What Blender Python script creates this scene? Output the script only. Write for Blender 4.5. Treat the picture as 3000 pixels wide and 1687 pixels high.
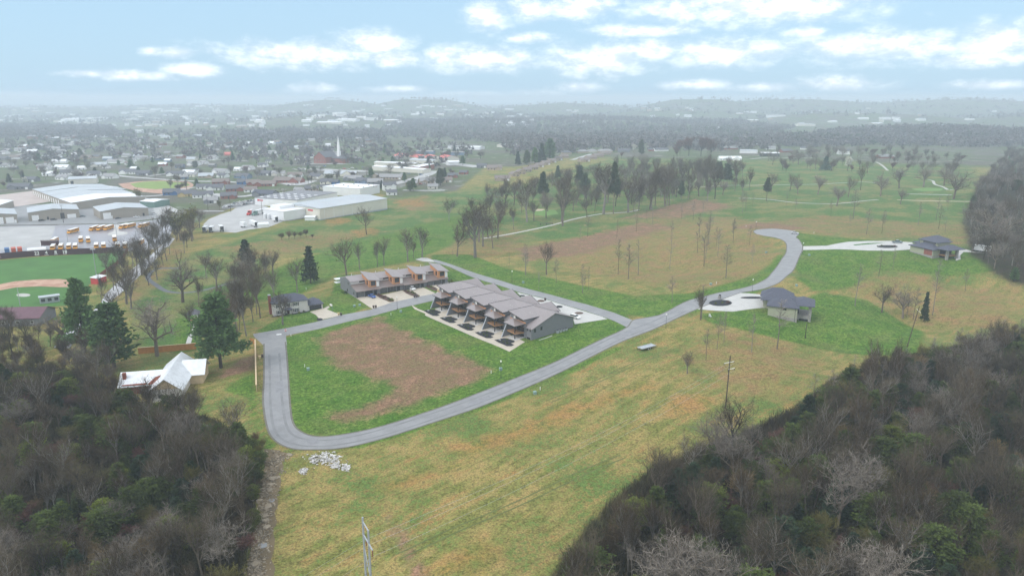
import bpy, bmesh, math, random
import numpy as np
from mathutils import Vector, Matrix
R = math.radians
scene = bpy.context.scene
for o in list(bpy.data.objects):
    bpy.data.objects.remove(o)
COL = scene.collection

# ------------------------------------------------------------------ camera
CAM_H, FPX, PITCH = 90.0, 2142.0, R(14.5)
cam_data = bpy.data.cameras.new('camera')
cam = bpy.data.objects.new('camera', cam_data)
COL.objects.link(cam)
cam.location = (0, 0, CAM_H)
cam.rotation_euler = (R(90) - PITCH, 0, 0)
cam_data.sensor_width = 36
cam_data.lens = 36 * FPX / 3000
cam_data.clip_start, cam_data.clip_end = 1.0, 60000
scene.camera = cam

# ------------------------------------------------------------------ sky + sun
SUN_EL, SUN_ROT = R(48), R(235)
world = bpy.data.worlds.new('World')
scene.world = world
world.use_nodes = True
wn, wl = world.node_tree.nodes, world.node_tree.links
wn.clear()
def WN(t, **k):
    n = wn.new(t)
    for a, b in k.items():
        setattr(n, a, b)
    return n
def WM(op, a, b=None, c=None, clamp=False):
    n = WN('ShaderNodeMath', operation=op, use_clamp=clamp)
    for i, v in enumerate((a, b, c)):
        if v is None: continue
        if isinstance(v, (int, float)): n.inputs[i].default_value = v
        else: wl.new(v, n.inputs[i])
    return n.outputs[0]
def WRamp(v, a, b):
    n = WN('ShaderNodeMapRange', interpolation_type='SMOOTHSTEP')
    wl.new(v, n.inputs[0]); n.inputs[1].default_value = a; n.inputs[2].default_value = b
    return n.outputs[0]
sky = WN('ShaderNodeTexSky', sky_type='NISHITA')
sky.sun_disc = False
sky.sun_elevation, sky.sun_rotation = SUN_EL, SUN_ROT
sky.altitude = 200; sky.air_density = 1.0; sky.dust_density = 1.6; sky.ozone_density = 1.4
geo = WN('ShaderNodeTexCoord')
sep = WN('ShaderNodeSeparateXYZ'); wl.new(geo.outputs['Generated'], sep.inputs[0])
az = WM('ARCTAN2', sep.outputs[0], sep.outputs[1])
el = WM('ARCSINE', sep.outputs[2])
cmb = WN('ShaderNodeCombineXYZ'); wl.new(az, cmb.inputs[0]); wl.new(el, cmb.inputs[1])
nz = WN('ShaderNodeTexNoise'); nz.inputs['Scale'].default_value = 26; nz.inputs['Detail'].default_value = 9; nz.inputs['Roughness'].default_value = .62
scl = WN('ShaderNodeVectorMath', operation='MULTIPLY'); wl.new(cmb.outputs[0], scl.inputs[0]); scl.inputs[1].default_value = (1, 2.0, 1)
wl.new(scl.outputs[0], nz.inputs['Vector'])
# cumulus banks: centre and half size in degrees of azimuth / elevation
CLOUDS = []
def cloud_px(x, y, hw, hh):
    x *= 1.1646; y *= 1.1646
    dx, dv = (x - 1500) / FPX, (843.5 - y) / FPX
    d = Vector((dx, math.cos(PITCH) + dv * math.sin(PITCH), -math.sin(PITCH) + dv * math.cos(PITCH))).normalized()
    CLOUDS.append((math.atan2(d.x, d.y), math.asin(d.z), hw * 1.1646 / FPX, hh * 1.1646 / FPX))
for c in [(1225,42,62,38),(1330,25,55,30),(1450,18,110,30),(1900,12,300,50),(1620,78,130,16),(2025,80,50,13),(1330,96,60,14),
          (770,138,215,32),(945,108,95,32),(990,148,80,22),(1215,150,155,32),(1115,140,50,28),(1510,150,140,42),(1640,125,100,26),(1815,132,150,36),
          (2210,118,220,36),(2530,105,120,38),(2480,150,130,16),(485,176,75,18),(340,190,95,12),(225,186,60,9),(440,134,42,14),(385,130,28,12),
          (785,224,62,14),(1455,222,62,15),(1350,238,95,11),(1180,240,100,9),(1755,214,85,14),(1925,221,90,11),(2110,214,95,19),(2490,216,95,12),(55,245,85,10),(1010,226,80,9)]:
    cloud_px(*c)
best = None
for (a, e, hw, hh) in CLOUDS:
    s = WN('ShaderNodeVectorMath', operation='SUBTRACT'); wl.new(cmb.outputs[0], s.inputs[0]); s.inputs[1].default_value = (a, e, 0)
    m = WN('ShaderNodeVectorMath', operation='MULTIPLY'); wl.new(s.outputs[0], m.inputs[0]); m.inputs[1].default_value = (1 / hw, 1 / hh, 0)
    l = WN('ShaderNodeVectorMath', operation='LENGTH'); wl.new(m.outputs[0], l.inputs[0])
    v = l.outputs['Value']
    best = v if best is None else WM('MINIMUM', best, v)
body = WM('SUBTRACT', 1.15, best)
nn = WM('MULTIPLY', WM('SUBTRACT', nz.outputs['Fac'], .5), 1.9)
bank = WRamp(WM('ADD', body, nn), -.2, 1.25)
# denser, nearly overcast cloud added outside the view to brighten haze and ground
pz = WM('ADD', WM('ABSOLUTE', sep.outputs[2]), .12)
pc = WN('ShaderNodeCombineXYZ'); wl.new(WM('DIVIDE', sep.outputs[0], pz), pc.inputs[0]); wl.new(WM('DIVIDE', sep.outputs[1], pz), pc.inputs[1])
n2 = WN('ShaderNodeTexNoise'); n2.inputs['Scale'].default_value = 1.6; n2.inputs['Detail'].default_value = 6; wl.new(pc.outputs[0], n2.inputs['Vector'])
cover = WRamp(n2.outputs['Fac'], .24, .50)
outside = WM('MAXIMUM', WRamp(WM('ABSOLUTE', az), .64, .85), WRamp(el, .13, .20))
cl = WM('MAXIMUM', bank, WM('MULTIPLY', cover, outside))
cl = WM('MULTIPLY', cl, WRamp(el, -.004, .02))
nzb = WN('ShaderNodeTexNoise'); nzb.inputs['Scale'].default_value = 26; nzb.inputs['Detail'].default_value = 5; nzb.inputs['Roughness'].default_value = .6
shf = WN('ShaderNodeVectorMath', operation='ADD'); wl.new(scl.outputs[0], shf.inputs[0]); shf.inputs[1].default_value = (-.004, .022, 0); wl.new(shf.outputs[0], nzb.inputs['Vector'])
lit = WRamp(WM('SUBTRACT', nz.outputs['Fac'], nzb.outputs['Fac']), -.16, .12)
ccol = WN('ShaderNodeMixRGB', blend_type='MIX'); wl.new(lit, ccol.inputs[0]); ccol.inputs[1].default_value = (8.6, 9.3, 10.2, 1); ccol.inputs[2].default_value = (13.4, 13.6, 13.8, 1)
SKY_STRENGTH = 0.10
world.cycles.sampling_method = 'MANUAL'; world.cycles.sample_map_resolution = 256
veil = WN('ShaderNodeMixRGB', blend_type='MIX'); wl.new(sky.outputs[0], veil.inputs[1])
veil.inputs[2].default_value = (4.8, 7.3, 9.5, 1)
veil.inputs[0].default_value = .74
mixc = WN('ShaderNodeMixRGB', blend_type='MIX')
wl.new(WM('MULTIPLY', cl, .82), mixc.inputs[0]); wl.new(veil.outputs[0], mixc.inputs[1]); wl.new(ccol.outputs[0], mixc.inputs[2])
bg = WN('ShaderNodeBackground'); wl.new(mixc.outputs[0], bg.inputs[0]); bg.inputs[1].default_value = SKY_STRENGTH
wout = WN('ShaderNodeOutputWorld'); wl.new(bg.outputs[0], wout.inputs[0])

sun_data = bpy.data.lights.new('sun', 'SUN')
sun_data.energy = 1.5
sun_data.angle = R(24)
sun_data.color = (1.0, .98, .95)
sun = bpy.data.objects.new('sun', sun_data); COL.objects.link(sun)
sd = Vector((math.sin(SUN_ROT) * math.cos(SUN_EL), math.cos(SUN_ROT) * math.cos(SUN_EL), math.sin(SUN_EL)))
sun.rotation_euler = (-sd).to_track_quat('-Z', 'Y').to_euler()

vs = scene.view_settings
scene.display_settings.display_device = 'sRGB'
vs.view_transform = 'Standard'; vs.look = 'None'; vs.exposure = 0.22; vs.gamma = 1.0; vs.use_curve_mapping = False
scene.render.engine = 'CYCLES'
cy = scene.cycles
cy.max_bounces = 4; cy.diffuse_bounces = 2; cy.glossy_bounces = 2; cy.transmission_bounces = 2; cy.volume_bounces = 2; cy.transparent_max_bounces = 8
cy.use_adaptive_sampling = True; cy.adaptive_threshold = 0.02
cy.use_denoising = True
cy.caustics_reflective = False; cy.caustics_refractive = False

# ------------------------------------------------------------------ pixel rays -> terrain
rng = np.random.default_rng(7)
ZOOM = {'P': (0, 0, 1), 'F': (0, 0, 1.1646), '1': (0, 280, .29115), '2': (750, 280, .29115), '3': (1500, 280, .29115), '4': (2250, 280, .29115),
        '5': (0, 600, .29115), '6': (750, 650, .29115), '7': (1200, 720, .23465), '8': (2000, 620, .3882), 'b': (0, 520, .19328), 'f': (560, 540, .2329),
        'h': (2200, 820, .10352), 'k': (2560, 660, .13975), 'w': (340, 1000, .138), 'd': (740, 830, .09705), 'm': (600, 1200, .33613), 'r': (1400, 950, .3882), 'y': (0, 950, .31056)}
def px(z, x, y):
    a, b, s = ZOOM[z]
    return a + x * s, b + y * s
def ray(x, y):
    dx, dv = (x - 1500) / FPX, (843.5 - y) / FPX
    return np.array([dx, math.cos(PITCH) + dv * math.sin(PITCH), -math.sin(PITCH) + dv * math.cos(PITCH)])
def at_z(z, x, y, h=0.):
    d = ray(*px(z, x, y)); t = (h - CAM_H) / d[2]
    return d[0] * t, d[1] * t
def to_px(p):
    x, y, z = p[0], p[1], p[2] - CAM_H
    dep = y * math.cos(PITCH) - z * math.sin(PITCH)
    up = y * math.sin(PITCH) + z * math.cos(PITCH)
    return 1500 + FPX * x / dep, 843.5 - FPX * up / dep
CTRL = [('F',700,900,0),('F',850,1110,-1),('F',1100,1000,-.3),('F',1000,930,0),('F',1200,960,0),('F',760,1000,-.3),('F',1300,905,0),('F',1200,850,0),('F',1110,800,.2),
 ('7',2050,980,2.4),('7',1560,1175,.9),('7',1800,1085,1.7),('7',2350,920,2.8),('F',1500,773,3),('F',1600,800,3),('F',1400,745,3),('F',1290,715,2.8),('F',1130,665,2.2),
 ('F',1000,745,.9),('F',1110,715,1.3),('F',900,715,.6),('F',1000,690,.8),('F',800,815,0),('F',1000,772,.4),('F',1100,748,1.2),('F',720,800,-.3),
 ('F',1680,800,3.3),('F',1760,765,3.8),('F',1860,735,4.5),('F',1800,790,3.5),('F',1880,760,4.2),('h',470,1000,2.9),('h',1280,1210,-.6),('h',1850,1280,-2.4),('F',2100,880,-6),('F',2000,840,-2.5),('F',2300,830,-7),('F',2250,770,-5),('F',2050,900,-4),
 ('F',1960,590,7),('F',2000,640,6),('F',1960,690,5.5),('F',2150,622,7.5),('F',2250,632,7.8),('F',2400,645,7),('F',2280,660,7),('F',2390,670,3.5),('F',2200,690,3),('F',2500,660,6),('F',2420,740,-4),('F',2100,700,1),
 ('F',1700,690,-3),('F',1500,680,-1),('F',1850,640,1.5),('F',1600,600,0),('F',1450,600,-2),('F',1250,600,-1.5),('F',1750,740,1),
 ('F',2000,500,4),('F',2300,470,5),('F',1600,500,0),('F',1800,540,2),('F',2200,540,5),('F',1600,410,2),('F',2100,400,4),
 ('F',600,450,-4),('F',200,420,-4),('F',900,520,-3),('F',200,520,-3),('F',300,590,-2),('F',150,680,-2),('F',400,700,-1.5),('F',800,560,-2),('F',1100,500,-3),('F',1100,560,-1),('F',800,620,-1),
 ('F',300,1100,0),('F',100,1300,-2),('F',500,1400,-2),('F',420,960,0),('F',1200,1300,-1),('F',1700,1000,1.5),('F',1900,920,1),('F',1500,1150,0),('F',1830,1020,0),('F',1500,1430,-3),('F',900,1430,-3),
 ('F',2100,1250,-5),('F',2400,1200,-5),('F',2400,1000,-6),('F',2576,950,-2),('F',2000,1449,-5),('F',2576,800,4),('F',2570,640,12),('F',2560,480,14),('F',2700,560,20)]
CX = np.array([at_z(c[0], c[1], c[2], c[3]) for c in CTRL]); CZ = np.array([c[3] for c in CTRL], float)
LAT = rng.random((64, 64))
def vnoise(x, y, s):
    u, v = x / s + 100, y / s + 100
    i, j = np.floor(u).astype(int), np.floor(v).astype(int); fu, fv = u - i, v - j
    fu, fv = fu * fu * (3 - 2 * fu), fv * fv * (3 - 2 * fv)
    g = lambda a, b: LAT[a % 64, b % 64]
    return (g(i, j) * (1 - fu) + g(i + 1, j) * fu) * (1 - fv) + (g(i, j + 1) * (1 - fu) + g(i + 1, j + 1) * fu) * fv
def smooth(v, a, b):
    t = np.clip((v - a) / (b - a), 0, 1)
    return t * t * (3 - 2 * t)
HILLS = [(-700,2900,300,420,30),(-540,4600,420,420,96),(-1150,4900,520,420,84),(300,4700,600,500,62),(1090,4400,420,420,98),(1750,4600,800,500,92),(2700,4500,900,600,90),(3700,4200,900,700,94),(-2300,5600,1300,700,40),(-3400,5200,900,600,30),
         (0,8200,2500,700,16),(-3500,8800,2500,800,8),(3500,8600,2600,800,40),(1450,3100,460,260,36),(2400,2900,700,300,44),(300,2700,700,240,14),(-200,3500,700,260,26),(900,3700,500,260,46),(1000,1700,350,300,18),(1500,1500,350,400,40)]
def hgt(x, y):
    x = np.atleast_1d(np.asarray(x, float)); y = np.atleast_1d(np.asarray(y, float))
    d2 = (x[:, None] - CX[None, :, 0]) ** 2 + (y[:, None] - CX[None, :, 1]) ** 2
    soft = 90 + (CX[None, :, 1] * .035) ** 2
    w = 1 / (d2 + soft) ** 1.6
    w0 = 1 / (300. ** 2) ** 1.6
    z = (w @ CZ + w0 * -4) / (w.sum(1) + w0)
    r = np.hypot(x, y)
    k = np.where(r > 1100)[0]
    if len(k):
        fx, fy = x[k], y[k]; far = smooth(r[k], 1100, 2600); bump = 10 * (vnoise(fx, fy, 300) - .5)
        zf = -8 + 14 * (vnoise(fx, fy, 620) - .5) + 8 * (vnoise(fx + 31, fy, 210) - .5)
        for (a, b, sx, sy, hh) in HILLS:
            zf = np.maximum(zf, -8 + (hh + 8) * np.exp(-((fx - a) / sx) ** 2 - ((fy - b) / sy) ** 2) + bump)
        z[k] = z[k] * (1 - far) + np.minimum(zf, 86) * far
    return z + (vnoise(x, y, 26) - .5) * .14
def hz(x, y): return float(hgt(x, y)[0])
_T = np.geomspace(95, 13000, 150)
def G(z, x, y, off=0.):
    """terrain point under a pixel of the photograph"""
    d = ray(*px(z, x, y)); T = _T
    for _ in range(2):
        X, Y, Zr = d[0] * T, d[1] * T, CAM_H + d[2] * T
        hh = hgt(X, Y); k = int(np.argmax(Zr <= hh))
        if Zr[k] > hh[k]: k = len(T) - 1
        k = max(k, 1); T = np.linspace(T[k - 1], T[k], 12) if _ == 0 else T
    a, b = Zr[k - 1] - hh[k - 1], Zr[k] - hh[k]
    t = a / (a - b) if a != b else 0
    X, Y = X[k - 1] * (1 - t) + X[k] * t, Y[k - 1] * (1 - t) + Y[k] * t
    return Vector((X, Y, hz(X, Y) + off))
def mppx(p):
    """metres per target pixel at a point"""
    return (p[1] * math.cos(PITCH) + (CAM_H - p[2]) * math.sin(PITCH)) / FPX

# ------------------------------------------------------------------ mesh + object helpers
class MB:
    def __init__(s): s.v, s.f, s.m = [], [], []
    def add(s, vs, fs, mi=0):
        b = len(s.v); s.v += [tuple(p) for p in vs]
        for f in fs: s.f.append(tuple(b + i for i in f)); s.m.append(mi)
        return s
    def box(s, x0, x1, y0, y1, z0, z1, mi=0):
        return s.add([(x0,y0,z0),(x1,y0,z0),(x1,y1,z0),(x0,y1,z0),(x0,y0,z1),(x1,y0,z1),(x1,y1,z1),(x0,y1,z1)],
                     [(0,3,2,1),(4,5,6,7),(0,1,5,4),(1,2,6,5),(2,3,7,6),(3,0,4,7)], mi)
    def slab(s, pts, t, mi=0):
        n = len(pts)
        return s.add([tuple(p) for p in pts] + [(p[0], p[1], p[2] - t) for p in pts],
                     [tuple(range(n)), tuple(range(2 * n - 1, n - 1, -1))] + [((i + 1) % n, i, n + i, n + (i + 1) % n) for i in range(n)], mi)
    def prism(s, pts, z0, z1, mi=0): return s.slab([(p[0], p[1], z1) for p in pts], z1 - z0, mi)
    def extr_x(s, prof, x0, x1, mi=0):
        n = len(prof)
        return s.add([(x0, p[0], p[1]) for p in prof] + [(x1, p[0], p[1]) for p in prof],
                     [tuple(range(n - 1, -1, -1)), tuple(range(n, 2 * n))] + [(i, (i + 1) % n, n + (i + 1) % n, n + i) for i in range(n)], mi)
    def extr_y(s, prof, y0, y1, mi=0):
        n = len(prof)
        return s.add([(p[0], y0, p[1]) for p in prof] + [(p[0], y1, p[1]) for p in prof],
                     [tuple(range(n)), tuple(range(2 * n - 1, n - 1, -1))] + [((i + 1) % n, i, n + i, n + (i + 1) % n) for i in range(n)], mi)
    def tube(s, pts, rads, n=6, mi=0, cap=True):
        rings = []
        for i, p in enumerate(pts):
            p = Vector(p)
            d = (Vector(pts[min(i + 1, len(pts) - 1)]) - Vector(pts[max(i - 1, 0)]))
            d = d.normalized() if d.length > 1e-9 else Vector((0, 0, 1))
            a = d.cross(Vector((0, 0, 1)) if abs(d.z) < .9 else Vector((1, 0, 0))).normalized(); b = d.cross(a)
            rings.append([p + (a * math.cos(2 * math.pi * k / n) + b * math.sin(2 * math.pi * k / n)) * rads[i] for k in range(n)])
        vs = [q for r_ in rings for q in r_]; fs = []
        for i in range(len(pts) - 1):
            for k in range(n):
                fs.append((i * n + k, i * n + (k + 1) % n, (i + 1) * n + (k + 1) % n, (i + 1) * n + k))
        if cap: fs += [tuple(range(n - 1, -1, -1)), tuple((len(pts) - 1) * n + k for k in range(n))]
        return s.add(vs, fs, mi)
    def disc_x(s, c, r, w, n=14, mi=0):
        return s.tube([(c[0] - w / 2, c[1], c[2]), (c[0] + w / 2, c[1], c[2])], [r, r], n, mi)
    def mesh(s, name, mats, smooth_=False):
        me = bpy.data.meshes.new(name)
        me.from_pydata(s.v, [], s.f)
        for m_ in (mats if isinstance(mats, (list, tuple)) else [mats]): me.materials.append(m_)
        if any(s.m): me.polygons.foreach_set('material_index', s.m)
        if smooth_: me.polygons.foreach_set('use_smooth', [True] * len(s.f))
        me.update()
        return me
    def build(s, name, mats, parent=None, smooth_=False):
        return obj(name, s.mesh(name, mats, smooth_), parent)
def obj(name, me, parent=None):
    o = bpy.data.objects.new(name, me); COL.objects.link(o)
    if parent: o.parent = parent
    return o
def tag(o, label=None, cat=None, group=None, kind=None):
    if label: o['label'] = label
    if cat: o['category'] = cat
    if group: o['group'] = group
    if kind: o['kind'] = kind
    return o
def thing(name, loc, rz=0., label=None, cat=None, group=None):
    o = bpy.data.objects.new(name, None); COL.objects.link(o)
    o.empty_display_size = .3
    o.location = loc; o.rotation_euler = (0, 0, rz)
    return tag(o, label, cat, group)
def copy_tree(o, parent=None):
    c = o.copy(); COL.objects.link(c); c.parent = parent
    for ch in o.children: copy_tree(ch, c)
    return c
ORD = ['leftmost', 'second from the left', 'third from the left', 'fourth from the left', 'fifth from the left', 'sixth from the left', 'seventh from the left', 'eighth from the left', 'ninth from the left', 'tenth from the left']
def ordinals(objs, what, limit=9, shared=None):
    """what: phrase with {} for the place in the row, as seen in the photograph"""
    objs = sorted(objs, key=lambda o: to_px(o.location)[0]); n = len(objs)
    for i, o in enumerate(objs):
        if n == 1: o['label'] = what.format('').replace('  ', ' ').strip(' ,')
        elif n > min(limit, 10): o['label'] = shared or what.format('').replace('  ', ' ').strip(' ,')
        else: o['label'] = what.format(', ' + ('rightmost' if i == n - 1 else ORD[i]))

# ------------------------------------------------------------------ materials
def mat(name, col, rough=.8, var=.18, scale=1.0, objvar=0., bump=0., spec=.3, col2=None, island=0., stripes=None, metal=0.):
    m = bpy.data.materials.new(name); m.use_nodes = True
    n, l = m.node_tree.nodes, m.node_tree.links
    b = n['Principled BSDF']
    b.inputs['Roughness'].default_value = rough; b.inputs['Specular IOR Level'].default_value = spec; b.inputs['Metallic'].default_value = metal
    base = n.new('ShaderNodeRGB'); base.outputs[0].default_value = (*col, 1); cur = base.outputs[0]
    tc = n.new('ShaderNodeTexCoord')
    if col2 or var:
        t = n.new('ShaderNodeTexNoise'); t.inputs['Scale'].default_value = scale; t.inputs['Detail'].default_value = 5; t.inputs['Roughness'].default_value = .65
        l.new(tc.outputs['Object'], t.inputs['Vector'])
        if col2:
            mr = n.new('ShaderNodeMapRange'); mr.inputs[1].default_value = .38; mr.inputs[2].default_value = .62; l.new(t.outputs['Fac'], mr.inputs[0])
            mx = n.new('ShaderNodeMixRGB'); l.new(mr.outputs[0], mx.inputs[0]); l.new(cur, mx.inputs[1]); mx.inputs[2].default_value = (*col2, 1); cur = mx.outputs[0]
        if var:
            mr = n.new('ShaderNodeMapRange'); mr.inputs[1].default_value = .25; mr.inputs[2].default_value = .75; mr.inputs[3].default_value = 1 - var; mr.inputs[4].default_value = 1 + var
            l.new(t.outputs['Fac'], mr.inputs[0])
            mx = n.new('ShaderNodeMixRGB'); mx.blend_type = 'MULTIPLY'; mx.inputs[0].default_value = 1; l.new(cur, mx.inputs[1]); l.new(mr.outputs[0], mx.inputs[2]); cur = mx.outputs[0]
    def randmul(sock, amt):
        nonlocal cur
        mr = n.new('ShaderNodeMapRange'); mr.inputs[3].default_value = 1 - amt; mr.inputs[4].default_value = 1 + amt; l.new(sock, mr.inputs[0])
        mx = n.new('ShaderNodeMixRGB'); mx.blend_type = 'MULTIPLY'; mx.inputs[0].default_value = 1; l.new(cur, mx.inputs[1]); l.new(mr.outputs[0], mx.inputs[2]); cur = mx.outputs[0]
    if objvar:
        oi = n.new('ShaderNodeObjectInfo'); randmul(oi.outputs['Random'], objvar)
    if island:
        g = n.new('ShaderNodeNewGeometry'); randmul(g.outputs['Random Per Island'], island)
    if stripes:                                     # (axis vector, spacing, strength): seams / siding courses
        vec, gap, amt = stripes
        dp = n.new('ShaderNodeVectorMath'); dp.operation = 'DOT_PRODUCT'; l.new(tc.outputs['Object'], dp.inputs[0]); dp.inputs[1].default_value = vec
        a = n.new('ShaderNodeMath'); a.operation = 'DIVIDE'; l.new(dp.outputs['Value'], a.inputs[0]); a.inputs[1].default_value = gap
        fr = n.new('ShaderNodeMath'); fr.operation = 'FRACT'; l.new(a.outputs[0], fr.inputs[0])
        gt = n.new('ShaderNodeMath'); gt.operation = 'LESS_THAN'; l.new(fr.outputs[0], gt.inputs[0]); gt.inputs[1].default_value = .14
        mu = n.new('ShaderNodeMath'); mu.operation = 'MULTIPLY'; l.new(gt.outputs[0], mu.inputs[0]); mu.inputs[1].default_value = amt
        mx = n.new('ShaderNodeMixRGB'); l.new(mu.outputs[0], mx.inputs[0]); l.new(cur, mx.inputs[1]); mx.inputs[2].default_value = (*[c * .45 for c in col], 1); cur = mx.outputs[0]
    l.new(cur, b.inputs['Base Color'])
    if bump:
        t2 = n.new('ShaderNodeTexNoise'); t2.inputs['Scale'].default_value = scale * 4; t2.inputs['Detail'].default_value = 6; l.new(tc.outputs['Object'], t2.inputs['Vector'])
        bp = n.new('ShaderNodeBump'); bp.inputs['Strength'].default_value = bump; l.new(t2.outputs['Fac'], bp.inputs['Height']); l.new(bp.outputs[0], b.inputs['Normal'])
    return m
def srgb(r, g, b):
    f = lambda c: ((c / 255 + .055) / 1.055) ** 2.4 if c > 10 else c / 255 / 12.92
    return (f(r), f(g), f(b))
M = {}
M['asphalt'] = mat('asphalt', (.245,.245,.25), .55, .20, .22, bump=.15, spec=.4)
M['asphalt_pale'] = mat('asphalt_pale', (.44,.44,.46), .6, .12, .12, bump=.1)
M['asphalt_wet'] = mat('asphalt_wet', (.26,.25,.28), .32, .22, .06, spec=.5)
M['concrete'] = mat('concrete', (.50,.49,.47), .7, .10, .3)
M['concrete_tan'] = mat('concrete_tan', (.50,.44,.36), .5, .14, .3)
M['gravel'] = mat('gravel', (.42,.415,.41), .85, .16, .08, bump=.3)
M['gravel_tan'] = mat('gravel_tan', (.47,.40,.37), .85, .14, .08)
M['path'] = mat('path', (.46,.45,.42), .8, .15, .2)
M['path_dark'] = mat('path_dark', (.12,.125,.14), .7, .15, .2)
M['mulch'] = mat('mulch', (.022,.023,.028), .9, .3, 2, bump=.4)
M['mulch_red'] = mat('mulch_red', (.10,.06,.045), .9, .3, 2, bump=.4)
M['roof_metal'] = mat('roof_metal', (.275,.238,.238), .42, .08, .5, spec=.5, stripes=((1,0,0), .45, .35))
M['roof_brown'] = mat('roof_brown', (.19,.145,.132), .35, .08, .5, spec=.5, stripes=((1,0,0), .45, .35))
M['roof_slate'] = mat('roof_slate', (.085,.09,.12), .75, .15, 1.5, bump=.2)
M['roof_dark'] = mat('roof_dark', (.12,.12,.135), .8, .2, 1.2, bump=.2)
M['copper'] = mat('copper', (.52,.25,.12), .6, .15, .8, stripes=((0,0,1), .25, .2))
M['trim_dark'] = mat('trim_dark', (.035,.035,.04), .5, .1)
M['siding_grey'] = mat('siding_grey', (.19,.195,.21), .7, .08, .7, stripes=((0,0,1), .22, .22))
M['siding_dark'] = mat('siding_dark', (.055,.057,.066), .7, .1, .7, stripes=((0,0,1), .22, .2))
M['wall_white'] = mat('wall_white', (.80,.79,.77), .7, .06, .5)
M['brick_white'] = mat('brick_white', (.62,.59,.56), .8, .22, 2.5, bump=.2, stripes=((0,0,1), .24, .18))
M['stucco'] = mat('stucco', (.36,.37,.27), .85, .08, .5)
M['stone'] = mat('stone', (.30,.285,.27), .9, .4, 1.8, bump=.6)
M['brick'] = mat('brick', (.28,.10,.075), .85, .22, 1.5, stripes=((0,0,1), .22, .2))
M['glass'] = mat('glass', (.02,.024,.03), .08, .2, .4, spec=.8)
M['glass_pale'] = mat('glass_pale', (.10,.11,.12), .1, .2, .4, spec=.8)  # same as glass but with a paler grey base colour
M['wood_deck'] = mat('wood_deck', (.42,.225,.11), .65, .18, 1.0, stripes=((1,0,0), .2, .35))
M['wood_fence'] = mat('wood_fence', (.47,.215,.055), .75, .2, 1.0, stripes=((1,0,0), .16, .35))
M['wood_pale'] = mat('wood_pale', (.60,.46,.29), .75, .15, 1.0)
M['metal_tan'] = mat('metal_tan', (.335,.295,.245), .6, .07, .15, stripes=((1,1,0), .9, .15))
M['metal_beige'] = mat('metal_beige', (.66,.63,.55), .6, .07, .12, stripes=((1,1,0), 1.1, .10))
M['metal_white'] = mat('metal_white', (.76,.77,.78), .5, .06, .12, stripes=((1,1,0), 1.1, .08))
M['metal_green'] = mat('metal_green', (.13,.22,.19), .6, .07, .15)
M['roof_galv'] = mat('roof_galv', (.43,.46,.49), .4, .10, .08, spec=.5, stripes=((1,0,0), 1.2, .08))
M['roof_pale'] = mat('roof_pale', (.80,.81,.83), .45, .06, .1, spec=.4)
M['roof_tin'] = mat('roof_tin', (.74,.76,.79), .4, .16, .5, spec=.5, stripes=((0,1,0), .6, .12))
M['tar_roof'] = mat('tar_roof', (.22,.22,.24), .8, .15, .2)
M['rust'] = mat('rust', (.22,.07,.045), .9, .3, 1)
M['maroon'] = mat('maroon', (.055,.018,.026), .7, .15, .4)
M['maroon_roof'] = mat('maroon_roof', (.14,.07,.09), .5, .15, .4)
M['red'] = mat('red', (.52,.055,.05), .5, .1, .5)
M['red_roof'] = mat('red_roof', (.62,.15,.13), .6, .08, .2)
M['container_red'] = mat('container_red', (.50,.10,.055), .6, .12, .4, stripes=((1,1,0), .3, .15))
M['container_blue'] = mat('container_blue', (.05,.14,.33), .6, .12, .4, stripes=((1,1,0), .3, .15))
M['bus_yellow'] = mat('bus_yellow', (.72,.33,.03), .45, .06, .5)
M['white_paint'] = mat('white_paint', (.84,.84,.83), .4, .04, .5)
M['blue_paint'] = mat('blue_paint', (.025,.095,.36), .3, .05, .5, spec=.6)
M['teal_paint'] = mat('teal_paint', (.16,.22,.235), .3, .05, .5, spec=.6)
M['silver_paint'] = mat('silver_paint', (.5,.51,.53), .3, .05, .5, spec=.6)
M['black_paint'] = mat('black_paint', (.02,.02,.024), .3, .05, .5, spec=.6)
M['gutter'] = mat('gutter', (.16,.15,.125), .9, .3, .4)
M['tar_patch'] = mat('tar_patch', (.24,.24,.25), .6, .2, .5)
M['wheel_path'] = mat('wheel_path', (.205,.205,.21), .55, .25, .3)
M['straw'] = mat('straw', (.36,.29,.13), .95, .3, .4)
M['rut'] = mat('rut', (.12,.14,.045), .95, .3, .4)
M['ditch_rock'] = mat('ditch_rock', (.27,.225,.165), .9, .2, 2, island=.35)
M['rubber'] = mat('rubber', (.02,.02,.02), .9, .2, 2)
M['steel'] = mat('steel', (.42,.45,.49), .45, .1, .4, metal=.3)
M['pole_wood'] = mat('pole_wood', (.085,.065,.05), .9, .25, .6)
M['pole_black'] = mat('pole_black', (.02,.021,.023), .5, .1)
M['lamp_globe'] = mat('lamp_globe', (.85,.85,.80), .3, .02)
M['bin_brown'] = mat('bin_brown', (.07,.045,.04), .6, .15)
M['bin_tan'] = mat('bin_tan', (.62,.47,.25), .6, .1)
M['util_green'] = mat('util_green', (.25,.36,.33), .6, .1)
M['sign_red'] = mat('sign_red', (.60,.06,.07), .5, .05)
M['sign_white'] = mat('sign_white', (.85,.85,.85), .5, .03)
M['rock'] = mat('rock', (.29,.24,.175), .9, .25, .9, bump=.5, objvar=.2)
M['rock_grey'] = mat('rock_grey', (.27,.275,.28), .85, .2, 1, bump=.4, objvar=.1)
M['rubble'] = mat('rubble', (.56,.54,.52), .9, .2, 2, island=.25)
M['clay'] = mat('clay', (.40,.21,.145), .9, .12, .15, col2=(.50,.33,.24))
M['field_green'] = mat('field_green', (.062,.165,.032), .9, .22, .10, bump=.2)
M['field_pale'] = mat('field_pale', (.20,.28,.06), .9, .2, .1)
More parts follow.
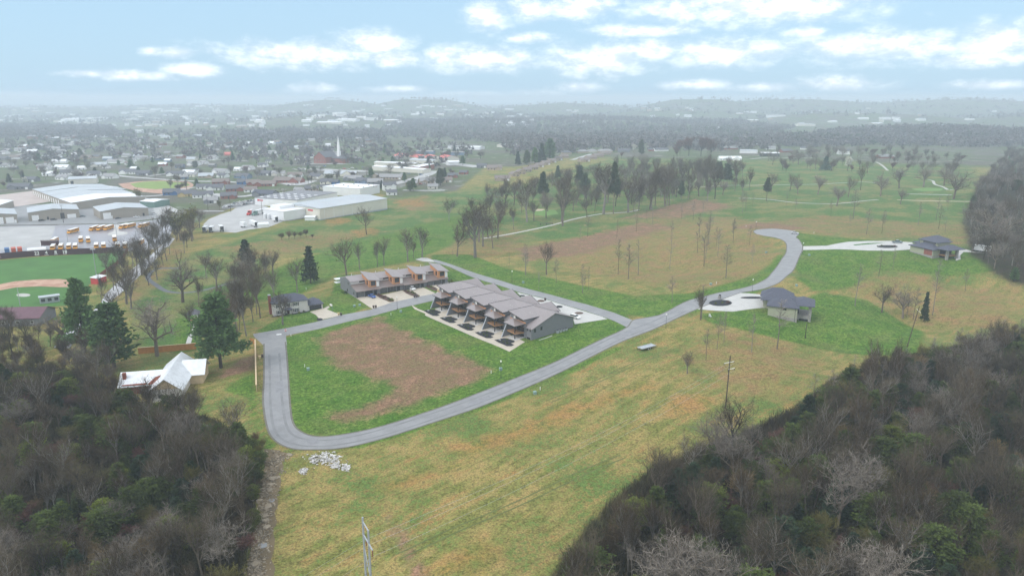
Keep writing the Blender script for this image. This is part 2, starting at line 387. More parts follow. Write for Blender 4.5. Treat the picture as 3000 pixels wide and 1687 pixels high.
M['green_putt'] = mat('green_putt', (.13,.24,.055), .9, .12, .2)
M['sand'] = mat('sand', (.50,.42,.30), .9, .1, .3)
M['bark'] = mat('bark', (.165,.135,.105), .95, .25, 2, objvar=.25)
M['bark_grey'] = mat('bark_grey', (.20,.18,.155), .95, .25, 2, objvar=.3)
M['bark_dark'] = mat('bark_dark', (.052,.042,.032), .95, .25, 2, objvar=.25)
M['bark_pale'] = mat('bark_pale', (.25,.23,.20), .95, .25, 2)
M['twig_brown'] = mat('twig_brown', (.080,.056,.031), .95, 0, 1, objvar=.32, island=.35)
M['twig_grey'] = mat('twig_grey', (.205,.178,.15), .95, 0, 1, objvar=.25, island=.35)
M['twig_wood'] = mat('twig_wood', (.092,.073,.047), .95, 0, 1, objvar=.3, island=.35)
M['twig_red'] = mat('twig_red', (.125,.060,.048), .95, 0, 1, objvar=.3, island=.35)
M['twig_tan'] = mat('twig_tan', (.17,.12,.055), .95, 0, 1, objvar=.3, island=.35)
M['twig_olive'] = mat('twig_olive', (.13,.118,.032), .95, 0, 1, objvar=.25, island=.4)
M['leaf_cedar'] = mat('leaf_cedar', (.066,.092,.018), .8, 0, 1, objvar=.35, island=.45)
M['leaf_pine'] = mat('leaf_pine', (.105,.19,.058), .8, 0, 1, objvar=.25, island=.45)
M['leaf_grey'] = mat('leaf_grey', (.085,.115,.065), .8, 0, 1, objvar=.25, island=.4)
M['leaf_dark'] = mat('leaf_dark', (.030,.054,.024), .8, 0, 1, objvar=.25, island=.45)
M['leaf_lime'] = mat('leaf_lime', (.125,.155,.020), .8, 0, 1, objvar=.3, island=.4)
M['leaf_spruce'] = mat('leaf_spruce', (.06,.12,.10), .8, 0, 1, island=.4)
M['blossom'] = mat('blossom', (.56,.55,.47), .8, 0, 1, objvar=.12, island=.25)
M['blossom_pink'] = mat('blossom_pink', (.42,.22,.24), .8, 0, 1, objvar=.12, island=.3)
M['mass_brown'] = mat('mass_brown', (.135,.118,.122), .95, .25, .02, island=.45)
M['mass_green'] = mat('mass_green', (.055,.075,.045), .95, .2, .02, island=.4)
M['bramble'] = mat('bramble', (.038,.027,.016), .95, .3, .06, col2=(.085,.085,.035), island=.45)

# ------------------------------------------------------------------ ground zones
def poly(z, pts): return [G(z, *p) for p in pts]
def in_poly(X, Y, P):
    inside = np.zeros(X.shape, bool); n = len(P)
    for i in range(n):
        x1, y1, x2, y2 = P[i][0], P[i][1], P[(i + 1) % n][0], P[(i + 1) % n][1]
        if y1 == y2: continue
        c = ((y1 > Y) != (y2 > Y)) & (X < (x2 - x1) * (Y - y1) / (y2 - y1) + x1)
        inside ^= c
    return inside
def soft_mask(X, Y, P, w):
    xs, ys = [p[0] for p in P], [p[1] for p in P]
    out = np.zeros(X.shape)
    k = np.where((X > min(xs) - w) & (X < max(xs) + w) & (Y > min(ys) - w) & (Y < max(ys) + w))[0]
    if len(k) == 0: return out
    x, y = X[k], Y[k]; d = np.full(x.shape, 1e9); n = len(P)
    for i in range(n):
        ax, ay = P[i][0], P[i][1]; bx, by = P[(i + 1) % n][0] - ax, P[(i + 1) % n][1] - ay
        t = np.clip(((x - ax) * bx + (y - ay) * by) / (bx * bx + by * by + 1e-9), 0, 1)
        d = np.minimum(d, np.hypot(x - ax - t * bx, y - ay - t * by))
    s = np.where(in_poly(x, y, P), d, -d)
    out[k] = smooth(s, -w, w)
    return out
LAWN = [('F', [(712,850),(900,800),(1040,765),(1090,640),(1180,640),(1570,785),(1590,815),(1500,880),(1250,990),(860,1105),(735,1080)], 1.5),
        ('F', [(1110,640),(1300,680),(1450,715),(1600,745),(1750,735),(1900,690),(1960,640),(1990,650),(1950,700),(1850,745),(1640,800),(1500,780),(1300,720)], 4),
        ('F', [(2000,585),(2290,612),(2480,640),(2560,670),(2440,692),(2300,686),(2100,680),(2010,695),(1990,640)], 3),
        ('F', [(1760,790),(1930,775),(2070,735),(2180,755),(2330,835),(2310,895),(2150,892),(2000,862),(1900,838),(1780,812)], 3),
        ('F', [(640,835),(720,790),(830,745),(850,690),(1000,690),(930,770),(830,810),(700,838)], 2),
        ('F', [(560,730),(760,650),(900,610),(1080,560),(1200,530),(1130,620),(1050,655),(850,690),(760,740),(640,760)], 6),
        ('F', [(440,890),(440,800),(520,800),(500,880)], 2),('F', [(560,980),(640,930),(655,1130),(620,1000)], 2), ('F', [(660,1085),(700,1125),(680,1135),(650,1110)], 1.5),
        ('F', [(860,1125),(1100,1055),(1400,935),(1560,868),(1560,880),(1400,955),(1150,1055),(900,1128)], 2.5),
        ('F', [(2000,700),(2060,640),(2200,690),(2150,720),(2050,735)], 5), ('F', [(1500,790),(1900,720),(1960,700),(1880,750),(1700,800)], 5)]
DIRT = [('F', [(800,848),(850,828),(965,795),(985,820),(1060,850),(1150,890),(1235,922),(1200,962),(1110,985),(1040,1022),(960,1042),(880,1064),(822,1055),(840,1035),(900,1025),(965,1000),(985,975),(935,950),(850,925),(812,895)], 6),
        ('F', [(1290,625),(1450,598),(1560,575),(1620,560),(1700,570),(1560,610),(1480,640),(1330,655)], 9),
        ('F', [(1840,575),(1900,560),(1960,562),(2040,575),(1980,580)], 5), ('F', [(1040,1449),(970,1300),(1010,1330),(1080,1449)], 2), ('F', [(1560,550),(1750,500),(1850,520),(1700,550)], 12),
        ('F', [(540,960),(600,900),(650,890),(645,930),(560,950)], 3)]
DRY = [('F', [(1120,610),(1300,570),(1330,630),(1200,650),(1110,645)], 10), ('F', [(300,760),(330,700),(420,560),(500,540),(470,620),(350,760)], 8),
       ('F', [(1330,640),(1480,590),(1650,545),(1850,545),(1990,575),(1930,600),(1970,640),(1900,700),(1780,730),(1620,715),(1450,680)], 12),
       ('F', [(1900,560),(2050,540),(2350,560),(2540,560),(2560,640),(2300,600),(2050,590)], 10), ('F', [(2050,700),(2300,690),(2560,720),(2570,850),(2350,830),(2200,760)], 12),
       ('F', [(1800,830),(1960,850),(2070,910),(1980,1000),(1850,1000),(1700,900)], 12), ('F', [(990,500),(1080,490),(1100,530),(1010,530)], 8),
       ('F', [(560,620),(700,600),(900,585),(900,600),(740,640),(600,660)], 8)]
ORANGE = [('F', [(1660,1005),(1750,985),(1815,1012),(1750,1048),(1680,1050)], 5), ('F', [(1120,1125),(1350,1050),(1480,1005),(1630,960),(1660,970),(1500,1030),(1330,1110),(1180,1150)], 6),
          ('F', [(1080,1425),(1200,1350),(1260,1380),(1200,1449),(1060,1470)], 6), ('F', [(940,1225),(1100,1175),(1230,1140),(1090,1205),(980,1240)], 5),
          ('F', [(990,505),(1060,500),(1075,520),(1000,520)], 8), ('F', [(800,555),(860,548),(900,555),(840,568)], 5), ('F', [(880,580),(950,570),(960,590),(890,600)], 5), ('F', [(1360,1030),(1450,1000),(1470,1030),(1380,1060)], 5)]
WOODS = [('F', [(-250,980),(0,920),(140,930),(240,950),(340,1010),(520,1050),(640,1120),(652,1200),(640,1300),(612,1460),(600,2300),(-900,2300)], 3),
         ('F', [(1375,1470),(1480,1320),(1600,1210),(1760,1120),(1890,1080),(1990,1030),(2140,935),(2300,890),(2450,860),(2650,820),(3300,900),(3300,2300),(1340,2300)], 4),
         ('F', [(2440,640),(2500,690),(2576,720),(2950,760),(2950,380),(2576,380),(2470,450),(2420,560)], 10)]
TOWN = [('F', [(-700,290),(1000,290),(1250,400),(1150,480),(980,500),(960,480),(640,500),(500,560),(-700,640)], 15), ('F', [(1000,300),(2600,310),(2600,380),(1900,390),(1500,385),(1300,420),(1000,420)], 20)]
GOLF = [('F', [(480,640),(980,490),(1160,480),(1300,470),(1560,395),(2000,385),(2420,380),(2560,600),(2500,650),(2200,600),(1900,560),(1500,590),(1200,620),(700,640),(560,760),(440,900),(350,880),(330,760)], 15)]

# ------------------------------------------------------------------ terrain sheet
def axis(lo, hi, step, far_lo, far_hi, g=1.09):
    a = list(np.arange(lo, hi + .01, step)); d = step
    while a[-1] < far_hi: d *= g; a.append(a[-1] + d)
    d = step; b = []
    x = lo
    while x > far_lo: d *= g; x -= d; b.append(x)
    return np.array(b[::-1] + a)
xs = axis(-215, 330, 2.2, -14500, 14500); ys = axis(108, 560, 2.2, -400, 14500, 1.05)
XX, YY = np.meshgrid(xs, ys); X, Y = XX.ravel(), YY.ravel()
Zt = np.concatenate([hgt(a, b) for a, b in zip(np.array_split(X, 60), np.array_split(Y, 60))])
def masks(zones):
    out = np.zeros(X.shape)
    for z, pts, w in zones: out = np.maximum(out, soft_mask(X, Y, poly(z, pts), w))
    return out
# soft borders
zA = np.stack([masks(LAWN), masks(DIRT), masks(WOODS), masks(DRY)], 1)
zB = np.stack([masks(TOWN), masks(GOLF), masks(ORANGE), np.ones(X.shape)], 1)
zB[:, 0] = np.maximum(zB[:, 0], smooth(np.hypot(X, Y), 1000, 1300))
nx, ny = len(xs), len(ys)
me = bpy.data.meshes.new('ground')
me.vertices.add(nx * ny); me.vertices.foreach_set('co', np.stack([X, Y, Zt], 1).ravel().astype(np.float32))
ii, jj = np.meshgrid(np.arange(nx - 1), np.arange(ny - 1)); q = (jj * nx + ii).ravel()
quads = np.stack([q, q + 1, q + nx + 1, q + nx], 1)
me.loops.add(quads.size); me.loops.foreach_set('vertex_index', quads.ravel().astype(np.int32))
me.polygons.add(len(quads)); me.polygons.foreach_set('loop_start', np.arange(0, quads.size, 4, dtype=np.int32))
try: me.polygons.foreach_set('loop_total', np.full(len(quads), 4, dtype=np.int32))
except Exception: pass
me.polygons.foreach_set('use_smooth', np.ones(len(quads), bool))
me.update(calc_edges=True); me.validate()
for nm, arr in (('zone_a', zA), ('zone_b', zB)):
    at = me.attributes.new(nm, 'FLOAT_COLOR', 'POINT'); at.data.foreach_set('color', arr.astype(np.float32).ravel())
def ground_material():
    m = bpy.data.materials.new('ground_cover'); m.use_nodes = True
    n, l = m.node_tree.nodes, m.node_tree.links; b = n['Principled BSDF']
    b.inputs['Roughness'].default_value = .95; b.inputs['Specular IOR Level'].default_value = .1
    tc = n.new('ShaderNodeTexCoord').outputs['Object']
    def noise(scale, detail=5, rough=.6, vec=None):
        t = n.new('ShaderNodeTexNoise'); t.inputs['Scale'].default_value = scale; t.inputs['Detail'].default_value = detail; t.inputs['Roughness'].default_value = rough
        l.new(vec or tc, t.inputs['Vector']); return t.outputs['Fac']
    def ramp(v, a, b_, lo=0., hi=1.):
        t = n.new('ShaderNodeMapRange'); t.interpolation_type = 'SMOOTHSTEP'; l.new(v, t.inputs[0])
        for i, k in enumerate((a, b_, lo, hi)): t.inputs[i + 1].default_value = k
        return t.outputs[0]
    def mixc(f, a, b_):
        t = n.new('ShaderNodeMixRGB')
        for i, v in enumerate((f, a, b_)):
            if isinstance(v, tuple): t.inputs[i].default_value = (*v, 1)
            elif isinstance(v, (int, float)): t.inputs[i].default_value = v
            else: l.new(v, t.inputs[i])
        return t.outputs[0]
    def math_(op, a, b_):
        t = n.new('ShaderNodeMath'); t.operation = op
        for i, v in enumerate((a, b_)):
            if isinstance(v, (int, float)): t.inputs[i].default_value = v
            else: l.new(v, t.inputs[i])
        return t.outputs[0]
    def attr(nm):
        a = n.new('ShaderNodeAttribute'); a.attribute_name = nm
        s = n.new('ShaderNodeSeparateColor'); l.new(a.outputs['Color'], s.inputs[0])
        return s.outputs[0], s.outputs[1], s.outputs[2], a.outputs['Alpha']
    lawn, dirt, wood, dry = attr('zone_a'); town, golf, orange, _ = attr('zone_b')
    mp = n.new('ShaderNodeMapping'); mp.inputs['Rotation'].default_value = (0, 0, R(-47)); l.new(tc, mp.inputs['Vector'])
    mp2 = n.new('ShaderNodeMapping'); mp2.inputs['Scale'].default_value = (.16, 1, 1); l.new(mp.outputs[0], mp2.inputs['Vector'])
    streak = noise(.35, 6, .65, mp2.outputs[0])
    big, mid, fine, grain = noise(.035, 4), noise(.16, 5), noise(.9, 4, .7), noise(2.1, 3, .8)
    brk = math_('ADD', math_('MULTIPLY', math_('SUBTRACT', mid, .5), 1.0), math_('MULTIPLY', math_('SUBTRACT', fine, .5), .8))
    def edge(v, k=.75): return ramp(math_('ADD', v, math_('MULTIPLY', brk, k)), .28, .72)
    mead = mixc(ramp(math_('ADD', math_('MULTIPLY', streak, .6), math_('MULTIPLY', mid, .4)), .40, .60), (.165,.172,.046), (.34,.255,.096))
    mead = mixc(ramp(math_('ADD', math_('MULTIPLY', big, .5), math_('MULTIPLY', fine, .5)), .48, .60), mead, (.105,.165,.042))
    mead = mixc(math_('MULTIPLY', ramp(streak, .55, .70), .65), mead, (.36,.175,.065))
    mead = mixc(math_('MULTIPLY', ramp(math_('ADD', math_('MULTIPLY', fine, .6), math_('MULTIPLY', streak, .4)), .53, .62), .6), mead, (.085,.125,.035))
    gf = mixc(ramp(math_('ADD', math_('MULTIPLY', big, .7), math_('MULTIPLY', mid, .3)), .44, .60), (.078,.150,.035), (.185,.185,.065))
    gf = mixc(math_('MULTIPLY', ramp(mid, .60, .74), .6), gf, (.26,.20,.09))
    c = mixc(edge(golf, .4), mead, gf)
    dr = mixc(ramp(mid, .42, .62), (.215,.18,.066), (.25,.15,.075))
    c = mixc(math_('MULTIPLY', ramp(math_('ADD', math_('MULTIPLY', dry, .75), math_('MULTIPLY', brk, 1.3)), .10, .85), .72), c, dr)
    c = mixc(math_('MULTIPLY', ramp(math_('ADD', math_('MULTIPLY', orange, .62), math_('MULTIPLY', brk, 1.5)), .18, .78), .62), c, mixc(mid, (.40,.16,.05), (.30,.17,.07)))
    lw = mixc(ramp(math_('ADD', math_('MULTIPLY', mid, .6), math_('MULTIPLY', fine, .4)), .40, .62), (.060,.138,.018), (.112,.185,.030))
    lw = mixc(math_('MULTIPLY', ramp(big, .50, .66), .45), lw, (.15,.16,.05))
    lw = mixc(math_('MULTIPLY', ramp(streak, .50, .66), .35), lw, (.15,.20,.055))
    c = mixc(ramp(math_('ADD', lawn, math_('MULTIPLY', brk, .9)), .22, .80), c, lw)
    di = mixc(ramp(math_('ADD', math_('MULTIPLY', streak, .4), math_('MULTIPLY', fine, .6)), .42, .62), (.24,.132,.090), (.165,.135,.062))
    di = mixc(math_('MULTIPLY', ramp(mid, .50, .66), .8), di, (.30,.165,.112))
    c = mixc(math_('MULTIPLY', ramp(math_('ADD', math_('MULTIPLY', dirt, .85), math_('MULTIPLY', brk, 1.2)), .16, .80), .93), c, di)
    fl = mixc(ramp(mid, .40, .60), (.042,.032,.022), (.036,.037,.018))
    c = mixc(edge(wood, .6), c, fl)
    tw = mixc(ramp(noise(.012, 5), .42, .60), (.095,.125,.05), (.125,.115,.09))
    tw = mixc(math_('MULTIPLY', ramp(noise(.045, 4), .56, .66), .45), tw, (.34,.34,.33))
    c = mixc(edge(town, .3), c, tw)
    gm = n.new('ShaderNodeMixRGB'); gm.blend_type = 'MULTIPLY'; gm.inputs[0].default_value = 1; l.new(c, gm.inputs[1])
    l.new(ramp(math_('ADD', math_('MULTIPLY', fine, .45), math_('MULTIPLY', grain, .55)), .34, .66, .42, 1.52), gm.inputs[2])
    l.new(gm.outputs[0], b.inputs['Base Color'])
    bp = n.new('ShaderNodeBump'); bp.inputs['Strength'].default_value = .55; bp.inputs['Distance'].default_value = .35
    l.new(math_('ADD', math_('MULTIPLY', fine, .6), math_('MULTIPLY', grain, .4)), bp.inputs['Height']); l.new(bp.outputs[0], b.inputs['Normal'])
    return m
me.materials.append(ground_material())
ground = tag(obj('ground', me), 'grassy rolling ground reaching to the far hills', kind='structure')

# ------------------------------------------------------------------ sheets laid on the ground
def sheet(name, P, m, off=.06, cell=3.5, kind='structure', label=None, thick=0.):
    bm = bmesh.new()
    vs_ = [bm.verts.new((p[0], p[1], 0)) for p in P]
    bm.faces.new(vs_)
    xs_, ys_ = [p[0] for p in P], [p[1] for p in P]
    for lo, hi, no in ((min(xs_), max(xs_), (1, 0, 0)), (min(ys_), max(ys_), (0, 1, 0))):
        k = math.ceil(lo / cell) * cell
        while k < hi:
            bmesh.ops.bisect_plane(bm, geom=bm.verts[:] + bm.edges[:] + bm.faces[:], plane_co=(k * no[0], k * no[1], 0), plane_no=no)
            k += cell
    bmesh.ops.triangulate(bm, faces=bm.faces[:])
    bmesh.ops.recalc_face_normals(bm, faces=bm.faces[:])
    if bm.faces and bm.faces[:][0].normal.z < 0: bmesh.ops.reverse_faces(bm, faces=bm.faces[:])
    co = np.array([v.co[:] for v in bm.verts]); zz = hgt(co[:, 0], co[:, 1])
    for v, z in zip(bm.verts, zz): v.co.z = z + off
    me_ = bpy.data.meshes.new(name); bm.to_mesh(me_); bm.free(); me_.materials.append(m)
    return tag(obj(name, me_), label, kind=kind)
def curve(pts, n=6):
    """Catmull-Rom through world points"""
    P_ = [Vector(p) for p in pts]; out = []
    for i in range(len(P_) - 1):
        p0, p1, p2, p3 = P_[max(i - 1, 0)], P_[i], P_[i + 1], P_[min(i + 2, len(P_) - 1)]
        for k in range(n):
            t = k / n
            out.append(.5 * ((2 * p1) + (p2 - p0) * t + (2 * p0 - 5 * p1 + 4 * p2 - p3) * t * t + (3 * p1 - p0 - 3 * p2 + p3) * t ** 3))
    return out + [P_[-1]]
def band(name, pts, w, m, off=.06, label=None, cell=5.):
    """a strip of constant width along a centre line"""
    c = curve(pts); L_, R_ = [], []
    for i, p in enumerate(c):
        d = (c[min(i + 1, len(c) - 1)] - c[max(i - 1, 0)]); d.z = 0; d.normalize(); s = Vector((-d.y, d.x, 0)) * w / 2
        L_.append(p + s); R_.append(p - s)
    mb = MB(); vs_ = []
    for a, b in zip(L_, R_):
        for k in range(4):
            q = a.lerp(b, k / 3); vs_.append((q.x, q.y, hz(q.x, q.y) + off))
    fs = [(i * 4 + k, i * 4 + k + 1, i * 4 + k + 5, i * 4 + k + 4) for i in range(len(c) - 1) for k in range(3)]
    mb.add(vs_, [tuple(reversed(f)) for f in fs])
    o = mb.build(name, m)
    for f in o.data.polygons:
        if f.normal.z < 0: o.data.flip_normals(); break
    return tag(o, label, kind='structure')
def track(name, pts, m, shifts, w, off, label):
    c = curve(pts, 5)
    for sh in shifts:
        q = []
        for i, p in enumerate(c):
            d = (c[min(i + 1, len(c) - 1)] - c[max(i - 1, 0)]); d.z = 0; d.normalize(); q.append(p + Vector((-d.y, d.x, 0)) * sh)
        band(name, q[::3] + [q[-1]], w, m, off, label)
def P_(z, pts): return [G(z, *p) for p in pts]
lower = P_('F', [(664,865),(664,950),(662,1010),(672,1075),(692,1108),(730,1127),(780,1131),(860,1127),(960,1104),(1080,1066),(1200,1026),(1300,985),(1400,941),(1500,891),(1570,857),(1650,826),(1717,794)])
lower2 = P_('8', [(110,735),(250,680),(430,615),(520,600),(650,570),(750,520),(820,460),(865,380),(895,310),(905,270),(890,230),(870,205),(856,195),(875,172),(865,155),(830,145),(750,135),(680,130),(600,133),(550,140),(535,152),(555,170)])
upper2 = P_('8', [(620,185),(700,198),(750,215),(780,240),(785,280),(775,320),(740,370),(700,430),(650,490),(590,530),(500,565),(370,595),(240,620),(100,655),(0,690)])
upper = P_('F', [(1660,792),(1620,800),(1592,806),(1573,826),(1500,860),(1400,909),(1300,950),(1200,990),(1080,1034),(960,1072),(860,1093),(800,1098),(762,1088),(738,1065),(730,1020),(726,960),(722,900),(718,860)])
sheet('loop_road', curve(lower, 4) + curve(lower2, 4) + curve(upper2, 4) + curve(upper, 4), M['asphalt'], .06, label='pale asphalt road curving round the empty lot to a turning circle')
r2 = P_('6', [(-30,1128),(300,1070),(590,1010),(850,940),(1150,885),(1370,810),(1600,760),(1800,722),(1960,665),(2080,625)]) + P_('6', [(2200,660),(2080,700),(1900,765),(1800,790),(1490,860),(1200,940),(900,1010),(600,1085),(300,1145)]) + [G('F', 722, 868), G('F', 662, 868), G('6', -20, 1155)]
sheet('street', r2, M['asphalt'], .064, label='wet grey street running past the townhouse garages')
r3 = P_('7', [(300,172),(380,190),(700,300),(1000,395),(1300,490),(1600,570),(1900,650),(2200,730),(2557,838)]) + [G('F', 1592, 806), G('F', 1578, 824)] + P_('7', [(2557,940),(2400,880),(2150,800),(1950,745),(1650,650),(1350,575),(1100,490),(800,400),(500,265),(300,205)])
sheet('back_street', r3, M['asphalt'], .068, label='grey street along the far side of the front townhouses')
for nm_, pts_ in (('outer', lower + lower2), ('inner', upper2 + upper)):
    band('road_edge', pts_, .55, M['gutter'], .085, f'dirty {nm_} edge of the loop road')
track('wheel_path', P_('F', [(690,890),(693,950),(695,1010),(704,1070),(725,1100),(765,1113),(800,1115),(860,1110),(960,1088),(1080,1050),(1200,1008),(1300,968),(1400,925),(1500,876),(1572,842),(1650,812),(1717,780)]), M['wheel_path'], (-1.75, 1.75), .75, .074, 'darker wheel path worn into the loop road')
for pts_, m_, lb in (([(1000,1400),(1200,1310),(1400,1220),(1560,1150)], 'rut', 'dark wheel rut across the lower meadow'), ([(1380,1010),(1500,960),(1620,905),(1700,880)], 'rut', 'dark wheel rut beside the loop road')):
    track('tyre_track', P_('F', pts_), M[m_], (-.9, .9), .38, .05, lb)
for pts_ in ([('F',770,1108),('F',800,1104),('F',806,1114),('F',778,1120)], [('F',690,960),('F',712,958),('F',714,985),('F',694,988)], [('F',1180,1012),('F',1230,994),('F',1236,1002),('F',1186,1020)], [('F',1560,840),('F',1590,826),('F',1604,832),('F',1574,850)]):
    sheet('asphalt_patch', [G(*p) for p in pts_], M['tar_patch'], .075, label=None)
for i, o in enumerate([o for o in COL.objects if o.name.startswith('asphalt_patch')]): o['label'] = 'darker asphalt patch ' + ('at the road bend', 'on the left leg of the road', 'on the long lower stretch of road', 'at the junction')[i]
sheet('street_end_pad', P_('7', [(70,172),(150,150),(230,155),(310,185),(300,205),(170,197)]), M['concrete'], .06, label='white concrete pad at the end of the back street')
sheet('driveway', P_('7', [(1340,580),(1650,655),(1950,748),(2400,883),(2470,915),(2060,980),(2040,900),(1700,760),(1400,640)]), M['concrete'], .056, label='white concrete apron behind the front townhouses')
sheet('walkway', P_('7', [(-60,720),(20,735),(60,790),(200,850),(205,880),(1240,1330),(1250,1312),(1330,1265),(1300,1240),(250,820),(110,780),(30,745)])[:4] + P_('7', [(190,868),(1245,1322),(1330,1270),(1440,1200),(1180,1080),(420,740),(230,835),(110,790),(40,748)]), M['concrete_tan'], .062, label='tan concrete walkway and terrace in front of the front townhouses')
for pts in ([(1000,762),(1215,735),(1330,803),(1372,810),(1260,850),(1180,880),(1130,850)], [(1270,735),(1470,690),(1595,750),(1640,760),(1372,810),(1345,800),(1385,780)], [(1500,685),(1660,650),(1800,715),(1790,727),(1640,760),(1650,740)], [(1720,635),(1930,600),(1960,640),(1960,668),(1800,724),(1830,700)]):
    sheet('driveway', P_('6', pts), M['concrete_tan'], .060, label=None)
for i, o in enumerate([o for o in COL.objects if o.name.startswith('driveway.')]):
    o['label'] = 'tan wet concrete driveway before the garages of the rear townhouses, ' + (ORD[i] if i < 3 else 'rightmost')
sheet('driveway', P_('6', [(540,905),(690,865),(730,845),(742,862),(712,880),(860,938),(700,975),(645,985),(600,935)]), M['concrete_tan'], .060, label='tan concrete driveway of the white brick house')
sheet('driveway', P_('8', [(110,737),(250,682),(430,614),(640,632),(640,725),(560,730),(450,745),(380,755),(240,748)]), M['concrete'], .072, label='white concrete drive curving to the nearer slate-roofed house')
sheet('driveway', P_('8', [(890,245),(900,262),(1090,258),(1250,228),(1400,222),(1570,222),(1730,232),(1765,270),(1740,285),(1580,297),(1400,295),(1150,285),(910,290),(898,310),(903,275)]), M['concrete'], .072, label='white concrete drive leading to the farther slate-roofed house')
sheet('lawn_island', P_('8', [(1285,250),(1400,238),(1530,235),(1440,245),(1300,257)]), M['field_green'], .09, label='sliver of lawn in the drive of the farther slate-roofed house')
sheet('parking_slab', P_('8', [(2070,265),(2190,300),(2200,305),(2300,312),(2120,305),(2095,330),(2098,360),(2060,372),(2065,330)]), M['concrete'], .07, label='white slab beside the farther slate-roofed house')
# lane, lots and yards on the left
sheet('lane', P_('5', [(1640,440),(1700,420),(1760,340),(1720,330),(1560,470),(1400,590),(1240,720),(1060,900),(1000,1010),(880,1120),(720,1200),(620,1320),(540,1443),(700,1443),(860,1240),(1030,1040),(1260,850),(1400,720),(1560,560)]), M['asphalt_pale'], .08, label='pale lane running past the ball field')
sheet('bus_lot', P_('5', [(0,215),(640,205),(1180,195),(1740,130),(1760,200),(1700,330),(1580,440),(1400,470),(1000,455),(500,460),(0,500),(-500,540),(-500,240)]), M['asphalt_wet'], .08, label='wet tarmac lot where the school buses park')
sheet('warehouse_yard', P_('5', [(-500,60),(-500,225),(0,208),(640,196),(1180,186),(1760,118),(1760,60),(1500,-20),(900,-40)]), M['asphalt'], .075, label='asphalt yard in front of the tan warehouses')
sheet('gravel_yard', P_('1', [(-400,1040),(0,1000),(330,960),(560,1060),(160,1120),(0,1110),(-400,1200)]), M['gravel_tan'], .08, label='pinkish gravel yard behind the tan warehouses')
sheet('concrete_lot', P_('5', [(-300,235),(560,215),(520,330),(420,420),(200,440),(-300,480)]), M['gravel'], .10, label='pale concrete lot left of the school buses')
sheet('access_road', P_('1', [(1060,920),(1200,930),(1430,1020),(1660,1090),(1790,1150),(1760,1200),(1560,1210),(1540,1110),(1330,1020),(1080,1010)]), M['gravel'], .08, label='pale road between the warehouses and the small field')
sheet('truck_yard', P_('f', [(150,510),(220,440),(380,375),(500,340),(560,300),(800,230),(970,290),(1000,420),(1150,470),(1000,530),(860,555),(700,575),(560,610),(400,600),(240,600)]), M['gravel'], .08, label='pale gravel yard where the semi trailers stand')
sheet('car_park', P_('f', [(380,290),(420,260),(700,200),(810,185),(830,240),(640,290),(400,310)]), M['asphalt'], .09, label='car park beside the white factory')
# ball field
sheet('ball_field', P_('5', [(0,560),(400,525),(800,500),(1150,480),(1280,470),(1180,600),(900,800),(700,1010),(420,1030),(180,1040),(0,1040),(-500,1060),(-500,620)]), M['field_green'], .09, label='bright green grass of the ball field')
sheet('infield', P_('5', [(-300,870),(0,800),(160,770),(400,752),(600,748),(740,765),(760,800),(720,830),(600,830),(400,822),(160,832),(0,862),(-300,960)]), M['clay'], .11, label='curved clay infield of the ball field')
sheet('pitching_circle', [G('5', 235 + 72 * math.cos(a), 910 + 17 * math.sin(a)) for a in np.linspace(0, 2 * math.pi, 18)[:-1]], M['path'], .12, label='pale round plate on the ball field')
# park and golf paths
band('cart_path', P_('5', [(2576,690),(2300,790),(2050,860),(1840,885),(1680,870),(1560,800),(1490,740),(1530,670),(1640,640),(1820,640)]), 2.6, M['path_dark'], .07, 'dark looping cart path in the park by the lane')
band('cart_path', P_('3', [(-300,1440),(0,1390),(200,1350),(420,1300),(640,1240),(900,1192),(1150,1175),(1280,1150)]), 2.6, M['path'], .07, 'pale cart path running under the big bare trees')
band('cart_path', P_('3', [(1900,920),(2200,905),(2400,905),(2576,900)]) + P_('4', [(200,898),(500,893),(750,880),(960,870),(1080,880)]), 2.4, M['path'], .07, 'pale cart path across the upper golf course')
band('cart_path', P_('3', [(2280,1035),(2400,1036),(2560,1045)]) + P_('4', [(120,1060),(300,1080),(600,1090),(800,1080),(950,1062),(1110,1048)]), 2.4, M['path'], .07, 'pale cart path across the lower golf course')
band('cart_path', P_('4', [(1610,850),(1660,860),(1680,895),(1780,930),(1850,950)]), 2.6, M['path'], .07, 'short pale path on the golf course near the right wood')
band('cart_path', P_('4', [(1400,990),(1600,996),(1850,1000)]), 2.2, M['path'], .07, 'faint cart path left of the right wood')
band('cart_path', P_('4', [(1300,1050),(1600,1060),(1900,1066),(2080,1068)]), 2.4, M['sand'], .07, 'sandy track below the right wood')
band('cart_path', P_('4', [(1090,670),(1150,705),(1205,755)]), 3.0, M['path'], .07, 'pale path near the brick house on the far golf course')
band('footpath', P_('F', [(470,880),(478,850),(490,825),(492,790)]), 1.8, M['concrete'], .07, 'pale footpath beside the gazebo')
sheet('golf_green', P_('3', [(190,1165),(300,1150),(430,1150),(470,1190),(330,1215),(220,1200)]), M['green_putt'], .07, label='bright putting green under the bare trees')
sheet('bunker', P_('3', [(205,1155),(260,1143),(340,1145),(300,1160),(220,1165)]), M['sand'], .09, label='sand bunker beside the putting green')
sheet('golf_green', P_('4', [(1440,940),(1600,925),(1760,935),(1740,960),(1560,965)]), M['green_putt'], .07, label='pale putting green near the right wood')
